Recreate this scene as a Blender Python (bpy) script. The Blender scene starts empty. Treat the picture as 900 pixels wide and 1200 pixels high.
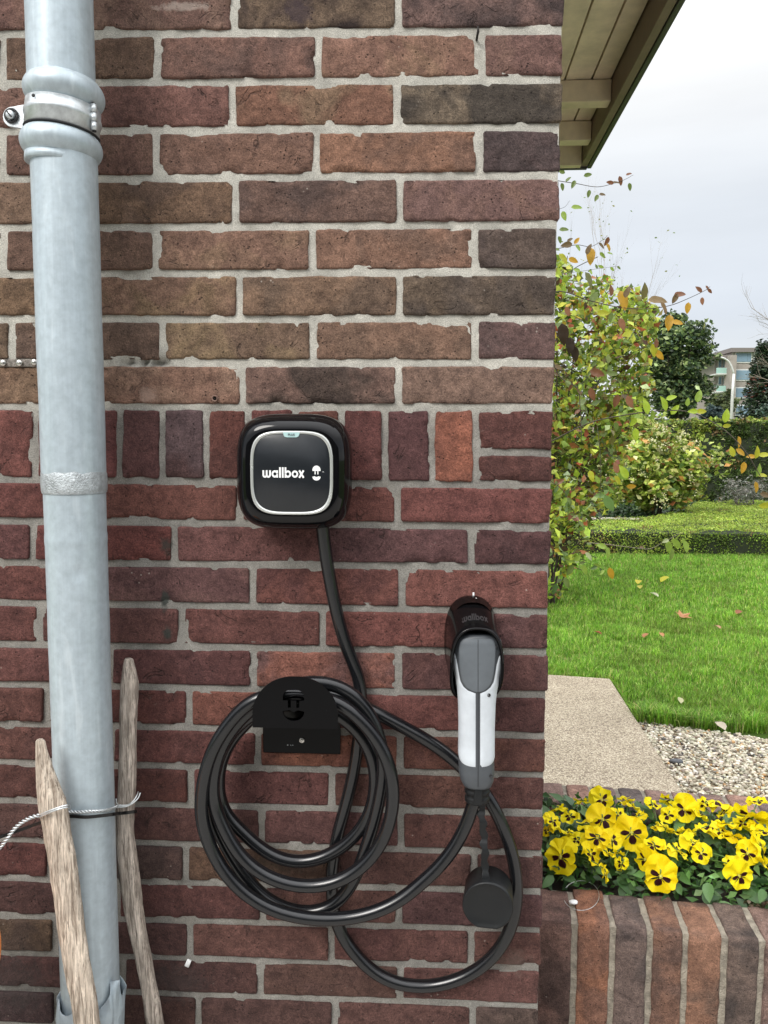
import bpy, bmesh, math, random
import numpy as np
from mathutils import Vector, Matrix, noise
random.seed(7)
rng = np.random.default_rng(7)
scene = bpy.context.scene
R = math.radians
PI = math.pi

# ---------------------------------------------------------------- camera
CAM = Vector((0.0, -1.10, 1.50))
F = 900.0
ROT = Matrix.Rotation(R(2.4), 3, 'Z') @ Matrix.Rotation(R(90 - 5.2), 3, 'X') @ Matrix.Rotation(R(0.27), 3, 'Z')
cd = bpy.data.cameras.new("camera")
cd.sensor_fit = 'VERTICAL'
cd.sensor_height = 36.0
cd.lens = 27.0
cd.clip_start = 0.02
cd.clip_end = 2000.0
cam = bpy.data.objects.new("camera", cd)
cam.matrix_world = Matrix.Translation(CAM) @ ROT.to_4x4()
scene.collection.objects.link(cam)
scene.camera = cam

# ---------------------------------------------------------------- sky (overcast) and soft sun
SUN_EL, SUN_AZ = 42.0, 215.0         # azimuth: compass-like, measured from +Y clockwise
world = bpy.data.worlds.new("World")
scene.world = world
world.use_nodes = True
wn = world.node_tree.nodes
wl = world.node_tree.links
wn.clear()
w_out = wn.new('ShaderNodeOutputWorld')
w_bg = wn.new('ShaderNodeBackground')
w_bg.inputs['Strength'].default_value = 0.1
w_sky = wn.new('ShaderNodeTexSky')
w_sky.sky_type = 'NISHITA'
w_sky.sun_disc = False
w_sky.sun_elevation = R(SUN_EL)
w_sky.sun_rotation = R(SUN_AZ)
w_tc = wn.new('ShaderNodeTexCoord')
w_sep = wn.new('ShaderNodeSeparateXYZ')
wl.new(w_tc.outputs['Generated'], w_sep.inputs[0])
w_ramp = wn.new('ShaderNodeValToRGB')        # luminance of the cloud deck against height
e = w_ramp.color_ramp
e.elements[0].position = 0.0
e.elements[0].color = (.86, .89, .90, 1)
e.elements[1].position = 1.0
e.elements[1].color = (3.3, 3.32, 3.38, 1)
for p, c in ((0.06, (.90, .925, .935)), (0.15, (.755, .805, .875)), (0.27, (.83, .875, .93)), (0.38, (.97, .98, .985)), (0.55, (1.75, 1.77, 1.80))):
    k = e.elements.new(p)
    k.color = (*c, 1)
wl.new(w_sep.outputs['Z'], w_ramp.inputs[0])
w_map = wn.new('ShaderNodeMapping')
w_map.inputs['Scale'].default_value = (1.6, 1.6, 9.0)
w_noise = wn.new('ShaderNodeTexNoise')
w_noise.inputs['Scale'].default_value = 1.3
w_noise.inputs['Detail'].default_value = 5.0
w_noise.inputs['Roughness'].default_value = 0.5
wl.new(w_tc.outputs['Generated'], w_map.inputs[0])
wl.new(w_map.outputs[0], w_noise.inputs['Vector'])
w_mr = wn.new('ShaderNodeMapRange')
w_mr.inputs['From Min'].default_value = 0.3
w_mr.inputs['From Max'].default_value = 0.7
w_mr.inputs['To Min'].default_value = 7.0
w_mr.inputs['To Max'].default_value = 8.0
wl.new(w_noise.outputs['Fac'], w_mr.inputs['Value'])
w_vm = wn.new('ShaderNodeVectorMath')
w_vm.operation = 'SCALE'
wl.new(w_ramp.outputs[0], w_vm.inputs[0])
wl.new(w_mr.outputs[0], w_vm.inputs['Scale'])
w_mix = wn.new('ShaderNodeMix')
w_mix.data_type = 'RGBA'
w_mix.inputs['Factor'].default_value = 0.94
wl.new(w_sky.outputs[0], w_mix.inputs['A'])
wl.new(w_vm.outputs[0], w_mix.inputs['B'])
wl.new(w_mix.outputs['Result'], w_bg.inputs['Color'])
wl.new(w_bg.outputs[0], w_out.inputs[0])

sd = bpy.data.lights.new("sun", 'SUN')
sd.energy = 1.8
sd.angle = R(24)
sd.color = (1.0, .96, .90)
sun = bpy.data.objects.new("sun", sd)
sa, sel = R(SUN_AZ), R(SUN_EL)
sdir = Vector((math.sin(sa) * math.cos(sel), math.cos(sa) * math.cos(sel), math.sin(sel)))
sun.rotation_euler = sdir.to_track_quat('Z', 'Y').to_euler()
sun.location = (0, -3, 6)
scene.collection.objects.link(sun)

scene.view_settings.view_transform = 'Standard'
scene.view_settings.look = 'None'
scene.view_settings.exposure = 0.42
scene.view_settings.gamma = 1.0
scene.cycles.max_bounces = 6
scene.cycles.transparent_max_bounces = 8
scene.cycles.use_denoising = True

# ---------------------------------------------------------------- helpers
def ray(px, py):
    return ROT @ Vector(((px - 450) / F, (600 - py) / F, -1.0))
def atY(px, py, Y=0.0):
    d = ray(px, py); t = (Y - CAM.y) / d.y
    return CAM + d * t
def atZ(px, py, Z=0.0):
    d = ray(px, py); t = (Z - CAM.z) / d.z
    return CAM + d * t

def lin(c):
    o = []
    for v in c[:3]:
        v = v / 255.0
        o.append(v / 12.92 if v <= .04045 else ((v + .055) / 1.055) ** 2.4)
    return tuple(o)

def link(o, parent=None):
    scene.collection.objects.link(o)
    if parent is not None:
        o.parent = parent
    return o
def tag(o, label=None, cat=None, group=None, kind=None):
    if label: o['label'] = label
    if cat: o['category'] = cat
    if group: o['group'] = group
    if kind: o['kind'] = kind
    return o
def empty(name, loc=(0, 0, 0), label=None, cat=None, group=None):
    o = bpy.data.objects.new(name, None)
    o.empty_display_size = .05
    o.location = loc
    link(o)
    return tag(o, label, cat, group)
def obj(name, me, mat=None, parent=None, smooth=True, world_coords=True):
    """links mesh me; its vertices are in world space, so undo the parent's location"""
    if isinstance(me, bmesh.types.BMesh):
        bm = me
        me = bpy.data.meshes.new(name)
        bm.normal_update()
        bm.to_mesh(me); bm.free()
    if mat is not None and not me.materials:
        me.materials.append(mat)
    if smooth:
        me.shade_smooth()
    o = bpy.data.objects.new(name, me)
    link(o, parent)
    if parent is not None and world_coords:
        o.matrix_parent_inverse = WORLD_INV(parent)
    return o
def WORLD_INV(p):
    m = Matrix.Identity(4)
    while p is not None:
        m = m @ (p.matrix_basis.inverted())
        inv = p.matrix_parent_inverse.inverted()
        m = m @ inv
        p = p.parent
    return m
def mesh(name, v, f, cols=None):
    me = bpy.data.meshes.new(name)
    me.from_pydata([tuple(a) for a in v], [], f)
    me.update()
    return me
def np_mesh(name, verts, faces, cols=None):
    """verts (N,3) array, faces (M,k) array with constant k; fast"""
    me = bpy.data.meshes.new(name)
    n, (m, k) = len(verts), faces.shape
    me.vertices.add(n)
    me.vertices.foreach_set('co', np.asarray(verts, dtype=np.float32).ravel())
    me.loops.add(m * k)
    me.loops.foreach_set('vertex_index', faces.astype(np.int32).ravel())
    me.polygons.add(m)
    me.polygons.foreach_set('loop_start', (np.arange(m) * k).astype(np.int32))
    me.update(calc_edges=True)
    if cols is not None:
        a = me.color_attributes.new('col', 'FLOAT_COLOR', 'POINT')
        c4 = np.ones((n, 4), dtype=np.float32)
        c4[:, :3] = cols
        a.data.foreach_set('color', c4.ravel())
    return me

def bm_box(bm, lo, hi, bevel=0.0, seg=2, rot=None, mi=0):
    lo, hi = Vector(lo), Vector(hi)
    r = bmesh.ops.create_cube(bm, size=1.0)
    vs = r['verts']
    c, s = (lo + hi) / 2, hi - lo
    for v in vs:
        v.co = Vector((v.co.x * s.x, v.co.y * s.y, v.co.z * s.z))
    fs = set(f for v in vs for f in v.link_faces)
    if bevel > 0:
        es = list(set(ed for v in vs for ed in v.link_edges))
        rr = bmesh.ops.bevel(bm, geom=es, offset=bevel, segments=seg, affect='EDGES', profile=.5)
        vs = list(set(v for f in rr['faces'] for v in f.verts) | set(v for v in vs if v.is_valid))
    for v in vs:
        p = v.co
        if rot is not None: p = rot @ p
        v.co = p + c
    return vs

def tube_geo(pts, radii, n=12, caps=True):
    P = [Vector(p) for p in pts]
    if not hasattr(radii, '__len__'): radii = [radii] * len(P)
    vs, fs = [], []
    t0 = (P[1] - P[0]).normalized()
    up = Vector((0, 0, 1)) if abs(t0.z) < .9 else Vector((1, 0, 0))
    nrm = t0.cross(up).normalized()
    for i, p in enumerate(P):
        if i == 0: t = t0
        elif i == len(P) - 1: t = (P[-1] - P[-2]).normalized()
        else: t = (P[i + 1] - P[i - 1]).normalized()
        nrm = (nrm - t * nrm.dot(t)).normalized()
        b = t.cross(nrm)
        for k in range(n):
            a = 2 * PI * k / n
            vs.append(p + (nrm * math.cos(a) + b * math.sin(a)) * radii[i])
    for i in range(len(P) - 1):
        for k in range(n):
            a, b2 = i * n + k, i * n + (k + 1) % n
            fs.append((a, b2, b2 + n, a + n))
    if caps:
        fs.append(tuple(range(n - 1, -1, -1)))
        fs.append(tuple((len(P) - 1) * n + k for k in range(n)))
    return vs, fs
def tube(name, pts, radii, mat, parent=None, n=12, caps=True):
    v, f = tube_geo(pts, radii, n, caps)
    return obj(name, mesh(name, v, f), mat, parent)
def spline(pts, step=6):
    """Catmull-Rom through pts"""
    P = [Vector(p) for p in pts]
    P = [P[0] * 2 - P[1]] + P + [P[-1] * 2 - P[-2]]
    out = []
    for i in range(1, len(P) - 2):
        p0, p1, p2, p3 = P[i - 1:i + 3]
        for k in range(step):
            t = k / step
            out.append(.5 * ((2 * p1) + (p2 - p0) * t + (2 * p0 - 5 * p1 + 4 * p2 - p3) * t * t + (3 * p1 - p0 - 3 * p2 + p3) * t ** 3))
    out.append(P[-2])
    return out
def prism(name, outline, axis_vec, mat, parent=None, bevel=0.0, smooth=False, holes=None):
    """outline: 3D points of a flat polygon; extruded along axis_vec"""
    bm = bmesh.new()
    vs = [bm.verts.new(p) for p in outline]
    f = bm.faces.new(vs)
    r = bmesh.ops.extrude_face_region(bm, geom=[f])
    nv = [g for g in r['geom'] if isinstance(g, bmesh.types.BMVert)]
    bmesh.ops.translate(bm, verts=nv, vec=axis_vec)
    bmesh.ops.recalc_face_normals(bm, faces=bm.faces)
    if bevel > 0:
        bmesh.ops.bevel(bm, geom=list(bm.edges), offset=bevel, segments=2, affect='EDGES', profile=.5)
    return obj(name, bm, mat, parent, smooth=smooth)
def lathe(name, prof, origin, mat, parent=None, n=48, axis='Z', rot=None):
    """prof: (radius, height) pairs"""
    vs, fs = [], []
    m = len(prof)
    for r, h in prof:
        for k in range(n):
            a = 2 * PI * k / n
            p = Vector((r * math.cos(a), r * math.sin(a), h))
            if axis == 'Y': p = Vector((p.x, h, p.y))
            if rot is not None: p = rot @ p
            vs.append(p + Vector(origin))
    for i in range(m - 1):
        for k in range(n):
            a, b = i * n + k, i * n + (k + 1) % n
            fs.append((a, b, b + n, a + n) if axis == 'Z' else (b, a, a + n, b + n))
    if prof[0][0] > 1e-6: fs.append(tuple(range(n)) if axis == 'Y' else tuple(range(n - 1, -1, -1)))
    if prof[-1][0] > 1e-6:
        l = [(m - 1) * n + k for k in range(n)]
        fs.append(tuple(l if axis == 'Z' else l[::-1]))
    return obj(name, mesh(name, vs, fs), mat, parent)

# ---------------------------------------------------------------- materials
class NT:
    def __init__(s, name):
        s.m = bpy.data.materials.new(name)
        s.m.use_nodes = True
        s.t = s.m.node_tree
        s.b = s.t.nodes['Principled BSDF']
        s.out = s.t.nodes['Material Output']
    def n(s, typ, **kw):
        nd = s.t.nodes.new('ShaderNode' + typ)
        for k, v in kw.items(): setattr(nd, k, v)
        return nd
    def l(s, a, b): s.t.links.new(a, b)
    def noise(s, scale, detail=4, rough=.55, vec=None, dist=0):
        nd = s.n('TexNoise')
        nd.inputs['Scale'].default_value = scale
        nd.inputs['Detail'].default_value = detail
        nd.inputs['Roughness'].default_value = rough
        nd.inputs['Distortion'].default_value = dist
        if vec is not None: s.l(vec, nd.inputs['Vector'])
        return nd.outputs['Fac']
    def ramp(s, fac, a, b, c0=(0, 0, 0), c1=(1, 1, 1)):
        nd = s.n('ValToRGB')
        nd.color_ramp.elements[0].position = a
        nd.color_ramp.elements[1].position = b
        nd.color_ramp.elements[0].color = (*c0, 1)
        nd.color_ramp.elements[1].color = (*c1, 1)
        s.l(fac, nd.inputs[0])
        return nd.outputs[0]
    def mix(s, fac, a, b, mode='MIX'):
        nd = s.n('Mix', data_type='RGBA', blend_type=mode)
        for sock, v in (('Factor', fac), ('A', a), ('B', b)):
            i = nd.inputs[sock]
            if hasattr(v, 'links') or hasattr(v, 'is_linked'): s.l(v, i)
            elif isinstance(v, (int, float)): i.default_value = v
            else: i.default_value = (*v[:3], 1)
        return nd.outputs['Result']
    def math(s, op, a, b=0.0, clamp=False):
        nd = s.n('Math', operation=op, use_clamp=clamp)
        for i, v in ((0, a), (1, b)):
            if hasattr(v, 'is_linked'): s.l(v, nd.inputs[i])
            else: nd.inputs[i].default_value = v
        return nd.outputs[0]
    def coord(s, rand=True, world=False, scale=None):
        tc = s.n('TexCoord')
        v = tc.outputs['Object']
        if world:
            v = s.n('NewGeometry').outputs['Position']
        if rand:
            oi = s.n('ObjectInfo')
            mm = s.n('VectorMath', operation='MULTIPLY_ADD')
            cmb = s.n('CombineXYZ')
            s.l(oi.outputs['Random'], cmb.inputs[0]); s.l(oi.outputs['Random'], cmb.inputs[1]); s.l(oi.outputs['Random'], cmb.inputs[2])
            s.l(cmb.outputs[0], mm.inputs[0])
            mm.inputs[1].default_value = (37.0, 91.0, 53.0)
            s.l(v, mm.inputs[2])
            v = mm.outputs[0]
        if scale is not None:
            mp = s.n('Mapping')
            mp.inputs['Scale'].default_value = scale
            s.l(v, mp.inputs[0]); v = mp.outputs[0]
        return v
    def bump(s, h, strength=.3, dist=.002, prev=None):
        nd = s.n('Bump')
        nd.inputs['Strength'].default_value = strength
        nd.inputs['Distance'].default_value = dist
        s.l(h, nd.inputs['Height'])
        if prev is not None: s.l(prev, nd.inputs['Normal'])
        return nd.outputs[0]
    def set(s, **kw):
        for k, v in kw.items():
            i = s.b.inputs[k.replace('_', ' ')]
            if hasattr(v, 'is_linked'): s.l(v, i)
            elif isinstance(v, (tuple, list)): i.default_value = (*v[:3], 1)
            else: i.default_value = v
        return s.m

def mat_plain(name, col, rough=.5, metal=0, coat=0, noise_amt=.08, nscale=60, bump=.1, bd=.0005, spec=.5):
    t = NT(name)
    v = t.coord()
    nz = t.noise(nscale, 5, .6, v)
    dk = tuple(c * (1 - noise_amt * 2) for c in col)
    lt = tuple(min(1, c * (1 + noise_amt * 1.5)) for c in col)
    base = t.ramp(nz, .3, .7, dk, lt)
    rr = t.n('MapRange'); rr.inputs['To Min'].default_value = max(.02, rough * .8); rr.inputs['To Max'].default_value = min(1, rough * 1.25)
    t.l(nz, rr.inputs['Value'])
    t.set(Base_Color=base, Roughness=rr.outputs[0], Metallic=metal, Coat_Weight=coat, Specular_IOR_Level=spec)
    if bump:
        t.set(Normal=t.bump(t.noise(nscale * 5, 3, .6, v), bump, bd))
    return t.m

def stains(t, c):
    """a few old smears that sit at fixed places of the wall"""
    v = t.n('NewGeometry').outputs['Position']
    for (px, py, rx, rz, col, am) in ((195, 640, .008, .013, (.035, .04, .035), .75), (193, 703, .006, .016, (.035, .045, .04), .85), (196, 742, .006, .010, (.03, .045, .04), .8),
                                      (174, 463, .012, .012, (.42, .30, .24), .5), (215, 8, .035, .006, (.45, .38, .33), .5), (350, 12, .02, .02, (.05, .035, .04), .8),
                                      (205, 1150, .05, .03, (.05, .042, .04), .5), (20, 1150, .05, .05, (.045, .04, .038), .45), (330, 1010, .05, .02, (.055, .05, .04), .4), (600, 1128, .03, .02, (.16, .12, .10), .35)):
        p = atY(px, py)
        sub_ = t.n('VectorMath', operation='SUBTRACT'); t.l(v, sub_.inputs[0]); sub_.inputs[1].default_value = p
        mu = t.n('VectorMath', operation='MULTIPLY'); t.l(sub_.outputs[0], mu.inputs[0]); mu.inputs[1].default_value = (1 / rx, 8, 1 / rz)
        ln = t.n('VectorMath', operation='LENGTH'); t.l(mu.outputs[0], ln.inputs[0])
        d = t.math('ADD', ln.outputs['Value'], t.math('MULTIPLY', t.math('SUBTRACT', t.noise(90, 4, .7, v), .5), 2.6))
        m = t.ramp(t.math('MULTIPLY', d, .5), .25, .62, (1, 1, 1), (0, 0, 0))
        c = t.mix(t.math('MULTIPLY', m, am), c, col)
    return c
def mat_brick(name, lichen=0.0, rough_amt=1.0):
    t = NT(name)
    v = t.coord()
    oi = t.n('ObjectInfo')
    tb = t.n('Attribute', attribute_type='OBJECT', attribute_name='tint_b')
    big = t.noise(13, 3, .5, v, .6)
    amt = t.math('MULTIPLY', t.ramp(big, .46, .60), oi.outputs['Alpha'])
    c = t.mix(amt, oi.outputs['Color'], tb.outputs['Color'])
    # mottling
    med = t.noise(42, 7, .68, v, .3)
    c = t.mix(1.0, c, t.ramp(med, .28, .72, (.58, .57, .58), (1.40, 1.38, 1.34)), 'MULTIPLY')
    # streaks along the moulded face
    tc2 = t.n('Mapping'); tc2.inputs['Scale'].default_value = (22, 22, 90); tc2.inputs['Rotation'].default_value = (0, .12, 0)
    t.l(v, tc2.inputs[0])
    stn = t.noise(1.0, 5, .7, tc2.outputs[0], .4)
    c = t.mix(t.ramp(stn, .56, .78), c, t.mix(1.0, c, (.62, .60, .60), 'MULTIPLY'))
    # sandy grain
    gr = t.noise(520, 3, .75, v)
    c = t.mix(1.0, c, t.ramp(gr, .30, .70, (.50, .50, .50), (1.52, 1.50, 1.46)), 'MULTIPLY')
    # creases left by the mould, thin and dark
    cr = t.noise(17, 3, .55, v, 1.1)
    cl = t.math('ABSOLUTE', t.math('SUBTRACT', cr, .5))
    crm = t.math('MULTIPLY', t.ramp(cl, .004, .016, (1, 1, 1), (0, 0, 0)), t.ramp(t.noise(24, 2, .5, v), .58, .68))
    c = t.mix(t.math('MULTIPLY', crm, .45 if lichen == 0 else .15), c, (.03, .022, .02))
    med2 = t.noise(120, 5, .75, v)
    c = t.mix(1.0, c, t.ramp(med2, .30, .70, (.68, .67, .67), (1.30, 1.29, 1.27)), 'MULTIPLY')
    # pits
    vo = t.n('TexVoronoi'); vo.inputs['Scale'].default_value = 150; vo.inputs['Randomness'].default_value = 1
    t.l(v, vo.inputs['Vector'])
    pm = t.noise(60, 2, .5, v)
    pit = t.math('MULTIPLY', t.ramp(vo.outputs['Distance'], .10, .22, (1, 1, 1), (0, 0, 0)), t.ramp(pm, .50, .62))
    c = t.mix(t.math('MULTIPLY', pit, .75), c, (.02, .016, .014))
    # efflorescence specks
    v2 = t.n('TexVoronoi'); v2.inputs['Scale'].default_value = 95
    t.l(v, v2.inputs['Vector'])
    sp = t.math('MULTIPLY', t.ramp(v2.outputs['Distance'], .07, .16, (1, 1, 1), (0, 0, 0)), t.ramp(t.noise(19, 3, .6, v), .60, .68))
    c = t.mix(t.math('MULTIPLY', sp, .55), c, (.50, .44, .38))
    sm = t.ramp(t.noise(30, 6, .75, v, 1.2), .66, .78)
    c = t.mix(t.math('MULTIPLY', sm, .30), c, (.40, .34, .29))
    if lichen == 0: c = stains(t, c)
    h = t.math('ADD', t.math('MULTIPLY', med, 1.0), t.math('MULTIPLY', gr, .35))
    h = t.math('SUBTRACT', h, t.math('MULTIPLY', pit, .9))
    h = t.math('SUBTRACT', h, t.math('MULTIPLY', crm, .8 if lichen == 0 else .3))
    h = t.math('ADD', h, t.math('MULTIPLY', med2, .7))
    t.set(Base_Color=c, Roughness=.93, Specular_IOR_Level=.25, Normal=t.bump(h, 1.0 * rough_amt, .0030))
    return t.m

def mat_mortar():
    t = NT('mortar')
    v = t.n('NewGeometry').outputs['Position']
    sep = t.n('SeparateXYZ'); t.l(v, sep.inputs[0])
    # two pointing mixes: a paler, sandier one above the soldier course, a greyer one below
    mr = t.n('MapRange'); mr.inputs['From Min'].default_value = 1.53; mr.inputs['From Max'].default_value = 1.57
    wob = t.math('ADD', sep.outputs['Z'], t.math('MULTIPLY', t.noise(9, 2, .5, v), .02))
    t.l(wob, mr.inputs['Value'])
    c = t.mix(mr.outputs[0], (.265, .255, .235), (.49, .475, .43))
    c = t.mix(1.0, c, t.ramp(t.noise(26, 6, .65, v), .3, .7, (.72, .72, .72), (1.22, 1.21, 1.2)), 'MULTIPLY')
    gr = t.noise(700, 3, .8, v)
    c = t.mix(1.0, c, t.ramp(gr, .3, .7, (.56, .56, .55), (1.42, 1.42, 1.41)), 'MULTIPLY')
    vo = t.n('TexVoronoi'); vo.inputs['Scale'].default_value = 240; t.l(v, vo.inputs['Vector'])
    c = t.mix(t.math('MULTIPLY', t.ramp(vo.outputs['Distance'], .08, .2, (1, 1, 1), (0, 0, 0)), t.ramp(t.noise(40, 2, .5, v), .5, .7)), c, (.13, .12, .11))
    c = t.mix(t.math('MULTIPLY', t.ramp(t.noise(11, 5, .7, v), .54, .68), .45), c, (.20, .185, .155))
    c = stains(t, c)
    h = t.math('ADD', t.noise(70, 5, .7, v), t.math('MULTIPLY', gr, .4))
    t.set(Base_Color=c, Roughness=.95, Specular_IOR_Level=.2, Normal=t.bump(h, .8, .003))
    return t.m

def mat_leaf(name, trans=.35, rough=.45, spec=.4):
    """leaf colour comes from the per-leaf colour attribute"""
    t = NT(name)
    a = t.n('Attribute', attribute_type='GEOMETRY', attribute_name='col')
    nz = t.noise(30, 3, .6, t.n('NewGeometry').outputs['Position'])
    c = t.mix(1.0, a.outputs['Color'], t.ramp(nz, .3, .7, (.8, .8, .8), (1.2, 1.2, 1.2)), 'MULTIPLY')
    t.set(Base_Color=c, Roughness=rough, Specular_IOR_Level=spec)
    tr = t.n('BsdfTranslucent'); t.l(c, tr.inputs['Color'])
    mx = t.n('MixShader'); mx.inputs[0].default_value = trans
    t.l(t.b.outputs[0], mx.inputs[1]); t.l(tr.outputs[0], mx.inputs[2]); t.l(mx.outputs[0], t.out.inputs['Surface'])
    return t.m
def mat_leaf_obj(name, trans=.35, rough=.4):
    """leaf colour comes from the object's colour, with veins"""
    t = NT(name)
    oi = t.n('ObjectInfo')
    v = t.coord()
    nz = t.noise(60, 4, .6, v)
    c = t.mix(1.0, oi.outputs['Color'], t.ramp(nz, .3, .7, (.72, .74, .7), (1.25, 1.22, 1.2)), 'MULTIPLY')
    t.set(Base_Color=c, Roughness=rough, Specular_IOR_Level=.45, Normal=t.bump(nz, .3, .001))
    tr = t.n('BsdfTranslucent'); t.l(c, tr.inputs['Color'])
    mx = t.n('MixShader'); mx.inputs[0].default_value = trans
    t.l(t.b.outputs[0], mx.inputs[1]); t.l(tr.outputs[0], mx.inputs[2]); t.l(mx.outputs[0], t.out.inputs['Surface'])
    return t.m

M = {}
M['brick'] = mat_brick('brick')
M['brick_pav'] = mat_brick('coping_brick', .25)
M['mortar'] = mat_mortar()

# ================================================================= BRICK WALL
br, rb, orr, dk, pu, tn = (104, 80, 68), (110, 78, 70), (124, 90, 70), (64, 56, 54), (84, 66, 66), (142, 116, 84)
re_, rd, rp, ro, rk = (106, 62, 58), (92, 52, 50), (86, 60, 62), (134, 78, 62), (76, 50, 50)

def rough_brick(TL, TR, BR, BL, back=.035, step=.0052, rough=.0011, nrm=Vector((0, -1, 0)), wave=1.0, off=0.0):
    """one hand-moulded brick: rough face, crumbling arrises; corners are the face's corners"""
    TL, TR, BR, BL = map(Vector, (TL, TR, BR, BL))
    w = (TR - TL).length; h = (TL - BL).length
    def cuts(L):
        n = max(3, int(L / step))
        e = [0, .0009 / L, .0032 / L]
        mid = [e[-1] + (1 - 2 * e[-1]) * k / n for k in range(1, n)]
        return e + mid + [1 - e[2], 1 - e[1], 1.0]
    us, vs_ = cuts(w), cuts(h)
    ph = Vector((random.uniform(0, 50), random.uniform(0, 50), random.uniform(0, 50)))
    ex = (TR - TL).normalized(); ez = (TL - BL).normalized()
    P, fs = [], []
    tilt = random.uniform(-.0012, .0012); tilt2 = random.uniform(-.0008, .0008)
    rise = random.uniform(-.0008, .0012) + off
    for j, v in enumerate(vs_):
        for i, u in enumerate(us):
            p = (TL * (1 - u) + TR * u) * (1 - v) + (BL * (1 - u) + BR * u) * v
            du = min(u, 1 - u) * w; dv = min(v, 1 - v) * h; d = min(du, dv)
            dc = math.hypot(max(0, .004 - du), max(0, .004 - dv))
            q = p + ph
            ed = math.exp(-d / .004)
            n1 = noise.noise(q * 95); n2 = noise.noise(q * 260); n0 = noise.noise(q * 28)
            inw = (n1 * .0009 + n2 * .0009 + n0 * .0016 + (.0022 * max(0, noise.noise(q * 55 + Vector((7, 7, 7))) - .25))) * wave * ed
            sx = 1 if u > .5 else -1; sz = -1 if v > .5 else 1
            p = p + ex * (inw * (1 if du < dv + .006 else .3) * sx) + ez * (noise.noise(q * 110 + Vector((9, 9, 9))) * .0008 + max(0, noise.noise(q * 60) - .3) * .004 + noise.noise(q * 30 + Vector((4, 4, 4))) * .0017) * ed * sz * wave
            # rounded corners
            if dc > .0040:
                p -= ex * sx * (dc - .0040) * .8; p -= ez * sz * (dc - .0040) * .8
            y = rise + tilt * (u - .5) * 2 + tilt2 * (v - .5) * 2
            y += noise.noise(q * 22) * rough * 1.0 + noise.noise(q * 75) * rough * .8 + noise.noise(q * 210) * rough * .45
            y -= .0032 * math.exp(-d / .0006) * (.8 + .5 * n1)
            # a knocked arris here and there
            if d < .009 and noise.noise(q * 34 + Vector((3, 1, 2))) > .30: y -= .0042 * (1 - d / .009)
            P.append(p + nrm * y)
    nu, nv = len(us), len(vs_)
    for j in range(nv - 1):
        for i in range(nu - 1):
            a = j * nu + i
            fs.append((a, a + nu, a + nu + 1, a + 1))
    ring = [i for i in range(nu)] + [j * nu + nu - 1 for j in range(1, nv)] + [(nv - 1) * nu + i for i in range(nu - 2, -1, -1)] + [j * nu for j in range(nv - 2, 0, -1)]
    base = len(P)
    for r in ring: P.append(P[r] - nrm * back)
    m = len(ring)
    for k in range(m):
        a, b = ring[k], ring[(k + 1) % m]
        fs.append((a, b, base + (k + 1) % m, base + k))
    fs.append(tuple(base + k for k in range(m))[::-1])
    return P, fs

def desat(c, k=.74):
    m = .35 * c[0] + .5 * c[1] + .15 * c[2]
    return tuple(m + (v - m) * k for v in c)
def add_brick(parent, corners, col, tb=tn, alpha=None, mat=None, **kw):
    P, fs = rough_brick(*corners, **kw)
    c = sum((Vector(p) for p in P[:4]), Vector()) / 4
    c = (Vector(corners[0]) + Vector(corners[2])) / 2
    me = mesh('brick', [Vector(p) - c for p in P], fs)
    me.materials.append(mat or M['brick'])
    me.shade_smooth()
    o = bpy.data.objects.new('brick', me)
    link(o, parent)
    o.matrix_parent_inverse = WORLD_INV(parent)
    o.location = c
    j = random.uniform(.93, 1.08)
    kk = .66 if c.z > 1.56 else .74
    col = lin(desat(col, kk)); tb = desat(tb, kk)
    g = random.uniform(.96, 1.04)
    up_ = c.z > 1.56
    j *= 1.26 if up_ else 1.03
    o.color = (col[0] * j, col[1] * j * g * (.93 if up_ else .985), col[2] * j * (2 - g) * (.90 if up_ else .95), random.uniform(.0, .55) if alpha is None else alpha)
    o['tint_b'] = [float(x) for x in lin(tb)]
    return o

Lx, Rx = 0.0, 650.0
# bed joints: (y at x=0, y at x=650), from the top
beds = [(-22, -26), (39.5, 35), (97.5, 92), (154, 148.5), (209.5, 205), (266.5, 263), (321, 318.5), (373.5, 373), (425, 425.5), (476.5, 477.5),
        (562, 569), (610.5, 618), (659, 665.5), (706.5, 717.5), (755.5, 764.5), (802.5, 815), (848.5, 863.5), (893.5, 909.5),
        (939, 955), (984.5, 1001), (1030, 1046.5), (1074.5, 1091.5), (1117.5, 1136.5), (1159, 1181), (1201, 1226)]
CX = atY(633.5, 1100).x * .5 + atY(656.5, 150).x * .5          # the wall's right corner
XL = -0.95
def px_x(x, y): return atY(x, y).x
def bed_z(k, x):
    a, b = beds[k]
    return a + (b - a) * x / 650.0
HJ = .0049
def brick_px(k0, k1, x0, x1, col, tb=tn, alpha=None, gap=None, dz0=0, dz1=0, **kw):
    """a brick between bed joints k0 and k1 and head joints x0, x1 (photo pixels -> points of the wall plane)"""
    g = HJ if gap is None else gap
    ym0 = bed_z(k0, (x0 + x1) / 2); ym1 = bed_z(k1, (x0 + x1) / 2)
    pts = []
    for x, k, s, hx in ((x0, k0, -1, 1), (x1, k0, -1, -1), (x1, k1, 1, -1), (x0, k1, 1, 1)):
        y = bed_z(k, x); p = atY(x, y)
        if x >= 640: p.x = CX + random.uniform(-.0022, .0022); hh = 0
        else: hh = g
        pts.append(Vector((p.x + hx * hh + random.uniform(-.0006, .0006), 0, p.z + s * (g + .0002) + random.uniform(-.0006, .0006))))
    return add_brick(wall, pts, col, tb, alpha, **kw)

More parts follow.
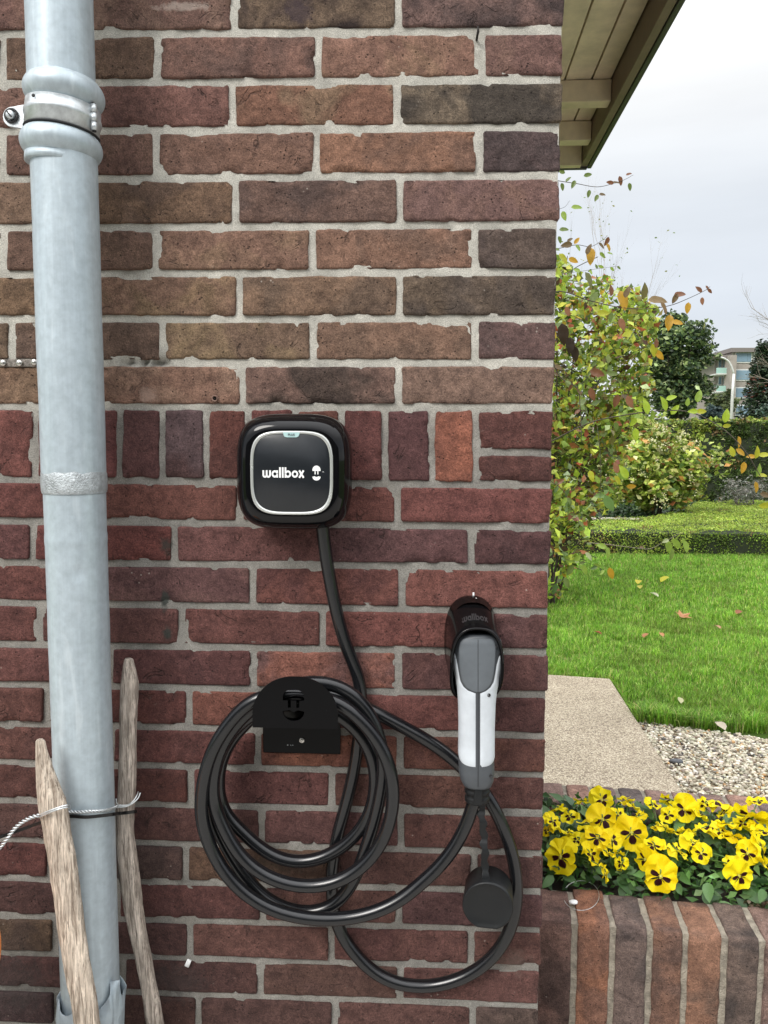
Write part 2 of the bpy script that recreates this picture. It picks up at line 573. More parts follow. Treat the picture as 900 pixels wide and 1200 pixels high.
wall = empty('brick_wall', (CX, 0, 0), 'brown and dark red brick wall corner with pale mortar carrying the charger', 'wall')
C = 645
rows = [
 (0, [(-120, 82, rb, tn, .1), (82, 274, (98, 72, 64), (150, 118, 96), .35), (274, 467, (96, 78, 66), (58, 44, 42), 1.0), (467, C, (104, 80, 76), (60, 50, 52), .8)]),
 (1, [(-180, 3, br, tn, .2), (3, 184, (96, 72, 62), tn, .1), (184, 373, (108, 76, 68), (86, 66, 62), .6), (373, 565, (122, 90, 72), (136, 104, 76), .6), (565, C, (106, 78, 70), tn, .15)]),
 (2, [(-110, 80, rb, tn, .1), (80, 272, (108, 74, 64), (90, 60, 54), .4), (272, 465, (112, 74, 62), (132, 102, 76), .8), (465, C, (62, 56, 54), (128, 108, 86), .62)]),
 (3, [(-180, 3, br, tn, .2), (3, 182, (98, 70, 62), tn, .1), (182, 371, (104, 76, 66), (124, 84, 66), .5), (371, 562, (126, 88, 68), (96, 72, 64), .5), (562, C, (82, 68, 68), (66, 56, 58), .6)]),
 (4, [(-108, 85, br, tn, .1), (85, 276, (104, 78, 64), (84, 64, 58), .5), (276, 469, (96, 72, 66), (76, 60, 58), .7), (469, C, (106, 80, 74), (128, 90, 74), .5)]),
 (5, [(-180, 4, br, tn, .2), (4, 182, (98, 72, 64), tn, .1), (182, 366, (112, 84, 68), (138, 104, 78), .8), (366, 557, (118, 86, 70), (100, 78, 68), .5), (557, C, (76, 66, 62), (96, 78, 68), .6)]),
 (6, [(-108, 92, (104, 80, 62), tn, .3), (92, 280, (108, 84, 64), (126, 98, 68), .8), (280, 468, (112, 88, 68), (84, 68, 58), .6), (468, C, (74, 66, 58), (104, 84, 66), .8)]),
 (7, [(-175, 13, (96, 76, 66), tn, .2), (13, 190, (102, 80, 68), (84, 66, 58), .4), (190, 367, (100, 80, 64), (134, 108, 74), .7), (367, 557, (106, 80, 70), (132, 94, 74), .7), (557, C, (92, 70, 68), (78, 62, 62), .5)]),
 (8, [(-100, 96, (112, 84, 70), tn, .2), (96, 284, (116, 86, 70), (140, 104, 84), .8), (284, 467, (100, 78, 66), (72, 58, 52), .9), (467, C, (116, 90, 80), (100, 76, 66), .5)]),
 (10, [(-95, 93, (104, 60, 56), ro, .1), (93, 281, (102, 60, 56), (120, 70, 62), .3), (281, 466, (100, 56, 54), (84, 50, 50), .3), (466, C, (110, 62, 60), (124, 72, 66), .3)]),
 (11, [(-135, 38, (96, 60, 58), rp, .3), (38, 204, (98, 52, 50), (116, 58, 54), .3), (204, 380, (104, 66, 64), (88, 60, 60), .3), (380, 552, (90, 60, 60), (78, 54, 56), .4), (552, C, (84, 54, 56), (70, 48, 52), .4)]),
 (12, [(-60, 121, (104, 60, 58), ro, .1), (121, 296, (92, 62, 62), (124, 88, 82), .4), (296, 471, (108, 62, 60), (84, 50, 52), .6), (471, C, (114, 66, 62), (128, 78, 72), .4)]),
 (13, [(-130, 46, (102, 60, 58), rd, .1), (46, 212, (96, 60, 58), rk, .3), (212, 378, (104, 62, 60), (90, 56, 56), .3), (378, 553, (114, 66, 60), (126, 76, 68), .3), (553, C, (96, 62, 62), (80, 54, 58), .4)]),
 (14, [(-60, 128, (98, 60, 58), ro, .1), (128, 297, (92, 56, 54), (80, 50, 52), .4), (297, 467, (130, 80, 66), (96, 70, 72), .75), (467, C, (88, 58, 58), (104, 64, 60), .4)]),
 (15, [(-125, 54, (96, 58, 56), rd, .1), (54, 221, (94, 52, 50), rk, .3), (221, 386, (120, 72, 60), (98, 60, 56), .5), (386, 552, (106, 62, 58), (92, 54, 52), .4), (552, C, (88, 54, 54), rk, .3)]),
 (16, [(-60, 130, (92, 58, 56), ro, .1), (130, 302, (98, 56, 54), rk, .3), (302, 469, (128, 76, 62), (108, 64, 58), .5), (469, C, (98, 58, 54), (84, 52, 52), .4)]),
 (17, [(-120, 56, (90, 54, 54), rd, .1), (56, 223, (92, 50, 48), rk, .3), (223, 389, (98, 60, 58), (112, 68, 64), .3), (389, 553, (98, 62, 58), (82, 52, 52), .3), (553, C, (92, 58, 56), (108, 68, 62), .4)]),
 (18, [(-40, 134, (82, 58, 56), ro, .1), (134, 306, (86, 54, 54), rk, .3), (306, 470, (96, 62, 60), (80, 54, 54), .3), (470, C, (98, 62, 58), (86, 58, 54), .5)]),
 (19, [(-110, 58, (90, 50, 48), rd, .1), (58, 217, (72, 54, 54), (88, 60, 56), .3), (217, 388, (92, 66, 56), (82, 56, 52), .4), (388, 556, (92, 60, 58), (80, 52, 52), .3), (556, C, (88, 58, 56), (100, 66, 60), .4)]),
 (20, [(-60, 137, (78, 50, 50), rk, .2), (137, 308, (86, 52, 50), rk, .3), (308, 468, (94, 60, 58), (80, 54, 54), .4), (468, C, (86, 58, 58), (98, 62, 60), .4)]),
 (21, [(-100, 64, (76, 58, 54), (102, 78, 56), .5), (64, 222, (80, 52, 52), rk, .3), (222, 388, (96, 62, 58), (120, 80, 72), .3), (388, 552, (92, 58, 56), (116, 76, 68), .3), (552, C, (94, 60, 56), (80, 52, 50), .3)]),
 (22, [(-35, 143, (80, 52, 50), rk, .2), (143, 305, (80, 52, 50), rk, .3), (305, 469, (86, 58, 56), (76, 52, 52), .3), (469, C, (96, 62, 58), (82, 56, 54), .4)]),
 (23, [(-100, 66, (66, 50, 50), rk, .2), (66, 232, (80, 52, 50), rk, .3), (232, 392, (82, 56, 54), rk, .3), (392, 554, (88, 58, 56), (100, 66, 62), .3), (554, C, (78, 62, 60), (90, 70, 66), .4)]),
]
for k, items in rows:
    for x0, x1, col, tb, al in items:
        kw = dict(wave=.42)
        if k < 9: kw = dict(rough=.0014, wave=.8)
        brick_px(k, k + 1, x0, x1, col, tb, al, **kw)
# the soldier course, bricks on end, closed at the corner by two half stretchers
sol = [-60, -10, 41, 90, 140, 190, 241, 291, 346, 400, 451, 506, 558]
scol = [re_, (108, 62, 58), (100, 52, 50), (100, 56, 54), (94, 60, 58), (84, 66, 70), (98, 54, 52), (104, 60, 56), (100, 58, 54), (102, 56, 54), (86, 54, 56), (138, 78, 62)]
for i in range(len(sol) - 1):
    brick_px(9, 10, sol[i], sol[i + 1], scol[i], rk, .3 if i != 5 else .8, rough=.0009)
save = list(beds)
beds.append((527, 530.5)); kmid = len(beds) - 1
brick_px(9, kmid, 558, C, (96, 56, 56), rk, .3)
brick_px(kmid, 10, 558, C, (92, 54, 54), rk, .3)
# courses above and below the picture, in regular bond
ztop = atY(300, bed_z(0, 300)).z
zbot = atY(300, bed_z(24, 300)).z
def plain_course(z1, z0, phase, cols):
    x = CX
    first = True
    while x > XL:
        wd = .220 if not (first and phase) else .108
        x0 = max(x - wd, XL)
        if x - x0 > .03:
            xr = CX + random.uniform(-.002, .002) if first else x - HJ
            pts = [Vector((x0 + HJ, 0, z1 - HJ)), Vector((xr, 0, z1 - HJ)), Vector((xr, 0, z0 + HJ)), Vector((x0 + HJ, 0, z0 + HJ))]
            add_brick(wall, pts, random.choice(cols), rk, .3, step=.012)
        x = x0; first = False
nC = 4
for i in range(nC):
    plain_course(ztop + .0615 * (i + 1), ztop + .0615 * i, i % 2 == 0, [br, rb, orr, dk])
nB = 10
dz = zbot / nB
for i in range(nB):
    plain_course(zbot - dz * i, zbot - dz * (i + 1), i % 2 == 1, [re_, rd, rp, rk])
ZT = ztop + .0615 * nC
# left of the picture the courses simply go on: fill to XL with the same courses
for k, items in rows + [(9, [(-60, 0, re_, rk, .3)])]:
    xl = atY(items[0][0], bed_z(k, 0)).x
    z1 = atY(items[0][0], bed_z(k, items[0][0])).z; z0 = atY(items[0][0], bed_z(k + 1, items[0][0])).z
    x = xl
    while x > XL + .04:
        x0 = max(x - .220, XL)
        add_brick(wall, [Vector((x0 + HJ, 0, z1 - HJ)), Vector((x - HJ, 0, z1 - HJ)), Vector((x - HJ, 0, z0 + HJ)), Vector((x0 + HJ, 0, z0 + HJ))],
                  items[0][2], rk, .3, step=.012)
        x = x0
# side face of the corner (turned away from the camera): its bricks joined into one part
bm = bmesh.new()
zs = [ZT - .0615 * i for i in range(200)]
z = ZT; side_cols = []
ylev = 0
DEP = 1.46
k = 0
while z > .03:
    h = .0615 if z > 1.55 else .052
    y = .0 if k % 2 else .0
    y = .1 if k % 2 else .205
    bm_box(bm, (CX - .03, .0362, max(z - h, 0) + .005), (CX + random.uniform(-.001, .001), y - .005, z - .005), .0015, 1)
    while y < DEP - .02:
        y1 = min(y + .21, DEP)
        bm_box(bm, (CX - .03, y + .005, max(z - h, 0) + .005), (CX + random.uniform(-.001, .002), y1 - .005, z - .005), .0015, 1)
        y = y1
    z -= h; k += 1
o = obj('side_brickwork', bm, M['brick'], wall, smooth=False)
o.color = (*lin((100, 66, 60)), .4); o['tint_b'] = [float(x) for x in lin(rk)]; o['kind'] = 'stuff'

HOLES = {}
# mortar body: front sheet with its own relief, slightly behind the brick faces, plus the solid core
gx, gz = int((CX - XL) / .0075), int(ZT / .0075)
Xs = np.linspace(XL, CX - .0012, gx); Zs = np.linspace(0, ZT, gz)
V = []
for zz in Zs:
    for xx in Xs:
        q = Vector((xx, 0, zz))
        yy = .0034 + noise.noise(q * 30) * .0008 + noise.noise(q * 95) * .0007
        if zz > 1.55: yy -= .0006
        # raked out and broken pieces of the bed joint left of the charger
        for (hx, hy, r) in ((150, 425, .011), (186, 425, .013), (168, 426, .008)):
            c = HOLES.setdefault((hx, hy), atY(hx, hy)) if 'HOLES' in globals() else None
            if c is not None:
                d = math.hypot((xx - c.x), (zz - c.z) * 1.7)
                if d < r: yy += .014 * (1 - (d / r) ** 2)
        V.append((xx, yy, zz))
V = np.array(V)
idx = np.arange(gx * gz).reshape(gz, gx)
Fq = np.stack([idx[:-1, :-1], idx[:-1, 1:], idx[1:, 1:], idx[1:, :-1]], -1).reshape(-1, 4)
me = np_mesh('mortar', V, Fq)
obj('mortar', me, M['mortar'], wall)
bm = bmesh.new()
bm_box(bm, (XL, .022, 0), (CX - .004, DEP, ZT))
bm_box(bm, (CX - .012, .004, 0), (CX - .0025, DEP - .001, ZT - .001))
obj('wall_core', bm, M['mortar'], wall, smooth=False)

# ================================================================= EAVE over the side of the building
M['eave_paint'] = mat_plain('eave_paint', (.80, .71, .54), .6, noise_amt=.10, nscale=14, bump=.25, bd=.001)
M['eave_beam'] = mat_plain('eave_beam', (.72, .63, .46), .6, noise_amt=.08, nscale=18, bump=.25, bd=.001)
M['fascia'] = mat_plain('fascia', (.20, .155, .12), .5, noise_amt=.1, nscale=20, bump=.2)
M['roof_edge'] = mat_plain('roof_edge', (.055, .06, .055), .45, noise_amt=.1, nscale=30, bump=.2)
M['seam_dark'] = mat_plain('seam_dark', (.02, .016, .012), .8, noise_amt=.05)
ZS = 1.5 + .98
ZBm = 1.5 + .922
pA = atZ(722.5, 93, ZS); pB = atZ(772, 0, ZS)                    # where the soffit meets the fascia
eave_r = (pB.x + pA.x) / 2
Y1 = atZ(690, 94, ZS).y; Y2 = Y1 + .27; Yend = atZ(690, 190, ZBm).y
eave = empty('roof_eave', (CX, Yend, ZS), 'olive brown boarded roof eave with dark fascia jutting past the wall corner', 'eave')
YF = -.05
# soffit boards run front to back
seams = [atZ(706.5, 0, ZS).x, atZ(745, 0, ZS).x]
bw = (seams[1] - seams[0])
xb = [seams[0] - bw * 4, seams[0] - bw * 3, seams[0] - bw * 2, seams[0] - bw, seams[0], seams[1], eave_r]
for i in range(len(xb) - 1):
    bm = bmesh.new()
    bm_box(bm, (xb[i] + .0022, YF, ZS + random.uniform(0, .0015)), (xb[i + 1] - .0022, Yend - .03, ZS + .018), .0012, 1)
    obj('soffit_board', bm, M['eave_paint'], eave, smooth=False)
bm = bmesh.new(); bm_box(bm, (xb[0], YF, ZS + .0185), (eave_r, Yend - .03, ZS + .03))
obj('roof_deck', bm, M['seam_dark'], eave, smooth=False)
for ya in (Y1, Y2):
    bm = bmesh.new(); bm_box(bm, (xb[0] + .001, ya, ZBm), (eave_r - .0005, ya + .045, ZS - .0012), .002, 2)
    obj('rafter', bm, M['eave_beam'], eave, smooth=False)
zf = CAM.z
pf = atZ(746.6, 93, 1.5 + .91)
fx = eave_r + .022
bm = bmesh.new(); bm_box(bm, (eave_r + .0008, YF, 1.5 + .905), (fx, Yend, ZS + .06), .002, 2)
obj('fascia_board', bm, M['fascia'], eave, smooth=False)
bm = bmesh.new(); bm_box(bm, (xb[0], Yend - .028, 1.5 + .90), (eave_r - .001, Yend, ZS + .06), .002, 2)
obj('fascia_board', bm, M['eave_beam'], eave, smooth=False)
bm = bmesh.new(); bm_box(bm, (fx + .0015, YF, 1.5 + .902), (fx + .016, Yend + .014, ZS + .075), .003, 2)
bm_box(bm, (xb[0], Yend + .0015, 1.5 + .898), (fx + .0005, Yend + .014, ZS + .075), .002, 2)
obj('metal_trim', bm, M['roof_edge'], eave, smooth=False)
bm = bmesh.new(); bm_box(bm, (XL - .1, YF, ZS + .0765), (fx + .03, Yend + .03, ZS + .11), .004, 2)
obj('roof', bm, M['roof_edge'], eave, smooth=False)
bm = bmesh.new(); bm_box(bm, (XL, .002, ZT + .001), (xb[0] - .002, DEP, ZS + .076))
obj('wall_plate', bm, M['eave_beam'], eave, smooth=False)

eave.rotation_euler.z = R(-1.5)
# ================================================================= DOWNPIPE
def mat_zinc():
    t = NT('zinc')
    v = t.n('NewGeometry').outputs['Position']
    mp = t.n('Mapping'); mp.inputs['Scale'].default_value = (34, 34, 5); t.l(v, mp.inputs[0])
    st = t.noise(1.0, 6, .65, mp.outputs[0], .8)
    sp = t.noise(85, 4, .6, v)
    c = t.ramp(st, .25, .75, (.43, .505, .55), (.50, .58, .625))
    c = t.mix(1.0, c, t.ramp(sp, .3, .7, (.88, .88, .88), (1.08, 1.08, 1.08)), 'MULTIPLY')
    # runs of old drip marks, slanting
    mp2 = t.n('Mapping'); mp2.inputs['Scale'].default_value = (70, 70, 11); mp2.inputs['Rotation'].default_value = (0, .35, 0); t.l(v, mp2.inputs[0])
    dr = t.ramp(t.noise(1.0, 3, .5, mp2.outputs[0], .5), .60, .72)
    c = t.mix(t.math('MULTIPLY', dr, .28), c, (.74, .81, .84))
    mp3 = t.n('Mapping'); mp3.inputs['Scale'].default_value = (160, 160, 4); t.l(v, mp3.inputs[0])
    c = t.mix(1.0, c, t.ramp(t.noise(1.0, 5, .7, mp3.outputs[0], .3), .3, .7, (.91, .91, .92), (1.05, 1.05, 1.05)), 'MULTIPLY')
    dd = t.ramp(t.noise(60, 5, .8, v, 1.0), .70, .78)
    c = t.mix(t.math('MULTIPLY', dd, .5), c, (.20, .21, .20))
    t.set(Base_Color=c, Metallic=.28, Roughness=t.math('ADD', t.math('MULTIPLY', st, .22), .34), Normal=t.bump(t.math('ADD', st, t.math('MULTIPLY', sp, .5)), .12, .0012))
    return t.m
M['zinc'] = mat_zinc()
M['zinc_pale'] = mat_plain('galvanised_strap', (.60, .64, .66), .38, metal=.6, noise_amt=.1, nscale=120, bump=.3)
M['solder'] = mat_plain('solder', (.46, .50, .52), .38, metal=.4, noise_amt=.16, nscale=90, bump=.7, bd=.003)
M['recess_black'] = mat_plain('dark_groove', (.03, .03, .032), .8, noise_amt=.05)  # near-black paints the shade in holes, slots and seams; small dark parts too
PY = -.082
def pipe_x(px, py): return atY(px, py, PY).x
PX = (pipe_x(67.5, 30) + pipe_x(75.2, 200) + pipe_x(86, 500) + pipe_x(98, 860) + pipe_x(104.5, 1080)) / 5
def pz(py, yy=PY - .04): return atY(90, py, yy).z
rU, rL = .0412, .0398
dp = empty('downpipe', (PX, PY, 0), 'grey zinc rainwater downpipe with a clamped collar running down the brick wall', 'pipe')
O = (PX, PY, 0)
zc_top, zc_bot = pz(98), pz(158)
z_solT, z_solB = pz(553), pz(579)
z_ridge = pz(636)
def dented_pipe(name, z0, z1, r, mat):
    n, m = 96, int((z1 - z0) / .006)
    vs, fs = [], []
    dents = [(92, 672, .012, .0035), (83, 1020, .03, .0015), (112, 660, .015, .0015), (104, 900, .05, .0012)]
    dd = []
    for x, y, rr, am in dents: dd.append((atY(x, y, PY - r), rr, am))
    for j in range(m + 1):
        z = z0 + (z1 - z0) * j / m
        for k in range(n):
            a = 2 * PI * k / n
            p = Vector((PX + r * math.cos(a), PY + r * math.sin(a), z))
            rad = 0
            for c, rr, am in dd:
                d = (p - c).length
                if d < rr * 2: rad -= am * math.exp(-(d / rr) ** 2 * 2)
            rad += noise.noise(p * 14) * .0006
            if abs(z - z_ridge) < .006: rad += .0012 * (1 - abs(z - z_ridge) / .006)
            vs.append(Vector((PX + (r + rad) * math.cos(a), PY + (r + rad) * math.sin(a), z)))
    for j in range(m):
        for k in range(n):
            a, b = j * n + k, j * n + (k + 1) % n
            fs.append((a, b, b + n, a + n))
    return obj(name, mesh(name, vs, fs), mat, dp)
z_shoe = pz(1188)
dented_pipe('lower_pipe', z_shoe - .03, z_solB - .0005, rL, M['zinc'])
dented_pipe('upper_pipe', z_solB, ZT + .25, rU, M['zinc'])
# soldered seam: uneven band
vs, fs = [], []
n, m = 96, 8
for j in range(m + 1):
    for k in range(n):
        a = 2 * PI * k / n
        z = z_solB - .001 + (z_solT - z_solB + .004 * noise.noise(Vector((math.cos(a) * 3, math.sin(a) * 3, 5)))) * j / m
        q = Vector((math.cos(a) * 6, math.sin(a) * 6, z * 120))
        rr = rU + .0009 * math.sin(PI * j / m) ** .4 + (.0006 * noise.noise(q * 2) + .0004 * noise.noise(q * 5)) * math.sin(PI * j / m) + (.0 if 0 < j < m else -.0004)
        vs.append((PX + rr * math.cos(a), PY + rr * math.sin(a), z))
for j in range(m):
    for k in range(n):
        a, b = j * n + k, j * n + (k + 1) % n
        fs.append((a, b, b + n, a + n))
obj('solder_seam', mesh('solder', vs, fs), M['solder'], dp)
# collar with two beads, sitting a little crooked on the pipe
TILT = Matrix.Rotation(R(5), 3, 'Y')
def tl(name, prof, mat, n=72):
    zc = (zA + zB) / 2
    return lathe(name, [(r, z - zc) for r, z in prof], (PX, PY, zc), mat, dp, n, rot=TILT)
zA, zB = pz(93), pz(157)
def bead(zc, h, out):
    return [(rU + .001 + out * math.sin(PI * t / 12) ** .7, zc - h / 2 + h * t / 12) for t in range(13)]
tl('bead', [(rU + .0005, zA - .017)] + bead(zA, .030, .0078) + [(rU + .0005, zA + .0165)], M['zinc'])
tl('bead', [(rU + .0005, zB - .0175)] + bead(zB, .031, .0085) + [(rU + .0005, zB + .017)], M['zinc'])
tl('collar_lip', [(rU + .0004, zB - .0265), (rU + .0022, zB - .0255), (rU + .0024, zB - .0165), (rU + .0004, zB - .016)], M['zinc'])
zb0, zb1 = zB + .0165, zA - .0155
hb = zb1 - zb0
clamp = tl('pipe_clamp', [(rU + .0006, zb0), (rU + .0045, zb0 + .0006), (rU + .0045, zb0 + hb * .42), (rU + .0058, zb0 + hb * .46), (rU + .0064, zb0 + hb * .56), (rU + .0058, zb0 + hb * .64), (rU + .0048, zb0 + hb * .70), (rU + .0044, zb1 - .0006), (rU + .0006, zb1)], M['zinc_pale'])
tl('groove', [(rU + .0052, zb0 - .0016), (rU + .0056, zb0 - .0008), (rU + .0052, zb0)], M['recess_black'])
# ear with bolt on the left, hinge on the right
zm = (zb0 + zb1) / 2
ear_c = Vector((PX - rU - .014, PY - .012, zm))
ol = []
for k in range(13):
    a = PI / 2 + PI * k / 12
    ol.append(ear_c + Vector((-.006 + .012 * math.cos(a), 0, .0125 * math.sin(a))))
ol += [ear_c + Vector((.013, 0, -.0155)), ear_c + Vector((.013, 0, .0155))]
prism('clamp_ear', ol, Vector((0, .004, 0)), M['zinc_pale'], dp, .0006)
bc = ear_c + Vector((-.006, -.0005, .001))
ring = [bc + Vector((.0078 * math.cos(a), -.001, .0078 * math.sin(a))) for a in np.linspace(0, 2 * PI, 24)]
tube('bolt_ring', ring, .0017, M['recess_black'], dp, 8)
lathe('bolt', [(.0055, .0), (.0055, -.005), (.0045, -.006), (0, -.0062)], bc, M['zinc_pale'], dp, 20, axis='Y')
bm = bmesh.new(); bm_box(bm, bc + Vector((-.0048, -.0069, -.0009)), bc + Vector((.0048, -.0058, .0009)), rot=Matrix.Rotation(.9, 3, 'Y'))
obj('bolt_slot', bm, M['recess_black'], dp, smooth=False)
hx = PX + rU + .0055
zb0 -= .003; zb1 -= .003
hl = (zb1 - zb0) / 3
for i in range(3):
    v, f = tube_geo([Vector((hx, PY - .014, zb0 + hl * i + .0007)), Vector((hx, PY - .014, zb0 + hl * (i + 1) - .0007))], .0042, 14)
    obj('hinge_knuckle', mesh('k', v, f), M['zinc_pale'], dp)
v, f = tube_geo([Vector((hx, PY - .014, zb0 - .001)), Vector((hx, PY - .014, zb1 + .001))], .0026, 10)
obj('hinge_pin', mesh('k', v, f), M['recess_black'], dp)
v, f = tube_geo([Vector((PX + .01, PY + rU, zm)), Vector((PX + .01, .03, zm))], .005, 12)
obj('wall_pin', mesh('k', v, f), M['zinc_pale'], dp)
hc = atY(50, 117.5, PY - rU * .75)
ang = math.atan2(hc.y - PY, hc.x - PX)
hr = rU + .0062
hp = Vector((PX + hr * math.cos(ang), PY + hr * math.sin(ang), hc.z))
lathe('rivet_hole', [(.0022, 0), (.0020, -.0006), (0, -.0007)], hp, M['recess_black'], dp, 14, axis='Y')
# shoe at the foot: torn, flared zinc sleeve, open towards the right
vs, fs = [], []
n, m = 120, 26
z0s = 0.02
for j in range(m + 1):
    t = j / m
    for k in range(n):
        a = 2 * PI * k / n
        tear = max(0, math.cos(a - R(-22))) ** 40
        tear2 = max(0, math.cos(a - R(-60))) ** 10
        zt = z_shoe + .004 + .012 * noise.noise(Vector((math.cos(a) * 2.2, math.sin(a) * 2.2, 1.5))) + tear * .034
        z = z0s + (zt - z0s) * t
        q = Vector((math.cos(a) * 3, math.sin(a) * 3, z * 30))
        fl = .006 * max(0, 1 - abs(z - (z_shoe - .012)) / .02) + .004
        rr = rL + fl + .003 * noise.noise(q) + tear * .014 * noise.noise(q * 3) + tear * .002
        vs.append((PX + rr * math.cos(a), PY + rr * math.sin(a), z))
for j in range(m):
    for k in range(n):
        a, b = j * n + k, j * n + (k + 1) % n
        fs.append((a, b, b + n, a + n))
o = obj('pipe_shoe', mesh('shoe', vs, fs), M['zinc'], dp)
md = o.modifiers.new('s', 'SOLIDIFY'); md.thickness = .0012

# ================================================================= small things in the wall
M['nail'] = mat_plain('dark_iron', (.03, .027, .025), .6, metal=.5, noise_amt=.1)
M['steel_scr'] = mat_plain('bright_steel', (.62, .60, .56), .25, metal=.9, noise_amt=.2, nscale=200)
p0 = atY(559, 44, -.004)
nl = tube('nail', [p0 + Vector((0, .02, .0)), p0 + Vector((0, -.004, 0)), p0 + Vector((.001, -.007, .005)), p0 + Vector((.0005, -.006, .011))], [.0016, .0016, .0018, .0012], M['nail'], None, 8)
tag(nl, 'small bent black nail in the joint near the top of the wall', 'nail')
p0 = atY(107, 78, -.002)
nl = tube('wall_hook', [p0 + Vector((-.004, .02, 0)), p0 + Vector((-.004, -.006, .001)), p0 + Vector((.001, -.008, .006)), p0 + Vector((.004, -.007, .0)), p0 + Vector((.001, -.006, -.006))], [.002, .002, .002, .0018, .0015], M['nail'], None, 8)
tag(nl, 'little black hook beside the top of the downpipe', 'hook')
p0 = atY(252, 467, 0)
M['rust'] = mat_plain('rusty_sleeve', (.20, .12, .09), .7, noise_amt=.2, nscale=300)
wp = empty('wall_plug', p0, 'rusty round sleeve plug in the brick above left of the charger', 'wall plug')
lathe('sleeve', [(.0026, -.0005), (.003, -.003), (.0046, -.0034), (.0050, -.0005), (.005, .01)], p0, M['rust'], wp, 20, axis='Y')
lathe('hole', [(.0027, -.0012), (0, -.001)], p0, M['recess_black'], wp, 16, axis='Y')
p0 = atY(24, 425.5, 0)
ms = empty('metal_strip', p0, 'shiny screwed metal strip in the joint left of the downpipe', 'bracket')
bm = bmesh.new(); bm_box(bm, p0 + Vector((-.036, -.0022, -.0055)), p0 + Vector((.032, .004, .0055)), .001, 2)
for v in bm.verts: v.co.y += noise.noise(v.co * 90) * .0015
M['strip'] = mat_plain('dirty_strip', (.30, .27, .24), .5, metal=.5, noise_amt=.35, nscale=160, bump=1.0, bd=.003)
obj('strip', bm, M['strip'], ms)
for dx in (-.024, .0, .022):
    c = p0 + Vector((dx, -.0024, random.uniform(-.001, .001)))
    lathe('screw_head', [(.0052, 0), (.0050, -.0018), (.0034, -.0032), (0, -.0036)], c, M['steel_scr'], ms, 20, axis='Y')
p0 = atY(108, 417.5, -.002)

# ================================================================= CHARGER
def mat_gloss(name, col, rough=.08, coat=1.0):
    t = NT(name)
    v = t.coord()
    sm = t.noise(18, 4, .6, v)
    dust = t.ramp(t.noise(420, 3, .7, v), .70, .80)
    c = t.mix(t.math('MULTIPLY', dust, .10), col, (.35, .34, .32))
    rr = t.n('MapRange'); rr.inputs['To Min'].default_value = rough * .6; rr.inputs['To Max'].default_value = rough * 1.8
    t.l(sm, rr.inputs['Value'])
    t.set(Base_Color=c, Roughness=rr.outputs[0], Coat_Weight=coat, Coat_Roughness=.04, Normal=t.bump(sm, .04, .004))
    return t.m
M['gloss'] = mat_gloss('glossy_black_plastic', (.004, .004, .005), .06, 0)
M['gloss'].node_tree.nodes['Principled BSDF'].inputs['Specular IOR Level'].default_value = .34
M['gloss_soft'] = mat_gloss('satin_black_paint', (.003, .003, .0035), .10, 0)
M['gloss_soft'].node_tree.nodes['Principled BSDF'].inputs['Specular IOR Level'].default_value = .14
M['panel'] = mat_plain('dark_panel', (.014, .0165, .020), .22, noise_amt=.05, bump=0)
M['chrome'] = mat_plain('brushed_ring', (.62, .64, .62), .25, metal=.5, noise_amt=.06, nscale=25, bump=.05)
M['print_white'] = mat_plain('white_print', (.85, .86, .86), .5, noise_amt=.02, bump=0)
M['print_dark'] = mat_plain('dark_print', (.05, .08, .09), .5, noise_amt=.02, bump=0)
M['badge'] = mat_plain('pale_badge', (.42, .60, .60), .35, noise_amt=.03, bump=0)
M['emboss'] = mat_plain('embossed_black', (.03, .03, .032), .35, noise_amt=.05, bump=0)

def superell(cx, cz, a, b, n_, k, N=96):
    t = 2 * PI * k / N
    c, s = math.cos(t), math.sin(t)
    return cx + a * abs(c) ** (2 / n_) * (1 if c >= 0 else -1), cz + b * abs(s) ** (2 / n_) * (1 if s >= 0 else -1)
def loft(name, secs, mat, parent, N=96, cap0=True, cap1=True):
    """secs: (cx, cz, halfwidth, halfheight, exponent, y)"""
    vs, fs = [], []
    for s in secs:
        for k in range(N):
            x, z = superell(*s[:5], k, N)
            vs.append((x, s[5], z))
    for j in range(len(secs) - 1):
        for k in range(N):
            a, b = j * N + k, j * N + (k + 1) % N
            fs.append((a, b, b + N, a + N))
    if cap0: fs.append(tuple(range(N))[::-1])
    if cap1: fs.append(tuple((len(secs) - 1) * N + k for k in range(N)))
    me = mesh(name, vs, fs)
    bm = bmesh.new(); bm.from_mesh(me); bmesh.ops.recalc_face_normals(bm, faces=bm.faces); bm.to_mesh(me); bm.free()
    return obj(name, me, mat, parent)

# body widest about 3.5 cm out from the wall
Yw = -.040
Lb, Rb = atY(278.7, 552, Yw), atY(412.7, 552, Yw)
Tb, Bb = atY(345, 485, Yw), atY(345, 620, Yw)
bcx, bcz = (Lb.x + Rb.x) / 2, (Tb.z + Bb.z) / 2
ba, bb = (Rb.x - Lb.x) / 2, (Tb.z - Bb.z) / 2
Yp = -.0795
rl, rr_ = atY(293.3, 554, Yp), atY(390.3, 554, Yp)
rt, rb_ = atY(341, 504.8, Yp), atY(341, 603.5, Yp)
rcx, rcz = (rl.x + rr_.x) / 2, (rt.z + rb_.z) / 2
ra, rb2 = (rr_.x - rl.x) / 2, (rt.z - rb_.z) / 2
ch = empty('car_charger', (bcx, 0, bcz), 'glossy black rounded square electric car charger with a pale ring screwed to the bricks', 'charger')
def mixs(t, y):
    return (bcx * (1 - t) + rcx * t, bcz * (1 - t) + rcz * t, ba * (1 - t) + (ra + .0012) * t, bb * (1 - t) + (rb2 + .0012) * t, 3.7 * (1 - t) + 4.0 * t, y)
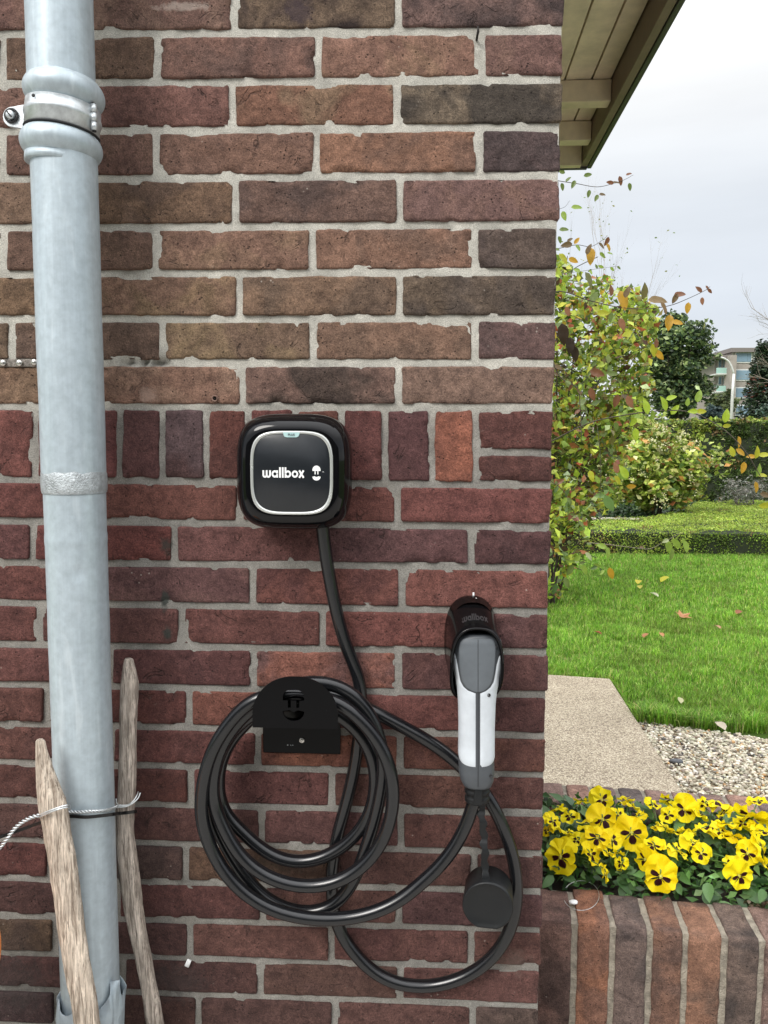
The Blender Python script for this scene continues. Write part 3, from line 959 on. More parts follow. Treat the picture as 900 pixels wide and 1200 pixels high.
secs = [(bcx, bcz, ba * .93, bb * .93, 3.7, -.002), (bcx, bcz, ba * .95, bb * .95, 3.7, -.010), (bcx, bcz, ba * .955, bb * .955, 3.7, -.024),
        (bcx, bcz, ba * .985, bb * .985, 3.7, -.030), (bcx, bcz, ba, bb, 3.7, Yw)]
for i in range(1, 15):
    a = i / 14 * PI / 2
    secs.append(mixs(1 - math.cos(a) if i < 14 else 1.0, Yw + (Yp + .0015 - Yw) * math.sin(a)))
loft('housing', secs, M['gloss'], ch, 128)
N = 128
def band(name, s_out, s_in, mat, parent, y0, prof):
    """closed ring between two superellipses; prof = (t, dy) list across it"""
    vs, fs = [], []
    for t, dy in prof:
        for k in range(N):
            x0, z0 = superell(*s_out, k, N); x1, z1 = superell(*s_in, k, N)
            vs.append((x0 + (x1 - x0) * t, y0 + dy, z0 + (z1 - z0) * t))
    for j in range(len(prof) - 1):
        for k in range(N):
            a, b = j * N + k, j * N + (k + 1) % N
            fs.append((a, b, b + N, a + N))
    me = mesh(name, vs, fs)
    return obj(name, me, mat, parent)
so = (rcx, rcz, ra, rb2, 3.9); si = (rcx, rcz, ra - .0044, rb2 - .0044, 3.75)
band('light_ring', so, si, M['chrome'], ch, Yp, [(0, .002), (.05, -.0008), (.3, -.0017), (.6, -.0017), (.9, -.0009), (1, .001)])
panel = loft('front_panel', [(rcx, rcz, ra - .0042, rb2 - .0042, 3.75, Yp + .002), (rcx, rcz, ra - .0041, rb2 - .0041, 3.75, Yp - .0002), (rcx, rcz, ra - .0048, rb2 - .0048, 3.75, Yp - .0007)], M['panel'], ch, 128)
Yt = Yp - .00085

# lettering built from strokes: unit = x-height
def stroke_word(name, origin, xh, mat, parent, depth=.0003, wt=.27, plane=None, spacing=1.0):
    bm = bmesh.new()
    def plate(pts):
        if len(pts) < 3: return
        vs = [bm.verts.new((x, y, 0)) for x, y in pts]
        try: bm.faces.new(vs)
        except ValueError: pass
    def bar(x0, y0, x1, y1, w=wt):
        d = Vector((x1 - x0, y1 - y0)); d.normalize(); n_ = Vector((-d.y, d.x)) * w / 2
        plate([(x0 + n_.x, y0 + n_.y), (x0 - n_.x, y0 - n_.y), (x1 - n_.x, y1 - n_.y), (x1 + n_.x, y1 + n_.y)])
    def arc(cx, cy, r, a0, a1, w=wt, n_=20, sx=1.0):
        for k in range(n_):
            t0, t1 = a0 + (a1 - a0) * k / n_, a0 + (a1 - a0) * (k + 1) / n_
            ri, ro_ = r - w / 2, r + w / 2
            plate([(cx + ri * math.cos(t0) * sx, cy + ri * math.sin(t0)), (cx + ro_ * math.cos(t0) * sx, cy + ro_ * math.sin(t0)),
                   (cx + ro_ * math.cos(t1) * sx, cy + ro_ * math.sin(t1)), (cx + ri * math.cos(t1) * sx, cy + ri * math.sin(t1))])
    x = 0; h = wt / 2; r = .5 - h
    # w : two joined cups
    for k in range(2):
        cx = x + h + .26
        bar(cx - .26, 1.0, cx - .26, .36); bar(cx + .26, 1.0, cx + .26, .36)
        arc(cx, .37, .26, PI, 2 * PI, n_=12)
        x += .52
    x += 2 * h + .10
    # a
    arc(x + .5, .5, r, 0, 2 * PI, n_=28); bar(x + 1 - h, 1.0, x + 1 - h, 0); x += 1.0 + .16
    # l l
    bar(x + h, 1.42, x + h, 0); x += wt + .15
    bar(x + h, 1.42, x + h, 0); x += wt + .15
    # b
    bar(x + h, 1.42, x + h, 0); arc(x + .5, .5, r, 0, 2 * PI, n_=28); x += 1.0 + .08
    # o
    arc(x + .5, .5, r, 0, 2 * PI, n_=28); x += 1.0 + .04
    # x
    bar(x + .12, 1.0, x + .80, 0, wt * 1.02); bar(x + .80, 1.0, x + .12, 0, wt * 1.02); x += .95
    total = x
    # several coplanar plates overlap: stagger them by a hair so no two faces share a plane
    for i, f in enumerate(list(bm.faces)):
        for v in f.verts: v.co.z = -(i % 7) * .004
    r_ = bmesh.ops.extrude_face_region(bm, geom=list(bm.faces))
    for g in r_['geom']:
        if isinstance(g, bmesh.types.BMVert): g.co.z -= depth / xh
    ex, ez, en = plane if plane else (Vector((1, 0, 0)), Vector((0, 0, 1)), Vector((0, -1, 0)))
    for v in bm.verts:
        v.co = Vector(origin) + ex * (v.co.x * xh) + ez * (v.co.y * xh) + en * (-v.co.z * xh)
    bmesh.ops.recalc_face_normals(bm, faces=bm.faces)
    return obj(name, bm, mat, parent, smooth=False), total * xh
pL, pR = atY(307.6, 559.6, Yt), atY(359.0, 559.6, Yt)
_probe, tw = 1, 6.77
xh = (atY(330, 551.0, Yt).z - atY(330, 559.6, Yt).z)
# width of the word in x-heights is fixed by its letters: scale to the measured width
xw = (pR.x - pL.x)
lt, wtot = stroke_word('lettering', pL, xh, M['print_white'], ch, plane=(Vector((xw / (6.74 * xh), 0, 0)), Vector((0, 0, 1)), Vector((0, -1, 0))))
# emblem: domed cap with two prongs above a smile
def emblem(name, c, s, mat, parent, y, depth=.0003, cut=False):
    bm = bmesh.new()
    def plate(pts):
        vs = [bm.verts.new((c.x + px * s, y, c.z + pz_ * s)) for px, pz_ in pts]
        bm.faces.new(vs)
    cap = [(-.5, .28)] + [(.5 * math.cos(a), .38 + .55 * math.sin(a)) for a in np.linspace(PI, 0, 16)] + [(.5, .28)]
    plate(cap)
    for sx in (-.17, .17):
        plate([(sx - .06, .2798), (sx + .06, .2798), (sx + .06, -.14), (sx - .06, -.14)])
    sm = [(.5 * math.cos(a), -.42 - .46 * math.sin(a)) for a in np.linspace(0, PI, 16)] + [(-.2, -.36), (-.1, -.44), (.1, -.44), (.2, -.36)]
    plate(sm)
    r_ = bmesh.ops.extrude_face_region(bm, geom=list(bm.faces))
    for g in r_['geom']:
        if isinstance(g, bmesh.types.BMVert): g.co.y -= depth
    bmesh.ops.recalc_face_normals(bm, faces=bm.faces)
    return obj(name, bm, mat, parent, smooth=False)
ec = atY(370.9, 554.6, Yt)
emblem('emblem', ec, (atY(375.7, 554, Yt).x - atY(366.1, 554, Yt).x), M['print_white'], ch, Yt)
def text(name, body, loc, size, mat, parent, depth=.0002, rot=(PI / 2, 0, 0), off=0.0, align='CENTER'):
    cu = bpy.data.curves.new(name, 'FONT')
    cu.body = body; cu.size = size; cu.extrude = depth; cu.offset = off
    cu.align_x = align; cu.align_y = 'CENTER'
    cu.materials.append(mat)
    o = bpy.data.objects.new(name, cu)
    link(o, parent)
    o.matrix_parent_inverse = WORLD_INV(parent)
    o.location = loc; o.rotation_euler = rot
    bpy.context.view_layer.update()
    me = bpy.data.meshes.new_from_object(o.evaluated_get(bpy.context.evaluated_depsgraph_get()))
    bpy.data.objects.remove(o)
    me.name = name
    o = bpy.data.objects.new(name, me)
    link(o, parent)
    o.matrix_parent_inverse = WORLD_INV(parent)
    o.location = loc; o.rotation_euler = rot
    return o
# badge tab hanging from the ring
b0 = atY(341.5, 509.5, Yt)
ol = [(-.0112, .0032), (.0112, .0032), (.0104, -.0004), (.0088, -.0026), (.0062, -.0034), (-.0062, -.0034), (-.0088, -.0026), (-.0104, -.0004)]
prism('badge', [b0 + Vector((x, .0002, z)) for x, z in ol], Vector((0, -.0012, 0)), M['badge'], ch)
text('badge_lettering', 'PLUS', b0 + Vector((0, -.00125, -.0001)), .0042, M['print_dark'], ch, off=.00008)
text('trademark_sign', 'TM', atY(378.6, 553.2, Yt), .0018, M['print_white'], ch, depth=.0001)

# ================================================================= BRACKET (cable hook)
hk = empty('cable_hook', (atY(350, 850).x, 0, atY(350, 850).z), 'flat black arched cable hook plate holding the coiled cable', 'cable hook')
Yf = -.094
Ya = Yf
# lower mounting plate against the wall and the arched front plate
c0, c1 = atY(308, 848, -.006), atY(399, 884, -.006)
bm = bmesh.new(); bm_box(bm, (c0.x, -.0065, c1.z), (c1.x, -.003, c0.z + .03), .0012, 2)
obj('mounting_plate', bm, M['gloss_soft'], hk, smooth=False)
aL, aR, aT, aB = atY(296, 853, Ya), atY(396, 853, Ya), atY(341, 793, Ya), atY(345, 853.5, Ya)
acx = (aL.x + aR.x) / 2; aw = (aR.x - aL.x) / 2; zB_, zT_ = aB.z, aT.z
e_ = .018
def arch_pts(inset=0, y=Ya):
    pts = [Vector((acx - aw + inset, y, zB_ + inset))]
    n_ = 40
    for k in range(n_ + 1):
        a = PI - PI * k / n_
        pts.append(Vector((acx + (aw - inset) * abs(math.cos(a)) ** .92 * (1 if math.cos(a) > 0 else -1), y, zB_ + e_ + (zT_ - zB_ - e_ - inset) * math.sin(a))))
    pts.append(Vector((acx + aw - inset, y, zB_ + inset)))
    return pts
# emblem window cut through the front plate: plate is built as a boolean-free grid around the opening
fp = prism('front_plate', arch_pts(), Vector((0, .0025, 0)), M['gloss_soft'], hk, 0)
def cutter(fn):
    bm = bmesh.new()
    vs = [bm.verts.new(p) for p in fn]
    f = bm.faces.new(vs)
    r_ = bmesh.ops.extrude_face_region(bm, geom=[f])
    for g in r_['geom']:
        if isinstance(g, bmesh.types.BMVert): g.co.y += .02
    bmesh.ops.recalc_face_normals(bm, faces=bm.faces)
    me = bpy.data.meshes.new('cut'); bm.to_mesh(me); bm.free(); return me
emc = atY(344, 824, Ya); es = atY(356.5, 824, Ya).x - atY(331.5, 824, Ya).x
cap = [(-.5, .12)] + [(.5 * math.cos(a), .32 + .34 * math.sin(a)) for a in np.linspace(PI, 0, 14)] + [(.5, .12), (.27, .12), (.27, -.22), (.13, -.22), (.13, .12), (-.13, .12), (-.13, -.22), (-.27, -.22), (-.27, .12)]
smile = [(.5 * math.cos(a), -.40 - .46 * math.sin(a)) for a in np.linspace(0, PI, 14)] + [(-.2, -.34), (0, -.44), (.2, -.34)]
for pts in (cap, smile):
    me = cutter([emc + Vector((x * es, -.008, z * es)) for x, z in pts])
    co = bpy.data.objects.new('cut', me); scene.collection.objects.link(co)
    md = fp.modifiers.new('b', 'BOOLEAN'); md.object = co; md.operation = 'DIFFERENCE'; md.solver = 'EXACT'
    bpy.context.view_layer.update()
    dg = bpy.context.evaluated_depsgraph_get()
    nm = bpy.data.meshes.new_from_object(fp.evaluated_get(dg))
    fp.modifiers.clear(); fp.data = nm
    bpy.data.objects.remove(co)
# shelf that carries the coil: a half-round shell between plates
vs, fs = [], []
NN = 32
for j, y in enumerate((-.0066, Ya + .0024)):
    for k in range(NN + 1):
        a = PI - PI * k / NN
        vs.append((acx + .034 * math.cos(a), y, zB_ + .010 + .034 * math.sin(a)))
    for k in range(NN + 1):
        a = PI * k / NN
        vs.append((acx + .031 * math.cos(a), y, zB_ + .010 + .031 * math.sin(a)))
T = 2 * (NN + 1)
for k in range(T):
    fs.append((k, (k + 1) % T, T + (k + 1) % T, T + k))
obj('shelf', mesh('shelf', vs, fs), M['gloss_soft'], hk)
bm = bmesh.new(); bm_box(bm, (acx - aw * .80, Ya + .0026, zB_ - .0005), (acx + aw * .80, -.0064, zB_ + .002), 0)
obj('bottom_web', bm, M['gloss_soft'], hk, smooth=False)
sc = atY(353.8, 867.5, -.0066)
lathe('screw', [(.0042, 0), (.0041, -.0012), (.003, -.0018), (0, -.0018)], sc, M['steel_scr'], hk, 20, axis='Y')
tube('screw_recess', [sc + Vector((.0018 * math.cos(a), -.0019, .0018 * math.sin(a))) for a in np.linspace(0, 5.2, 14)], .0003, M['recess_black'], hk, 6)
for i, dx in enumerate((-.021, -.0165, -.0135)):
    c = atY(353.8, 873.5, -.0066) + Vector((dx, 0, 0))
    lathe('small_mark', [(.0009 if i == 0 else .0006, 0), (.0008 if i == 0 else .0005, -.0003), (0, -.0003)], c, M['zinc_pale'], hk, 8, axis='Y')

# ================================================================= CABLE
def mat_cable():
    t = NT('black_cable')
    v = t.n('NewGeometry').outputs['Position']
    nz = t.noise(60, 4, .6, v)
    scf = t.ramp(t.noise(140, 5, .8, v, 1.5), .68, .76)
    c = t.mix(t.math('MULTIPLY', scf, .35), (.007, .0075, .009), (.12, .115, .11))
    t.set(Base_Color=c, Roughness=t.math('ADD', t.math('MULTIPLY', nz, .16), .14), Specular_IOR_Level=.62, Normal=t.bump(nz, .08, .001))
    return t.m
M['cable'] = mat_cable()
def Z1(x, y): return (220 + x / 3.4615, 770 + y / 3.4615)
def Z2(x, y): return (220 + x / 3.4615, 920 + y / 3.4615)
def Z3(x, y): return (420 + x / 4.0909, 900 + y / 4.0909)
cp = []
def add(fn, pts, y0, y1=None):
    y1 = y0 if y1 is None else y1
    for i, (x, y) in enumerate(pts):
        px, py = fn(x, y) if fn else (x, y)
        q = atY(px, py, y0 + (y1 - y0) * i / max(1, len(pts) - 1))
        if len(cp) > 1:
            dl = (cp[-1] - cp[-2]); dl.y = 0; dl.normalize()
            if (q - cp[-1]).dot(dl) < .012 and (q - cp[-1]).length < .05: continue
        cp.append(atY(px, py, y0 + (y1 - y0) * i / max(1, len(pts) - 1)))
# down from the charger, past the coil
add(None, [(377.5, 612), (380, 640), (384, 665), (390.5, 700), (398.5, 735), (408, 765)], -.034, -.016)
add(Z1, [(700, 85), (706, 160), (702, 240), (694, 330), (682, 420), (662, 520), (636, 620)], -.013)
add(Z2, [(640, 75), (612, 180), (592, 280), (582, 390), (585, 480), (600, 560), (640, 640)], -.013)
add(Z3, [(45, 962), (110, 1008), (200, 1040), (310, 1052), (420, 1036), (520, 1000), (610, 944), (680, 868), (730, 780), (757, 680), (763, 580), (752, 470), (728, 370), (694, 280), (655, 195), (615, 130)], -.014, -.03)
add(None, [(556, 912), (540, 898), (522, 881), (500, 867), (478, 855), (458, 844)], -.022, -.024)
# joins the coil: under the hook's right side, over the shelf, first (inner) turn
add(None, [(438, 834), (417, 824), (395, 815), (370, 812), (345, 812), (318, 820)], -.026, -.030)
add(Z1, [(278, 232), (215, 285), (160, 355), (126, 440), (122, 540), (142, 640)], -.030)
add(Z2, [(158, 95), (200, 165), (270, 240), (350, 295), (440, 318), (530, 305), (620, 262), (695, 195), (740, 120), (762, 30)], -.032, -.036)
add(Z1, [(768, 520), (762, 440), (738, 370), (698, 302), (648, 258)], -.036)
add(None, [(392, 834), (368, 824), (345, 822), (322, 828)], -.040, -.048)
add(Z1, [(285, 215), (222, 255), (160, 325), (118, 420), (96, 520), (90, 620)], -.052)
# second turn: dips below the others and climbs again on the right
add(Z2, [(100, 110), (135, 210), (185, 300), (240, 385), (300, 452), (380, 500), (470, 522), (560, 512), (630, 462), (675, 390), (705, 310), (738, 210), (770, 100), (785, 10)], -.050, -.046)
add(Z1, [(800, 540), (800, 450), (785, 350), (752, 250), (700, 170), (625, 118), (540, 95)], -.050, -.056)
add(None, [(352, 800), (328, 806)], -.060)
add(Z1, [(292, 185), (225, 235), (160, 315), (118, 400), (100, 500), (97, 600)], -.070)
# third turn, in front
add(Z2, [(108, 40), (128, 130), (160, 210), (215, 295), (290, 358), (380, 398), (480, 415), (580, 405), (670, 365), (745, 300), (800, 215), (830, 120), (838, 30)], -.071, -.070)
add(Z1, [(838, 560), (828, 470), (800, 385), (750, 305), (690, 240), (630, 190), (575, 165)], -.070, -.070)
add(None, [(360, 813), (330, 814)], -.074)
add(Z1, [(292, 150), (225, 200), (160, 275), (105, 360), (70, 460), (54, 560), (50, 650)], -.078)
# last turn leaves the coil and swings over to the plug
add(Z2, [(50, 80), (62, 160), (85, 240), (120, 315), (170, 385), (235, 446), (310, 494), (395, 525), (480, 541), (570, 547), (660, 541), (740, 524), (820, 492), (880, 462)], -.078, -.066)
add(Z3, [(110, 655), (200, 612), (290, 558), (370, 495), (440, 415), (495, 325), (532, 240), (552, 175), (560, 120)], -.064, -.058)
def even(P, step):
    out = [P[0]]; acc = 0
    for i in range(1, len(P)):
        seg = (P[i] - P[i - 1]).length; d = step - acc
        while d <= seg:
            out.append(P[i - 1].lerp(P[i], d / seg)); d += step
        acc = seg - (d - step)
    return out
cpe = even(spline(cp, 5), .011)
for it in range(9):
    cpe = [cpe[0]] + [cpe[i] * .5 + (cpe[i - 1] + cpe[i + 1]) * .25 for i in range(1, len(cpe) - 1)] + [cpe[-1]]
cab = tube('charging_cable', spline(cpe, 3), .0094, M['cable'], None, 16)
tag(cab, 'thick black charging cable coiled in loops over the wall hook and looping to the plug', 'cable')

# ================================================================= HOLSTER
def mat_smoke():
    t = NT('smoked_plastic')
    t.set(Base_Color=(.006, .006, .006), Roughness=.1, Specular_IOR_Level=.3)
    tr = t.n('BsdfTransparent'); tr.inputs['Color'].default_value = (.20, .17, .16, 1)
    mx = t.n('MixShader'); mx.inputs[0].default_value = .72
    t.l(tr.outputs[0], mx.inputs[1]); t.l(t.b.outputs[0], mx.inputs[2]); t.l(mx.outputs[0], t.out.inputs['Surface'])
    return t.m
M['smoke'] = mat_smoke()
hs = empty('plug_holster', (atY(553, 745).x, 0, atY(553, 745).z), 'glossy black hooded holster on the wall near the corner with the plug hung in it', 'plug holster')
f0, f1 = atY(520.5, 745, -.004), atY(582.5, 745, -.004); ft = atY(552, 698, -.004).z; fb = atY(552, 800, -.004).z
fcx, fcz, fa, fb_ = (f0.x + f1.x) / 2, (ft + fb) / 2, (f1.x - f0.x) / 2, (ft - fb) / 2
loft('flange', [(fcx, fcz, fa, fb_, 2.5, -.003), (fcx, fcz, fa, fb_, 2.5, -.006), (fcx, fcz, fa * .97, fb_ * .98, 2.5, -.012), (fcx + .001, fcz, fa * .90, fb_ * .93, 2.5, -.030)], M['smoke'], hs, 72, cap0=False, cap1=False)
Yr = -.098
g0, g1 = atY(527.5, 770, Yr), atY(591, 770, Yr); gt = atY(558, 735, Yr).z; gb = atY(558, 838, Yr).z
gcx, gcz, ga, gb_ = (g0.x + g1.x) / 2, (gt + gb) / 2, (g1.x - g0.x) / 2, (gt - gb) / 2
def hmix(t, y, shrink=0, ex=2.8):
    return (fcx * (1 - t) + gcx * t, (fcz) * (1 - t) + gcz * t, (fa * .96) * (1 - t) + ga * t - shrink, (fb_ * .97) * (1 - t) + gb_ * t - shrink, ex, y)
hood_secs = []
for i in range(13):
    t = i / 12
    hood_secs.append(hmix(t ** .9, -.004 + (Yr + .004) * t + 0))
hood_secs.append((gcx, gcz, ga - .0006, gb_ - .0006, 2.6, Yr - .0018))
hood_secs.append((gcx, gcz, ga - .0020, gb_ - .0020, 2.6, Yr - .0026))
hood_secs.append((gcx, gcz, ga - .0036, gb_ - .0036, 2.6, Yr - .0016))
for i in range(8):
    t = 1 - i / 8 * .75
    s = hmix(t, -.004 + (Yr + .004) * t)
    hood_secs.append((s[0], s[1], s[2] - .0042, s[3] - .0042, 2.6, s[5]))
vs, fs = [], []
NH = 96
for si_, s in enumerate(hood_secs):
    for k in range(NH):
        x, z = superell(*s[:5], k, NH)
        # the mouth is cut back towards the wall on its underside
        fr = max(0, (s[1] - z) / s[3])
        y = s[5] * (1 - .55 * min(1, fr * 1.0) ** 1.5) if fr > 0 else s[5]
        vs.append((x, y, z))
for j in range(len(hood_secs) - 1):
    for k in range(NH):
        a, b = j * NH + k, j * NH + (k + 1) % NH
        fs.append((a, b, b + NH, a + NH))
fs.append(tuple((len(hood_secs) - 1) * NH + k for k in range(NH)))
me = mesh('hood', vs, fs)
bm = bmesh.new(); bm.from_mesh(me); bmesh.ops.recalc_face_normals(bm, faces=bm.faces); bm.to_mesh(me); bm.free()
M['hood'] = mat_gloss('black_hood_plastic', (.004, .004, .0045), .12, 0)
M['hood'].node_tree.nodes['Principled BSDF'].inputs['Specular IOR Level'].default_value = .06
obj('hood', me, M['hood'], hs)
lip = []
for k in range(41):
    a = PI * (.04 + .92 * k / 40)
    lip.append(Vector((gcx + (ga - .0012) * abs(math.cos(a)) ** (2 / 2.6) * (1 if math.cos(a) > 0 else -1), Yr - .0018, gcz + (gb_ - .0012) * math.sin(a) ** (2 / 2.6))))
tube('hood_rim', lip, .0014, M['gloss'], hs, 8)
# raised word on the sloping top of the hood
wl_ = atY(541, 727, -.074); wr_ = atY(577, 727, -.074)
slope = Vector((0, -.098 + .006, gt - ft)).normalized()
th = -slope if slope.z < 0 else slope
# find the hood surface height at a given y (top centre line)
def hood_top(y):
    t = (y + .004) / (Yr + .004); s = hmix(max(0, t) ** .9, y)
    return s[1] + s[3]
ya_, yb_ = -.075, -.052
A_, B_ = Vector((0, ya_, hood_top(ya_))), Vector((0, yb_, hood_top(yb_)))
ezz = (B_ - A_).normalized(); enn = Vector((1, 0, 0)).cross(ezz)
if enn.z < 0: enn = -enn
w_w = .037
xh2 = w_w / 6.74
lo_, _w = stroke_word('raised_lettering', Vector((gcx - w_w / 2 - .001, 0, 0)), xh2, M['emboss'], hs, depth=.0006, plane=(Vector((1, 0, 0)), Vector((0, 2.6, 0)), Vector((0, 0, 1))))
for v in lo_.data.vertices:
    y = v.co.y - .078
    t = max(0, (y + .004) / (Yr + .004)) ** .9; s = hmix(t, y)
    v.co = Vector((v.co.x, y, s[1] + s[3] * max(0, 1 - abs((v.co.x - s[0]) / s[2]) ** 2.6) ** (1 / 2.6) + .0002 + v.co.z * 1.0))
# hanging hole with its small screw above
wsc = atY(554.7, 699.5, -.001)
bm = bmesh.new()
bm_box(bm, wsc + Vector((-.0012, -.0015, -.0012)), wsc + Vector((.0014, .001, .0065)), .0005, 2)
chip = obj('plaster_chip', bm, M['print_white'], None)
tag(chip, 'tiny white chip on the brick just above the plug holster', 'chip')
lathe('rim_screw', [(.0016, 0), (.0014, -.001), (0, -.0013)], atY(558, 701.5, -.012), M['steel_scr'], hs, 12, axis='Y')

# ================================================================= PLUG
def mat_plastic(name, col, rough, gr=700):
    t = NT(name)
    v = t.n('NewGeometry').outputs['Position']
    c = t.mix(1.0, col, t.ramp(t.noise(40, 4, .6, v), .3, .7, (.9, .9, .9), (1.08, 1.08, 1.08)), 'MULTIPLY')
    t.set(Base_Color=c, Roughness=rough, Normal=t.bump(t.noise(gr, 2, .5, v), .25, .0004))
    return t.m
M['grip_white'] = mat_plastic('white_grip_plastic', (.60, .645, .69), .42)
M['grip_grey'] = mat_plastic('grey_plastic', (.070, .078, .088), .45)
M['pad_grey'] = mat_plastic('grey_rubber_pad', (.115, .13, .145), .55)
M['rubber'] = mat_plastic('black_rubber', (.011, .012, .013), .42)
M['rubber'].node_tree.nodes['Principled BSDF'].inputs['Specular IOR Level'].default_value = .3
pg = empty('charging_plug', (atY(560, 850).x, -.07, atY(560, 850).z), 'white and grey charging plug hanging head up in the black holster', 'plug')
# centre line, half width, front y and depth against height (pixel rows measured on the plug's own plane)
spec = [(741, 560, 16, -.0935), (744, 560, 23, -.096), (750, 560, 27.5, -.0975), (762, 560, 29.5, -.098), (780, 559.7, 28.5, -.0975), (795, 559.5, 25.5, -.0965), (810, 559, 22.5, -.095),
        (825, 558.8, 21.2, -.0935), (850, 558.6, 20.6, -.0915), (875, 558.4, 20.6, -.0905), (893, 558.3, 20.9, -.0905), (905, 558.6, 20.9, -.090), (913, 559, 19.5, -.0885), (919, 559.3, 16.5, -.0865)]
def pspec(py):
    for i in range(len(spec) - 1):
        a, b = spec[i], spec[i + 1]
        if a[0] <= py <= b[0]:
            t = (py - a[0]) / (b[0] - a[0]); t2 = t * t * (3 - 2 * t) * .35 + t * .65
            return tuple(a[k] + (b[k] - a[k]) * t2 for k in range(4))
    return spec[-1] if py > spec[-1][0] else spec[0]
def psurf(py, u, off=0.0):
    """point on the plug: u in [-1,1] across the front, 1..3 round the back"""
    _, cx, hw, yf = pspec(py)
    c = atY(cx, py, yf + .018); e = atY(cx + hw, py, yf + .018)
    w = e.x - c.x
    dep = .021 if py > 800 else .021
    a = u * PI / 2
    x = c.x + (w + off) * math.sin(a) if True else 0
    sgn = 1 if math.cos(a) >= 0 else -1
    y = yf + .021 - (dep + off) * sgn * abs(math.cos(a)) ** .72
    sx = 1 if math.sin(a) >= 0 else -1
    x = c.x + (w + off) * sx * abs(math.sin(a)) ** .80
    return Vector((x, y, c.z))
def plug_patch(name, rows, ulr, mat, off, nu=14, close=False):
    """rows: pixel rows; ulr(py) -> (u0, u1)"""
    vs, fs = [], []
    for py in rows:
        u0, u1 = ulr(py)
        for i in range(nu + 1):
            e2 = off
            if i in (0, nu): e2 = -.0004
            vs.append(psurf(py, u0 + (u1 - u0) * i / nu, e2))
    m = nu + 1
    for j in range(len(rows) - 1):
        for i in range(nu):
            a = j * m + i
            fs.append((a, a + 1, a + m + 1, a + m))
    me = mesh(name, vs, fs)
    bm = bmesh.new(); bm.from_mesh(me); bmesh.ops.recalc_face_normals(bm, faces=bm.faces); bm.to_mesh(me); bm.free()
    return obj(name, me, mat, pg)
rowsA = list(np.linspace(741, 919, 90))
vs, fs = [], []
nu = 48
for py in rowsA:
    for i in range(nu): vs.append(psurf(py, -2 + 4 * i / nu))
for j in range(len(rowsA) - 1):
    for i in range(nu):
        a, b = j * nu + i, j * nu + (i + 1) % nu
        fs.append((a, b, b + nu, a + nu))
fs.append(tuple(range(nu))[::-1]); fs.append(tuple((len(rowsA) - 1) * nu + i for i in range(nu)))
me = mesh('handle_core', vs, fs)
bm = bmesh.new(); bm.from_mesh(me); bmesh.ops.recalc_face_normals(bm, faces=bm.faces); bm.to_mesh(me); bm.free()
obj('handle_core', me, M['grip_grey'], pg)
def u_of(py, px):
    """which u lands on pixel column px, on row py (front half)"""
    _, cx, hw, yf = pspec(py)
    s = max(-1, min(1, (px - cx) / hw))
    return math.copysign(math.asin(abs(s) ** (1 / .80)) / (PI / 2), s)
def interp(tab, y):
    ys = [t[0] for t in tab]; return float(np.interp(y, ys, [t[1] for t in tab]))
inL = [(763, 531.5), (766, 533.5), (775, 535.5), (785, 537.2), (795, 539), (801, 542.5), (805, 548), (807.5, 556.9), (894, 556.9)]
inR = [(763, 586.5), (766, 583.5), (775, 580.5), (785, 579.0), (795, 577), (801, 573), (805, 567.5), (807.5, 560.8), (894, 560.8)]
rws = sorted(set(list(np.linspace(763, 807.5, 34)) + list(np.linspace(807.5, 886, 26))))
rws = [763.0, 763.6, 764.6] + [r for r in rws if r > 765.3]
def ul_left(py):
    t = min(1, max(0, (py - 763) / 4.0)) ** .5
    ui = u_of(py, interp(inL, py)); uo = -1.5
    if py < 767: uo = ui + (uo - ui) * t
    return (uo, ui)
def ul_right(py):
    t = min(1, max(0, (py - 763) / 4.0)) ** .5
    ui = u_of(py, interp(inR, py)); uo = 1.5
    if py < 767: uo = ui + (uo - ui) * t
    return (ui, uo)
def curved_patch(name, ulr, mat, sgn):
    nu = 20
    vs, fs = [], []
    rr = rws
    # bottom edge curves down toward the centre
    for j, py in enumerate(rr):
        u0, u1 = ulr(py)
        for i in range(nu + 1):
            u = u0 + (u1 - u0) * i / nu
            frac = max(0, (py - 840) / (886 - 840))
            low = 7.5 * (1 - min(1, abs(u)) ** 2)
            yy = py + frac * low
            off = .0009 if (0 < i < nu and 0 < j < len(rr) - 1) else -.0003
            vs.append(psurf(yy, u, off))
    m = nu + 1
    for j in range(len(rr) - 1):
        for i in range(nu):
            a = j * m + i
            fs.append((a, a + 1, a + m + 1, a + m))
    me = mesh(name, vs, fs)
    bm = bmesh.new(); bm.from_mesh(me); bmesh.ops.recalc_face_normals(bm, faces=bm.faces)
    bm.to_mesh(me); bm.free()
    return obj(name, me, mat, pg)
curved_patch('grip_shell', ul_left, M['grip_white'], -1)
curved_patch('grip_shell', ul_right, M['grip_white'], 1)
padL = [(744.5, 546), (746, 541), (750, 538), (756, 536.8), (770, 537), (785, 538.5), (795, 541.2), (801, 545.5), (804.5, 552), (805.5, 557)]
padR = [(744.5, 572), (746, 577), (750, 579), (756, 580), (770, 579.5), (785, 577.8), (795, 575), (801, 570.5), (804.5, 565), (805.5, 560)]
prow = [744.5, 745.0, 746, 748] + list(np.linspace(750, 795, 24)) + [797.5, 799, 801, 803, 804.5, 805.5]
plug_patch('thumb_pad', prow, lambda y: (u_of(y, interp(padL, y)), u_of(y, interp(padR, y))), M['pad_grey'], .0016, 24)
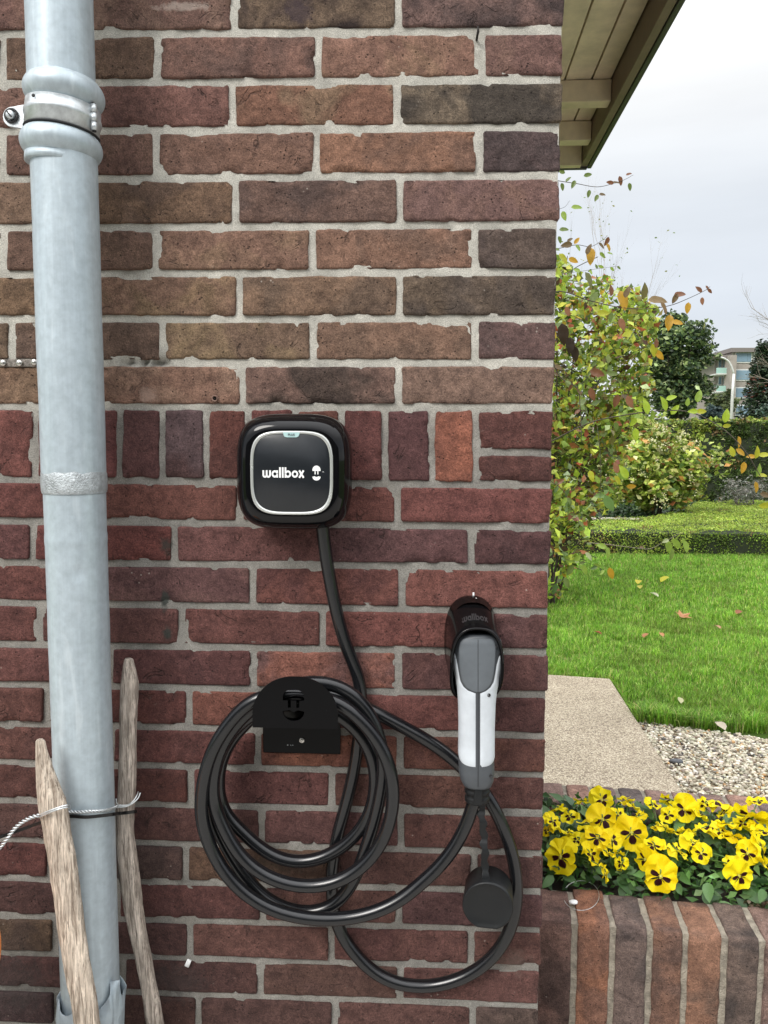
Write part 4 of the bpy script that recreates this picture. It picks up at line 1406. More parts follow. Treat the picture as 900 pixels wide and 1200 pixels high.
# parting seam
tube('parting_seam', [psurf(y, u_of(y, 558.9), .0010 if y > 806 else .0017) for y in np.linspace(745, 915, 60)], .00035, M['recess_black'], pg, 6)
for (hx_, hy_, r_) in ((578.5, 754, .0022), (571, 809.5, .0024), (573.5, 903.5, .0026), (583.5, 763, .0012)):
    p = psurf(hy_, u_of(hy_, hx_), .0012)
    lathe('screw_hole', [(r_, .001), (r_, -.0004), (r_ * .8, -.0006), (r_ * .75, .0), (0, .0002)], p, M['recess_black'], pg, 16, axis='Y')
# strain relief with ribs
c1_, c2_ = atY(559.3, 917, -.067), atY(559, 940, -.062)
prof = []
v, f = [], []
nn = 24
cz = [c1_.lerp(c2_, t) for t in np.linspace(0, 1, 24)]
vs, fs = [], []
for j, c in enumerate(cz):
    t = j / 23
    rr = .0180 - .001 * t
    if (.20 < t < .34) or (.52 < t < .68): rr -= .0022
    if t > .92: rr -= .003 * (t - .92) / .08
    if t < .1: rr -= .002
    for k in range(nn):
        a = 2 * PI * k / nn
        vs.append((c.x + rr * math.cos(a) * 1.0, c.y + rr * math.sin(a) * .85, c.z))
for j in range(23):
    for k in range(nn):
        a, b = j * nn + k, j * nn + (k + 1) % nn
        fs.append((b, a, a + nn, b + nn))
fs.append(tuple(range(nn))); fs.append(tuple(23 * nn + k for k in range(nn))[::-1])
obj('strain_relief', mesh('sr', vs, fs), M['rubber'], pg)
bm = bmesh.new(); bm_box(bm, (c1_.x - .0055, c1_.y - .0185, c2_.z + .006), (c1_.x + .0055, c1_.y - .012, c1_.z - .002), .001, 2)
obj('relief_rib', bm, M['rubber'], pg)
# strap and dust cap
sp = []
for i, (x, y) in enumerate([(563.5, 938), (565, 948), (563.5, 955), (566.5, 964), (565.5, 972), (568, 981), (566.5, 989), (569, 998), (567.5, 1007), (568.5, 1016), (569, 1026), (569.5, 1036)]):
    sp.append(atY(x, y, -.060 + .0025 * math.sin(i * 1.6) - .0012 * i * .6))
S_ = spline(sp, 5)
vs, fs = [], []
for i, p in enumerate(S_):
    w_ = .0049 + .0008 * math.sin(i * .9); th_ = .0016
    for dx, dy in ((-w_, -th_), (w_, -th_), (w_, th_), (-w_, th_)): vs.append(p + Vector((dx, dy, 0)))
for i in range(len(S_) - 1):
    for k in range(4):
        a, b = i * 4 + k, i * 4 + (k + 1) % 4
        fs.append((a, b, b + 4, a + 4))
me = mesh('strap', vs, fs)
o = obj('cap_strap', me, M['rubber'], pg, smooth=False)
md = o.modifiers.new('b', 'BEVEL'); md.width = .0006; md.segments = 2
Yc = -.082
k0, k1 = atY(541.8, 1062, Yc), atY(601.2, 1062, Yc); kt, kb = atY(571, 1034.5, Yc).z, atY(571, 1088.5, Yc).z
kr = (k1.x - k0.x) / 2; kc = Vector(((k0.x + k1.x) / 2, Yc, kt - kr))
Rk = Matrix.Rotation(R(-7), 3, 'Z')
def dsec(y, r, cut):
    out = []
    for k in range(64):
        a = 2 * PI * k / 64
        x, z = r * math.cos(a), r * math.sin(a)
        z = max(z, -cut)
        out.append(kc + Rk @ Vector((x, y, z)))
    return out
cut = kt - kr - kb
secs_ = [(0.046, kr * .97, cut * .97), (.004, kr, cut), (.0012, kr, cut), (0, kr - .0012, cut - .0012), (-.0002, kr - .0022, cut - .0022), (.0012, kr - .0034, cut - .0034), (.0013, kr * .5, cut * .5)]
vs, fs = [], []
for s in secs_: vs += dsec(*s)
for j in range(len(secs_) - 1):
    for k in range(64):
        a, b = j * 64 + k, j * 64 + (k + 1) % 64
        fs.append((a, b, b + 64, a + 64))
fs.append(tuple(range(64))[::-1]); fs.append(tuple((len(secs_) - 1) * 64 + k for k in range(64)))
me = mesh('cap', vs, fs)
bm = bmesh.new(); bm.from_mesh(me); bmesh.ops.recalc_face_normals(bm, faces=bm.faces); bm.to_mesh(me); bm.free()
o = obj('dust_cap', me, M['rubber'], pg)

# ================================================================= STAKES, WIRE, TIE
def mat_wood(name, base, dark, light):
    t = NT(name)
    v = t.coord(rand=True)
    mp = t.n('Mapping'); mp.inputs['Scale'].default_value = (230, 230, 16); t.l(v, mp.inputs[0])
    g1 = t.noise(1.0, 6, .7, mp.outputs[0], .8)
    mp2 = t.n('Mapping'); mp2.inputs['Scale'].default_value = (520, 520, 26); t.l(v, mp2.inputs[0])
    g2 = t.noise(1.0, 4, .7, mp2.outputs[0], .4)
    bl = t.noise(22, 4, .6, v)
    c = t.ramp(g1, .36, .64, dark, light)
    c = t.mix(t.math('MULTIPLY', t.ramp(g2, .52, .62, (0, 0, 0), (1, 1, 1)), .8), c, tuple(x * .45 for x in base))
    c = t.mix(1.0, c, t.ramp(bl, .3, .7, (.72, .70, .68), (1.2, 1.18, 1.15)), 'MULTIPLY')
    h = t.math('SUBTRACT', g1, t.math('MULTIPLY', g2, .8))
    t.set(Base_Color=c, Roughness=.85, Specular_IOR_Level=.25, Normal=t.bump(h, .9, .003))
    return t.m
M['wood_a'] = mat_wood('weathered_chestnut', (.42, .34, .27), (.24, .19, .15), (.86, .76, .65))
M['wood_b'] = mat_wood('grey_weathered_wood', (.38, .33, .28), (.24, .20, .17), (.80, .71, .63))
M['wire'] = mat_plain('galvanised_wire', (.58, .61, .62), .35, metal=.75, noise_amt=.15, nscale=400)
M['tie'] = mat_plain('black_tie', (.006, .006, .006), .4, noise_amt=.05)
def stake(name, rows, Y, mat, label, seed, flat=.45, YG=None):
    """rows: (py, xl, xr) silhouette, top first; carried on straight to the ground"""
    secs = []
    for py, xl, xr in rows:
        a, b = atY(xl, py, Y), atY(xr, py, Y)
        secs.append(((a + b) / 2, (b.x - a.x) / 2))
    # extend to ground along the last direction
    (c1, w1), (c0, w0) = secs[-1], secs[-3]
    d = (c1 - c0) / (c0.z - c1.z)
    nst = 10
    for i in range(1, nst + 1):
        dzz = c1.z * i / nst
        secs.append((c1 + d * dzz, w1))
    C = []; W = []
    for i in range(len(secs) - 1):
        n = max(2, int(abs(secs[i][0].z - secs[i + 1][0].z) / .006)) if i < len(rows) else 3
        for k in range(n):
            t = k / n
            C.append(secs[i][0].lerp(secs[i + 1][0], t)); W.append(secs[i][1] * (1 - t) + secs[i + 1][1] * t)
    C.append(secs[-1][0]); W.append(secs[-1][1])
    n = 28
    vs, fs = [], []
    for j, (c, w) in enumerate(zip(C, W)):
        for k in range(n):
            a = 2 * PI * k / n
            # cleft section: blunt triangle-like
            rad = 1 + .10 * math.cos(3 * a + seed) + .05 * math.cos(5 * a + seed * 2)
            x, y = math.cos(a) * w, math.sin(a) * max(w, .006) * flat * 1.6
            q = Vector((math.cos(a) * 2, math.sin(a) * 2, c.z * 22 + seed * 7))
            q2 = Vector((math.cos(a) * 5, math.sin(a) * 5, c.z * 60 + seed * 3))
            g = 1 + .07 * noise.noise(q) + .05 * noise.noise(q2)
            fis = -.09 * max(0, noise.noise(Vector((a * 2.2, seed, c.z * 7))) - .2)
            k2 = (rad * .93 + .03) * (g + fis)
            vs.append(Vector((c.x + x * k2, c.y + y * k2, c.z)))
    for j in range(len(C) - 1):
        for k in range(n):
            a, b = j * n + k, j * n + (k + 1) % n
            fs.append((b, a, a + n, b + n))
    fs.append(tuple(range(n))); fs.append(tuple((len(C) - 1) * n + k for k in range(n))[::-1])
    o = obj(name, mesh(name, vs, fs), mat)
    return tag(o, label, 'stake', 'weathered wooden stakes wired to the downpipe')
Ys1 = PY - .062
stake('wooden_stake', [(866.5, 43.5, 50.5), (868, 42.5, 53), (880, 42.3, 56), (900, 42.3, 63), (920, 43.2, 71), (935, 45.5, 77.5), (950, 47.5, 80.5), (970, 51, 83), (1000, 56.5, 89), (1030, 60.5, 93), (1060, 65, 97), (1090, 69, 100.5), (1120, 73.5, 105), (1150, 79, 111), (1175, 84, 115), (1200, 88, 118)], Ys1, M['wood_a'],
      'pale pointed wooden stake leaning in front of the grey downpipe', 1.0, .42)
Ys2 = -.045
stake('wooden_stake', [(771.5, 147, 154), (773, 145.8, 156.5), (785, 143.5, 160), (800, 141.8, 163), (815, 141, 163), (850, 140.2, 160.5), (890, 139.8, 161), (925, 138.5, 160), (950, 136.5, 158.5), (975, 136, 158), (1000, 137.5, 161.5), (1030, 140, 165), (1060, 144.5, 168), (1090, 151, 172), (1120, 158, 178), (1150, 164, 183), (1175, 168.5, 189), (1200, 172, 193)], Ys2, M['wood_b'],
      'narrow bent wooden stake standing against the bricks right of the downpipe', 2.4, .5)
# twisted wire round both stakes
wr = empty('twisted_wire', atY(100, 950, -.13), 'twisted galvanised wire tied across the downpipe from stake to stake', 'wire')
wy = Ys1 - .0135
base = spline([atY(-25, 1015, wy + .01), atY(0, 993, wy), atY(18, 970, wy), atY(34, 959, wy), atY(47, 955, wy)], 12)
def twist(name, path, r=.0016, rw=.0013, pitch=.011):
    L = 0
    for ph in (0, PI):
        pts = []; L = 0
        for i, p in enumerate(path):
            if i: L += (path[i] - path[i - 1]).length
            t = (path[min(i + 1, len(path) - 1)] - path[max(0, i - 1)]).normalized()
            n_ = t.cross(Vector((0, 1, 0))).normalized(); b_ = t.cross(n_)
            a = ph + 2 * PI * L / pitch
            pts.append(p + (n_ * math.cos(a) + b_ * math.sin(a)) * r)
        tube(name, pts, rw, M['wire'], wr, 7)
def resample(P, step):
    out = [P[0]]; acc = 0
    for i in range(1, len(P)):
        seg = (P[i] - P[i - 1]).length; d = step - acc
        while d <= seg:
            out.append(P[i - 1].lerp(P[i], d / seg)); d += step
        acc = seg - (d - step)
    return out
twist('wire_strand', resample(base, .0016))
tube('wire_strand', spline([atY(46, 955.5, wy), atY(56, 951, wy - .004), atY(68, 946.5, wy - .004), (atY(79.5, 943.5, wy)), atY(82, 946, wy + .015)], 6), .0012, M['wire'], wr, 7)
tube('wire_strand', spline([atY(46, 958, wy), atY(56, 953, wy - .004), atY(68, 948.5, wy - .004), (atY(79.5, 946, wy)), atY(82, 948, wy + .015)], 6), .0012, M['wire'], wr, 7)
pf_ = PY - rL - .0035
mid = spline([atY(80, 951, pf_ + .002), atY(92, 951.5, pf_), atY(105, 951, pf_ + .002), atY(120, 950.5, pf_ + .012), atY(131, 948, pf_ + .035), atY(138, 945, -.078)], 14)
twist('wire_strand', resample(mid, .0016), .0014, .0012, .010)
yw2 = Ys2 - .016
tube('wire_strand', spline([atY(137, 946, yw2 - .006), atY(148, 945, yw2 - .004), atY(156, 941, yw2 - .002), atY(162, 935, yw2 + .004), atY(164.5, 929, yw2 + .01)], 8), .0011, M['wire'], wr, 7)
tube('wire_strand', spline([atY(137, 943.5, yw2 - .006), atY(149, 943.5, yw2 - .004), atY(156, 939, yw2 - .002), atY(160.5, 932, yw2 + .004), atY(162, 928, yw2 + .01)], 8), .0010, M['wire'], wr, 7)
tube('wire_strand', spline([atY(140, 946, yw2 - .004), atY(137, 941, yw2 - .01), atY(136, 936, yw2 - .012)], 6), .0009, M['wire'], wr, 7)
tpath = spline([atY(-25, 992, wy), atY(0, 981, wy), atY(25, 972, Ys1 + .012), atY(50, 963, PY - .045), atY(66, 957.5, PY - .048), atY(84, 956.5, PY - rL - .0025), atY(100, 957.5, PY - rL - .0022), atY(118, 956, PY - rL * .85), atY(134, 954, PY - .026), atY(140, 953.2, yw2 - .001), atY(150, 952.2, yw2 - .003), atY(158.5, 951, yw2 + .002), atY(160.5, 950.6, Ys2)], 6)
vs, fs = [], []
for p in tpath:
    for dy, dz_ in ((-.0009, -.0021), (-.0009, .0021), (.0009, .0021), (.0009, -.0021)): vs.append(p + Vector((0, dy, dz_)))
for i in range(len(tpath) - 1):
    for k in range(4):
        a, b = i * 4 + k, i * 4 + (k + 1) % 4
        fs.append((a, b, b + 4, a + 4))
o = obj('black_tie', mesh('tie', vs, fs), M['tie'], None, smooth=False)
tag(o, 'flat black strap wrapped around the downpipe just under the twisted wire', 'strap')
# orange pumpkin at the left edge, on a pale post
M['orange'] = mat_plain('orange_skin', (.80, .27, .055), .4, noise_amt=.06, nscale=30)
Yo = -.22
pe = atY(-10.5, 1134, Yo); ptop, pbot = atY(0, 1062, Yo).z, atY(0, 1197, Yo).z
prx = .10; prz = (ptop - pbot) / 2 * 1.25
pc = Vector((pe.x - prx, Yo, (ptop + pbot) / 2))
pk = empty('pumpkin', (pc.x, pc.y, pc.z - prz), 'orange rounded pumpkin just entering the picture at its lower left edge', 'pumpkin')
vs, fs = [], []
n, m = 80, 30
for j in range(m + 1):
    b = -PI / 2 + PI * j / m
    for k in range(n):
        a = 2 * PI * k / n
        rb3 = 1 - .045 * abs(math.cos(a * 5)) ** .0 * (1 - abs(math.sin(a * 5)) ** .5)
        vs.append(pc + Vector((prx * math.cos(b) ** .9 * rb3 * math.cos(a) if math.cos(b) > 0 else 0, prx * max(0, math.cos(b)) ** .9 * rb3 * math.sin(a), prz * math.sin(b) * (1 - .12 * (1 - math.cos(b) ** .5 if math.cos(b) > 0 else 1)))))
for j in range(m):
    for k in range(n):
        a, b = j * n + k, j * n + (k + 1) % n
        fs.append((a, b, b + n, a + n))
obj('skin', mesh('pumpkin', vs, fs), M['orange'], pk)
M['stalk'] = mat_plain('stalk', (.16, .15, .07), .8, noise_amt=.15, nscale=100)
tube('stalk', [pc + Vector((0, 0, prz * .82)), pc + Vector((.002, 0, prz + .01)), pc + Vector((.012, 0, prz + .028))], [.012, .008, .009], M['stalk'], pk, 8)
M['post'] = mat_plain('pale_painted_wood', (.62, .60, .55), .6, noise_amt=.08, nscale=30)
ps = empty('garden_stool', (pc.x, pc.y, 0), 'pale wooden stool under the orange pumpkin', 'stool')
zst = pc.z - prz * .88
lathe('seat', [(.082, zst - .022), (.084, zst - .020), (.084, zst - .003), (.082, zst)], (pc.x - .0, pc.y, 0), M['post'], ps, 40)
for k in range(4):
    a = PI / 4 + PI / 2 * k
    tube('leg', [Vector((pc.x + .075 * math.cos(a), pc.y + .075 * math.sin(a), zst - .022)), Vector((pc.x + .10 * math.cos(a), pc.y + .10 * math.sin(a), 0))], [.013, .010], M['post'], ps, 10)
# wood chip lying on a joint ledge low on the wall
p0 = atY(220, 1128.5, -.003)
bm = bmesh.new(); bm_box(bm, p0 + Vector((-.003, -.002, -.006)), p0 + Vector((.004, .0015, .006)), .0008, 1, rot=Matrix.Rotation(.4, 3, 'Y'))
tag(obj('wood_chip', bm, M['print_white'], None), 'pale splinter of wood stuck low on the wall between the stake and the cable', 'chip')

# ================================================================= GARDEN
def proj(p):
    """where a point falls in the photograph (used only to decide how far planting reaches)"""
    q = ROT.transposed() @ (Vector(p) - CAM)
    return 450 + F * q.x / -q.z, 600 - F * q.y / -q.z
def in_poly(x, y, poly):
    c = False; j = len(poly) - 1
    for i in range(len(poly)):
        xi, yi = poly[i]; xj, yj = poly[j]
        if (yi > y) != (yj > y) and x < (xj - xi) * (y - yi) / (yj - yi) + xi: c = not c
        j = i
    return c
def leaf_mesh(name, C, size, cols, up=None, aspect=.55, updown=.5, fold=.18, seed=0, normal_bias=None):
    """many leaves at centres C: a folded 4-triangle blade each"""
    r = np.random.default_rng(seed)
    n = len(C); C = np.asarray(C, dtype=float)
    size = np.broadcast_to(size, n) if np.ndim(size) else np.full(n, size)
    d = r.normal(size=(n, 3)); d[:, 2] = d[:, 2] * updown - .15
    d /= np.linalg.norm(d, axis=1)[:, None]
    nn = r.normal(size=(n, 3))
    if normal_bias is not None: nn += np.asarray(normal_bias)
    nn -= d * (nn * d).sum(1)[:, None]; nn /= np.linalg.norm(nn, axis=1)[:, None]
    s = np.cross(d, nn)
    L = size[:, None]; W = L * aspect * .5
    base = C - d * L * .5
    V = np.stack([base, base + d * L * .45 + s * W + nn * L * fold * .5, base + d * L + nn * L * -.08, base + d * L * .45 - s * W + nn * L * fold * .5, base + d * L * .5 - nn * L * .02], 1).reshape(-1, 3)
    k = np.arange(n)[:, None] * 5
    Fc = np.concatenate([k + [[0, 1, 4]], k + [[1, 2, 4]], k + [[2, 3, 4]], k + [[3, 0, 4]]], 1).reshape(-1, 3)
    return np_mesh(name, V, Fc, np.repeat(np.asarray(cols), 5, 0))
def pick(pal, n, seed=0, jit=.12):
    r = np.random.default_rng(seed)
    w = np.array([p[0] for p in pal], float); w /= w.sum()
    c = np.array([lin(p[1]) for p in pal])
    out = c[r.choice(len(pal), n, p=w)]
    return np.clip(out * (1 + r.normal(size=(n, 1)) * jit) * (1 + r.normal(size=(n, 3)) * jit * .35), .004, .95)
M['leaf'] = mat_leaf('leaf', .38)
M['leaf_dark'] = mat_leaf('leaf_dark', .15, .5)
M['leaf_obj'] = mat_leaf_obj('single_leaf', .40)
M['leaf_pansy'] = mat_leaf_obj('pansy_leaf', .12, .45)
M['bark'] = mat_plain('bark', (.075, .058, .045), .85, noise_amt=.2, nscale=60, bump=.6, bd=.002)
M['bark_pale'] = mat_plain('pale_twig', (.30, .25, .20), .8, noise_amt=.15, nscale=80)
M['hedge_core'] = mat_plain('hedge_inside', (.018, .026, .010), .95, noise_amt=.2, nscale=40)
M['grass'] = mat_leaf('grass_blade', .40, .5)

def mat_ground():
    t = NT('ground')
    v = t.n('NewGeometry').outputs['Position']
    c = t.ramp(t.noise(1.2, 6, .6, v), .3, .7, (.045, .085, .012), (.075, .13, .02))
    c = t.mix(t.ramp(t.noise(22, 5, .7, v), .5, .75), c, (.05, .045, .02))
    t.set(Base_Color=c, Roughness=.95, Specular_IOR_Level=.15, Normal=t.bump(t.noise(60, 4, .7, v), .6, .01))
    return t.m
def mat_paving():
    t = NT('paving')
    v = t.n('NewGeometry').outputs['Position']
    c = t.ramp(t.noise(30, 6, .7, v), .3, .7, (.28, .265, .24), (.42, .40, .37))
    t.set(Base_Color=c, Roughness=.9)
    return t.m
def mat_path():
    t = NT('washed_aggregate')
    v = t.n('NewGeometry').outputs['Position']
    vo = t.n('TexVoronoi'); vo.inputs['Scale'].default_value = 150; t.l(v, vo.inputs['Vector'])
    sepc = t.n('SeparateColor'); t.l(vo.outputs['Color'], sepc.inputs[0])
    c = t.ramp(sepc.outputs[0], .0, 1.0, (.31, .265, .185), (.63, .56, .43))
    c = t.mix(t.ramp(sepc.outputs[1], .84, .9), c, (.15, .12, .09))
    c = t.mix(t.ramp(vo.outputs['Distance'], .35, .75), c, (.25, .20, .15))
    c = t.mix(1.0, c, t.ramp(t.noise(3.0, 5, .6, v), .3, .7, (.84, .83, .82), (1.1, 1.1, 1.1)), 'MULTIPLY')
    c = t.mix(t.math('MULTIPLY', t.ramp(t.noise(14, 5, .7, v), .60, .74), .35), c, (.16, .13, .10))
    t.set(Base_Color=c, Roughness=.9, Specular_IOR_Level=.2, Normal=t.bump(vo.outputs['Distance'], -.6, .004))
    return t.m
M['ground'] = mat_ground(); M['paving'] = mat_paving(); M['path'] = mat_path()
g = obj('ground', mesh('ground', [(-400, -400, 0), (400, -400, 0), (400, 400, 0), (-400, 400, 0)], [(0, 1, 2, 3)]), M['ground'], None, smooth=False)
tag(g, kind='structure')
g = obj('driveway', mesh('drive', [(-6, -6.2, .004), (6, -6.2, .004), (6, -.002, .004), (-6, -.002, .004)], [(0, 1, 2, 3)]), M['paving'], None, smooth=False)
tag(g, kind='structure')
# path slab
ZPt = .045
p_far = atZ(715, 795, ZPt); p_near = atZ(805, 935, ZPt); p_fl = atZ(600, 787.5, ZPt)
dn = (p_near - p_far).normalized(); p_n2 = p_near + dn * 1.0
p_l2 = p_n2 + (p_fl - p_far)
bm = bmesh.new()
tp = [p_far, p_n2, p_n2 + (p_fl - p_far) * 1.0, p_fl]
f = bm.faces.new([bm.verts.new(p) for p in tp])
r_ = bmesh.ops.extrude_face_region(bm, geom=[f])
for q in r_['geom']:
    if isinstance(q, bmesh.types.BMVert): q.co.z = 0.0045
bmesh.ops.recalc_face_normals(bm, faces=bm.faces)
bmesh.ops.bevel(bm, geom=[e for e in bm.edges if min(v.co.z for v in e.verts) > .04], offset=.006, segments=2, affect='EDGES')
tag(obj('path', bm, M['path'], None, smooth=False), kind='structure')
def left_of_path_edge(x, y):
    """True on the path side of its right edge"""
    d = p_near - p_far
    return (x - p_far.x) * d.y - (y - p_far.y) * d.x < 0
def on_path(x, y, m=0.0):
    d = (p_near - p_far); n_ = Vector((d.y, -d.x, 0)).normalized()
    if n_.x < 0: n_ = -n_
    s = (x - p_far.x) * n_.x + (y - p_far.y) * n_.y
    e = (p_far - p_fl); m_ = Vector((-e.y, e.x, 0)).normalized()
    if m_.y < 0: m_ = -m_
    s2 = (x - p_far.x) * m_.x + (y - p_far.y) * m_.y
    return s < m and s2 < m

# gravel between lawn and planter
gp = [atZ(x, y, 0) for x, y in ((752, 849), (775, 851), (810, 856), (850, 861), (900, 869), (960, 880), (1060, 905))]
def gravel_edge_y(x):
    for a, b in zip(gp[:-1], gp[1:]):
        if a.x <= x <= b.x: return a.y + (b.y - a.y) * (x - a.x) / (b.x - a.x)
    return gp[0].y if x < gp[0].x else gp[-1].y
def is_gravel(x, y):
    return (not on_path(x, y, .0)) and y < gravel_edge_y(x) + .03 * noise.noise(Vector((x * 7, y * 7, 0))) and x > p_far.x - .3
PBY = 0.62
gxs = [gp[0].x - .35] + [p.x for p in gp]
vs = [(x, gravel_edge_y(x), .006) for x in gxs] + [(x, PBY - .15, .006) for x in reversed(gxs)]
g = obj('gravel_bed', mesh('gb', vs, [tuple(range(len(vs)))[::-1]]), mat_plain('sandy_bed', (.22, .17, .11), .95, noise_amt=.2, nscale=80), None, smooth=False)
tag(g, kind='structure')
bm = bmesh.new(); bmesh.ops.create_icosphere(bm, subdivisions=1, radius=1.0)
ico_v = np.array([v.co[:] for v in bm.verts]); ico_f = np.array([[v.index for v in f.verts] for f in bm.faces]); bm.free()
r = np.random.default_rng(3)
cs, sz = [], []
tries = 0
while len(cs) < 24000 and tries < 140000:
    tries += 1
    x = r.uniform(gp[0].x - .3, gp[-1].x); y = r.uniform(PBY - .1, gp[-1].y + .3 if gp[-1].y > gp[0].y else gp[0].y + .05)
    if is_gravel(x, y): cs.append((x, y, r.uniform(.004, .016))); sz.append(r.uniform(.005, .0115) * (1.5 if r.random() < .08 else 1))
cs, sz = np.array(cs), np.array(sz)
n = len(cs)
def rand_rot(n, r):
    q = r.normal(size=(n, 4)); q /= np.linalg.norm(q, axis=1)[:, None]
    w, x, y, z = q.T
    return np.stack([1 - 2 * (y * y + z * z), 2 * (x * y - z * w), 2 * (x * z + y * w), 2 * (x * y + z * w), 1 - 2 * (x * x + z * z), 2 * (y * z - x * w), 2 * (x * z - y * w), 2 * (y * z + x * w), 1 - 2 * (x * x + y * y)], 1).reshape(n, 3, 3)
sc3 = sz[:, None] * np.stack([r.uniform(.8, 1.25, n), r.uniform(.7, 1.0, n), r.uniform(.45, .75, n)], 1)
loc = ico_v[None] * (1 + r.normal(size=(n, len(ico_v), 1)) * .10) * sc3[:, None]
az = r.uniform(0, 2 * PI, n); tiltm = rand_rot(n, r)
Rz = np.zeros((n, 3, 3)); Rz[:, 0, 0] = np.cos(az); Rz[:, 0, 1] = -np.sin(az); Rz[:, 1, 0] = np.sin(az); Rz[:, 1, 1] = np.cos(az); Rz[:, 2, 2] = 1
tl_ = r.normal(size=n) * .35
Rx = np.zeros((n, 3, 3)); Rx[:, 0, 0] = 1; Rx[:, 1, 1] = np.cos(tl_); Rx[:, 1, 2] = -np.sin(tl_); Rx[:, 2, 1] = np.sin(tl_); Rx[:, 2, 2] = np.cos(tl_)
V = np.einsum('nij,nkj->nki', Rz @ Rx, loc) + cs[:, None]
Fc = (ico_f[None] + (np.arange(n) * len(ico_v))[:, None, None]).reshape(-1, 3)
pal = [(30, (206, 198, 178)), (25, (182, 174, 152)), (16, (156, 148, 130)), (16, (226, 220, 204)), (8, (150, 140, 126)), (4, (92, 88, 84)), (5, (182, 144, 98)), (3, (118, 104, 88))]
me = np_mesh('gravel', V.reshape(-1, 3), Fc, np.repeat(pick(pal, n, 5, .08), len(ico_v), 0))
M['stone'] = mat_leaf('gravel_stone', 0.0, .6, .35)
o = obj('gravel', me, M['stone'], None); tag(o, kind='stuff', label='pale sandy gravel strip between the lawn and the flower planter', cat='gravel')

# grass
def grass_blades(name, n, yr, seed, hmin, hmax, width, label=None, far=False):
    r = np.random.default_rng(seed)
    P = []
    while len(P) < n:
        y = r.uniform(*yr) if not far else yr[0] + (yr[1] - yr[0]) * r.random() ** 1.15
        # spread across the view and a little beyond it
        dd = y + 1.1
        x = r.uniform(.12 * dd - .1, .58 * dd) if r.random() < .78 else r.uniform(-.12 * dd, .80 * dd)
        if on_path(x, y, .01) or (y < gravel_edge_y(x) - .015): continue
        if noise.noise(Vector((x * 9, y * 9, 3))) < -.33 and r.random() < .7: continue
        P.append((x, y, 0.0))
    P = np.array(P); n = len(P)
    cl = np.array([noise.noise(Vector((p[0] * 3.0, p[1] * 3.0, 0))) for p in P])
    cl2 = np.array([noise.noise(Vector((p[0] * 11, p[1] * 11, 7))) for p in P])
    edge = np.clip(1 - (P[:, 1] - np.array([gravel_edge_y(p[0]) for p in P])) / .30, 0, 1)
    L = r.uniform(hmin, hmax, n) * (1 + .4 * cl + .35 * cl2) * (1 + .8 * edge)
    az = r.uniform(0, 2 * PI, n); lean = r.uniform(.15, 1.0, n) + .3 * edge
    d = np.stack([np.cos(az), np.sin(az), np.zeros(n)], 1); s = np.stack([-np.sin(az), np.cos(az), np.zeros(n)], 1)
    w = width * r.uniform(.7, 1.3, n)[:, None]
    up = np.array([[0, 0, 1.0]])
    m1 = P + up * (L * .55)[:, None] + d * (L * .18 * lean)[:, None]
    tip = P + up * (L * (1 - .30 * lean))[:, None] + d * (L * .62 * lean)[:, None]
    V = np.stack([P - s * w, P + s * w, m1 + s * w * .8, m1 - s * w * .8, tip], 1).reshape(-1, 3)
    k = np.arange(n)[:, None] * 5
    Fc = np.concatenate([k + [[0, 1, 2]], k + [[0, 2, 3]], k + [[3, 2, 4]]], 1).reshape(-1, 3)
    pal = [(30, (118, 158, 52)), (26, (98, 140, 42)), (16, (146, 180, 74)), (14, (74, 112, 34)), (6, (166, 180, 104)), (5, (164, 152, 104))]
    c = pick(pal, n, seed, .2) * (1.32 + .42 * cl2 + .3 * cl)[:, None]
    bad = (cl2 < -.25) & (r.random(n) < .25)
    c[bad] = np.array(lin((132, 150, 70)))
    worn = np.array([noise.noise(Vector((p[0] * 2.1 + 4, p[1] * 2.1, 11))) for p in P])
    c[(worn > .30) & (r.random(n) < .5)] = np.array(lin((124, 150, 62)))
    L = np.where(worn > .30, L * .75, L)
    me = np_mesh(name, V, Fc, np.repeat(np.clip(c, .005, .9), 5, 0))
    o = obj(name, me, M['grass'], None, smooth=False)
    return tag(o, kind='stuff', label=label, cat='grass')
grass_blades('lawn_grass', 160000, (gp[0].y - .1, 5.6), 11, .040, .082, .0021, 'bright green lawn between the gravel and the low box hedge')
grass_blades('lawn_grass', 115000, (5.4, 9.35), 12, .042, .078, .0030, 'far half of the green lawn running up to the low box hedge', far=False)

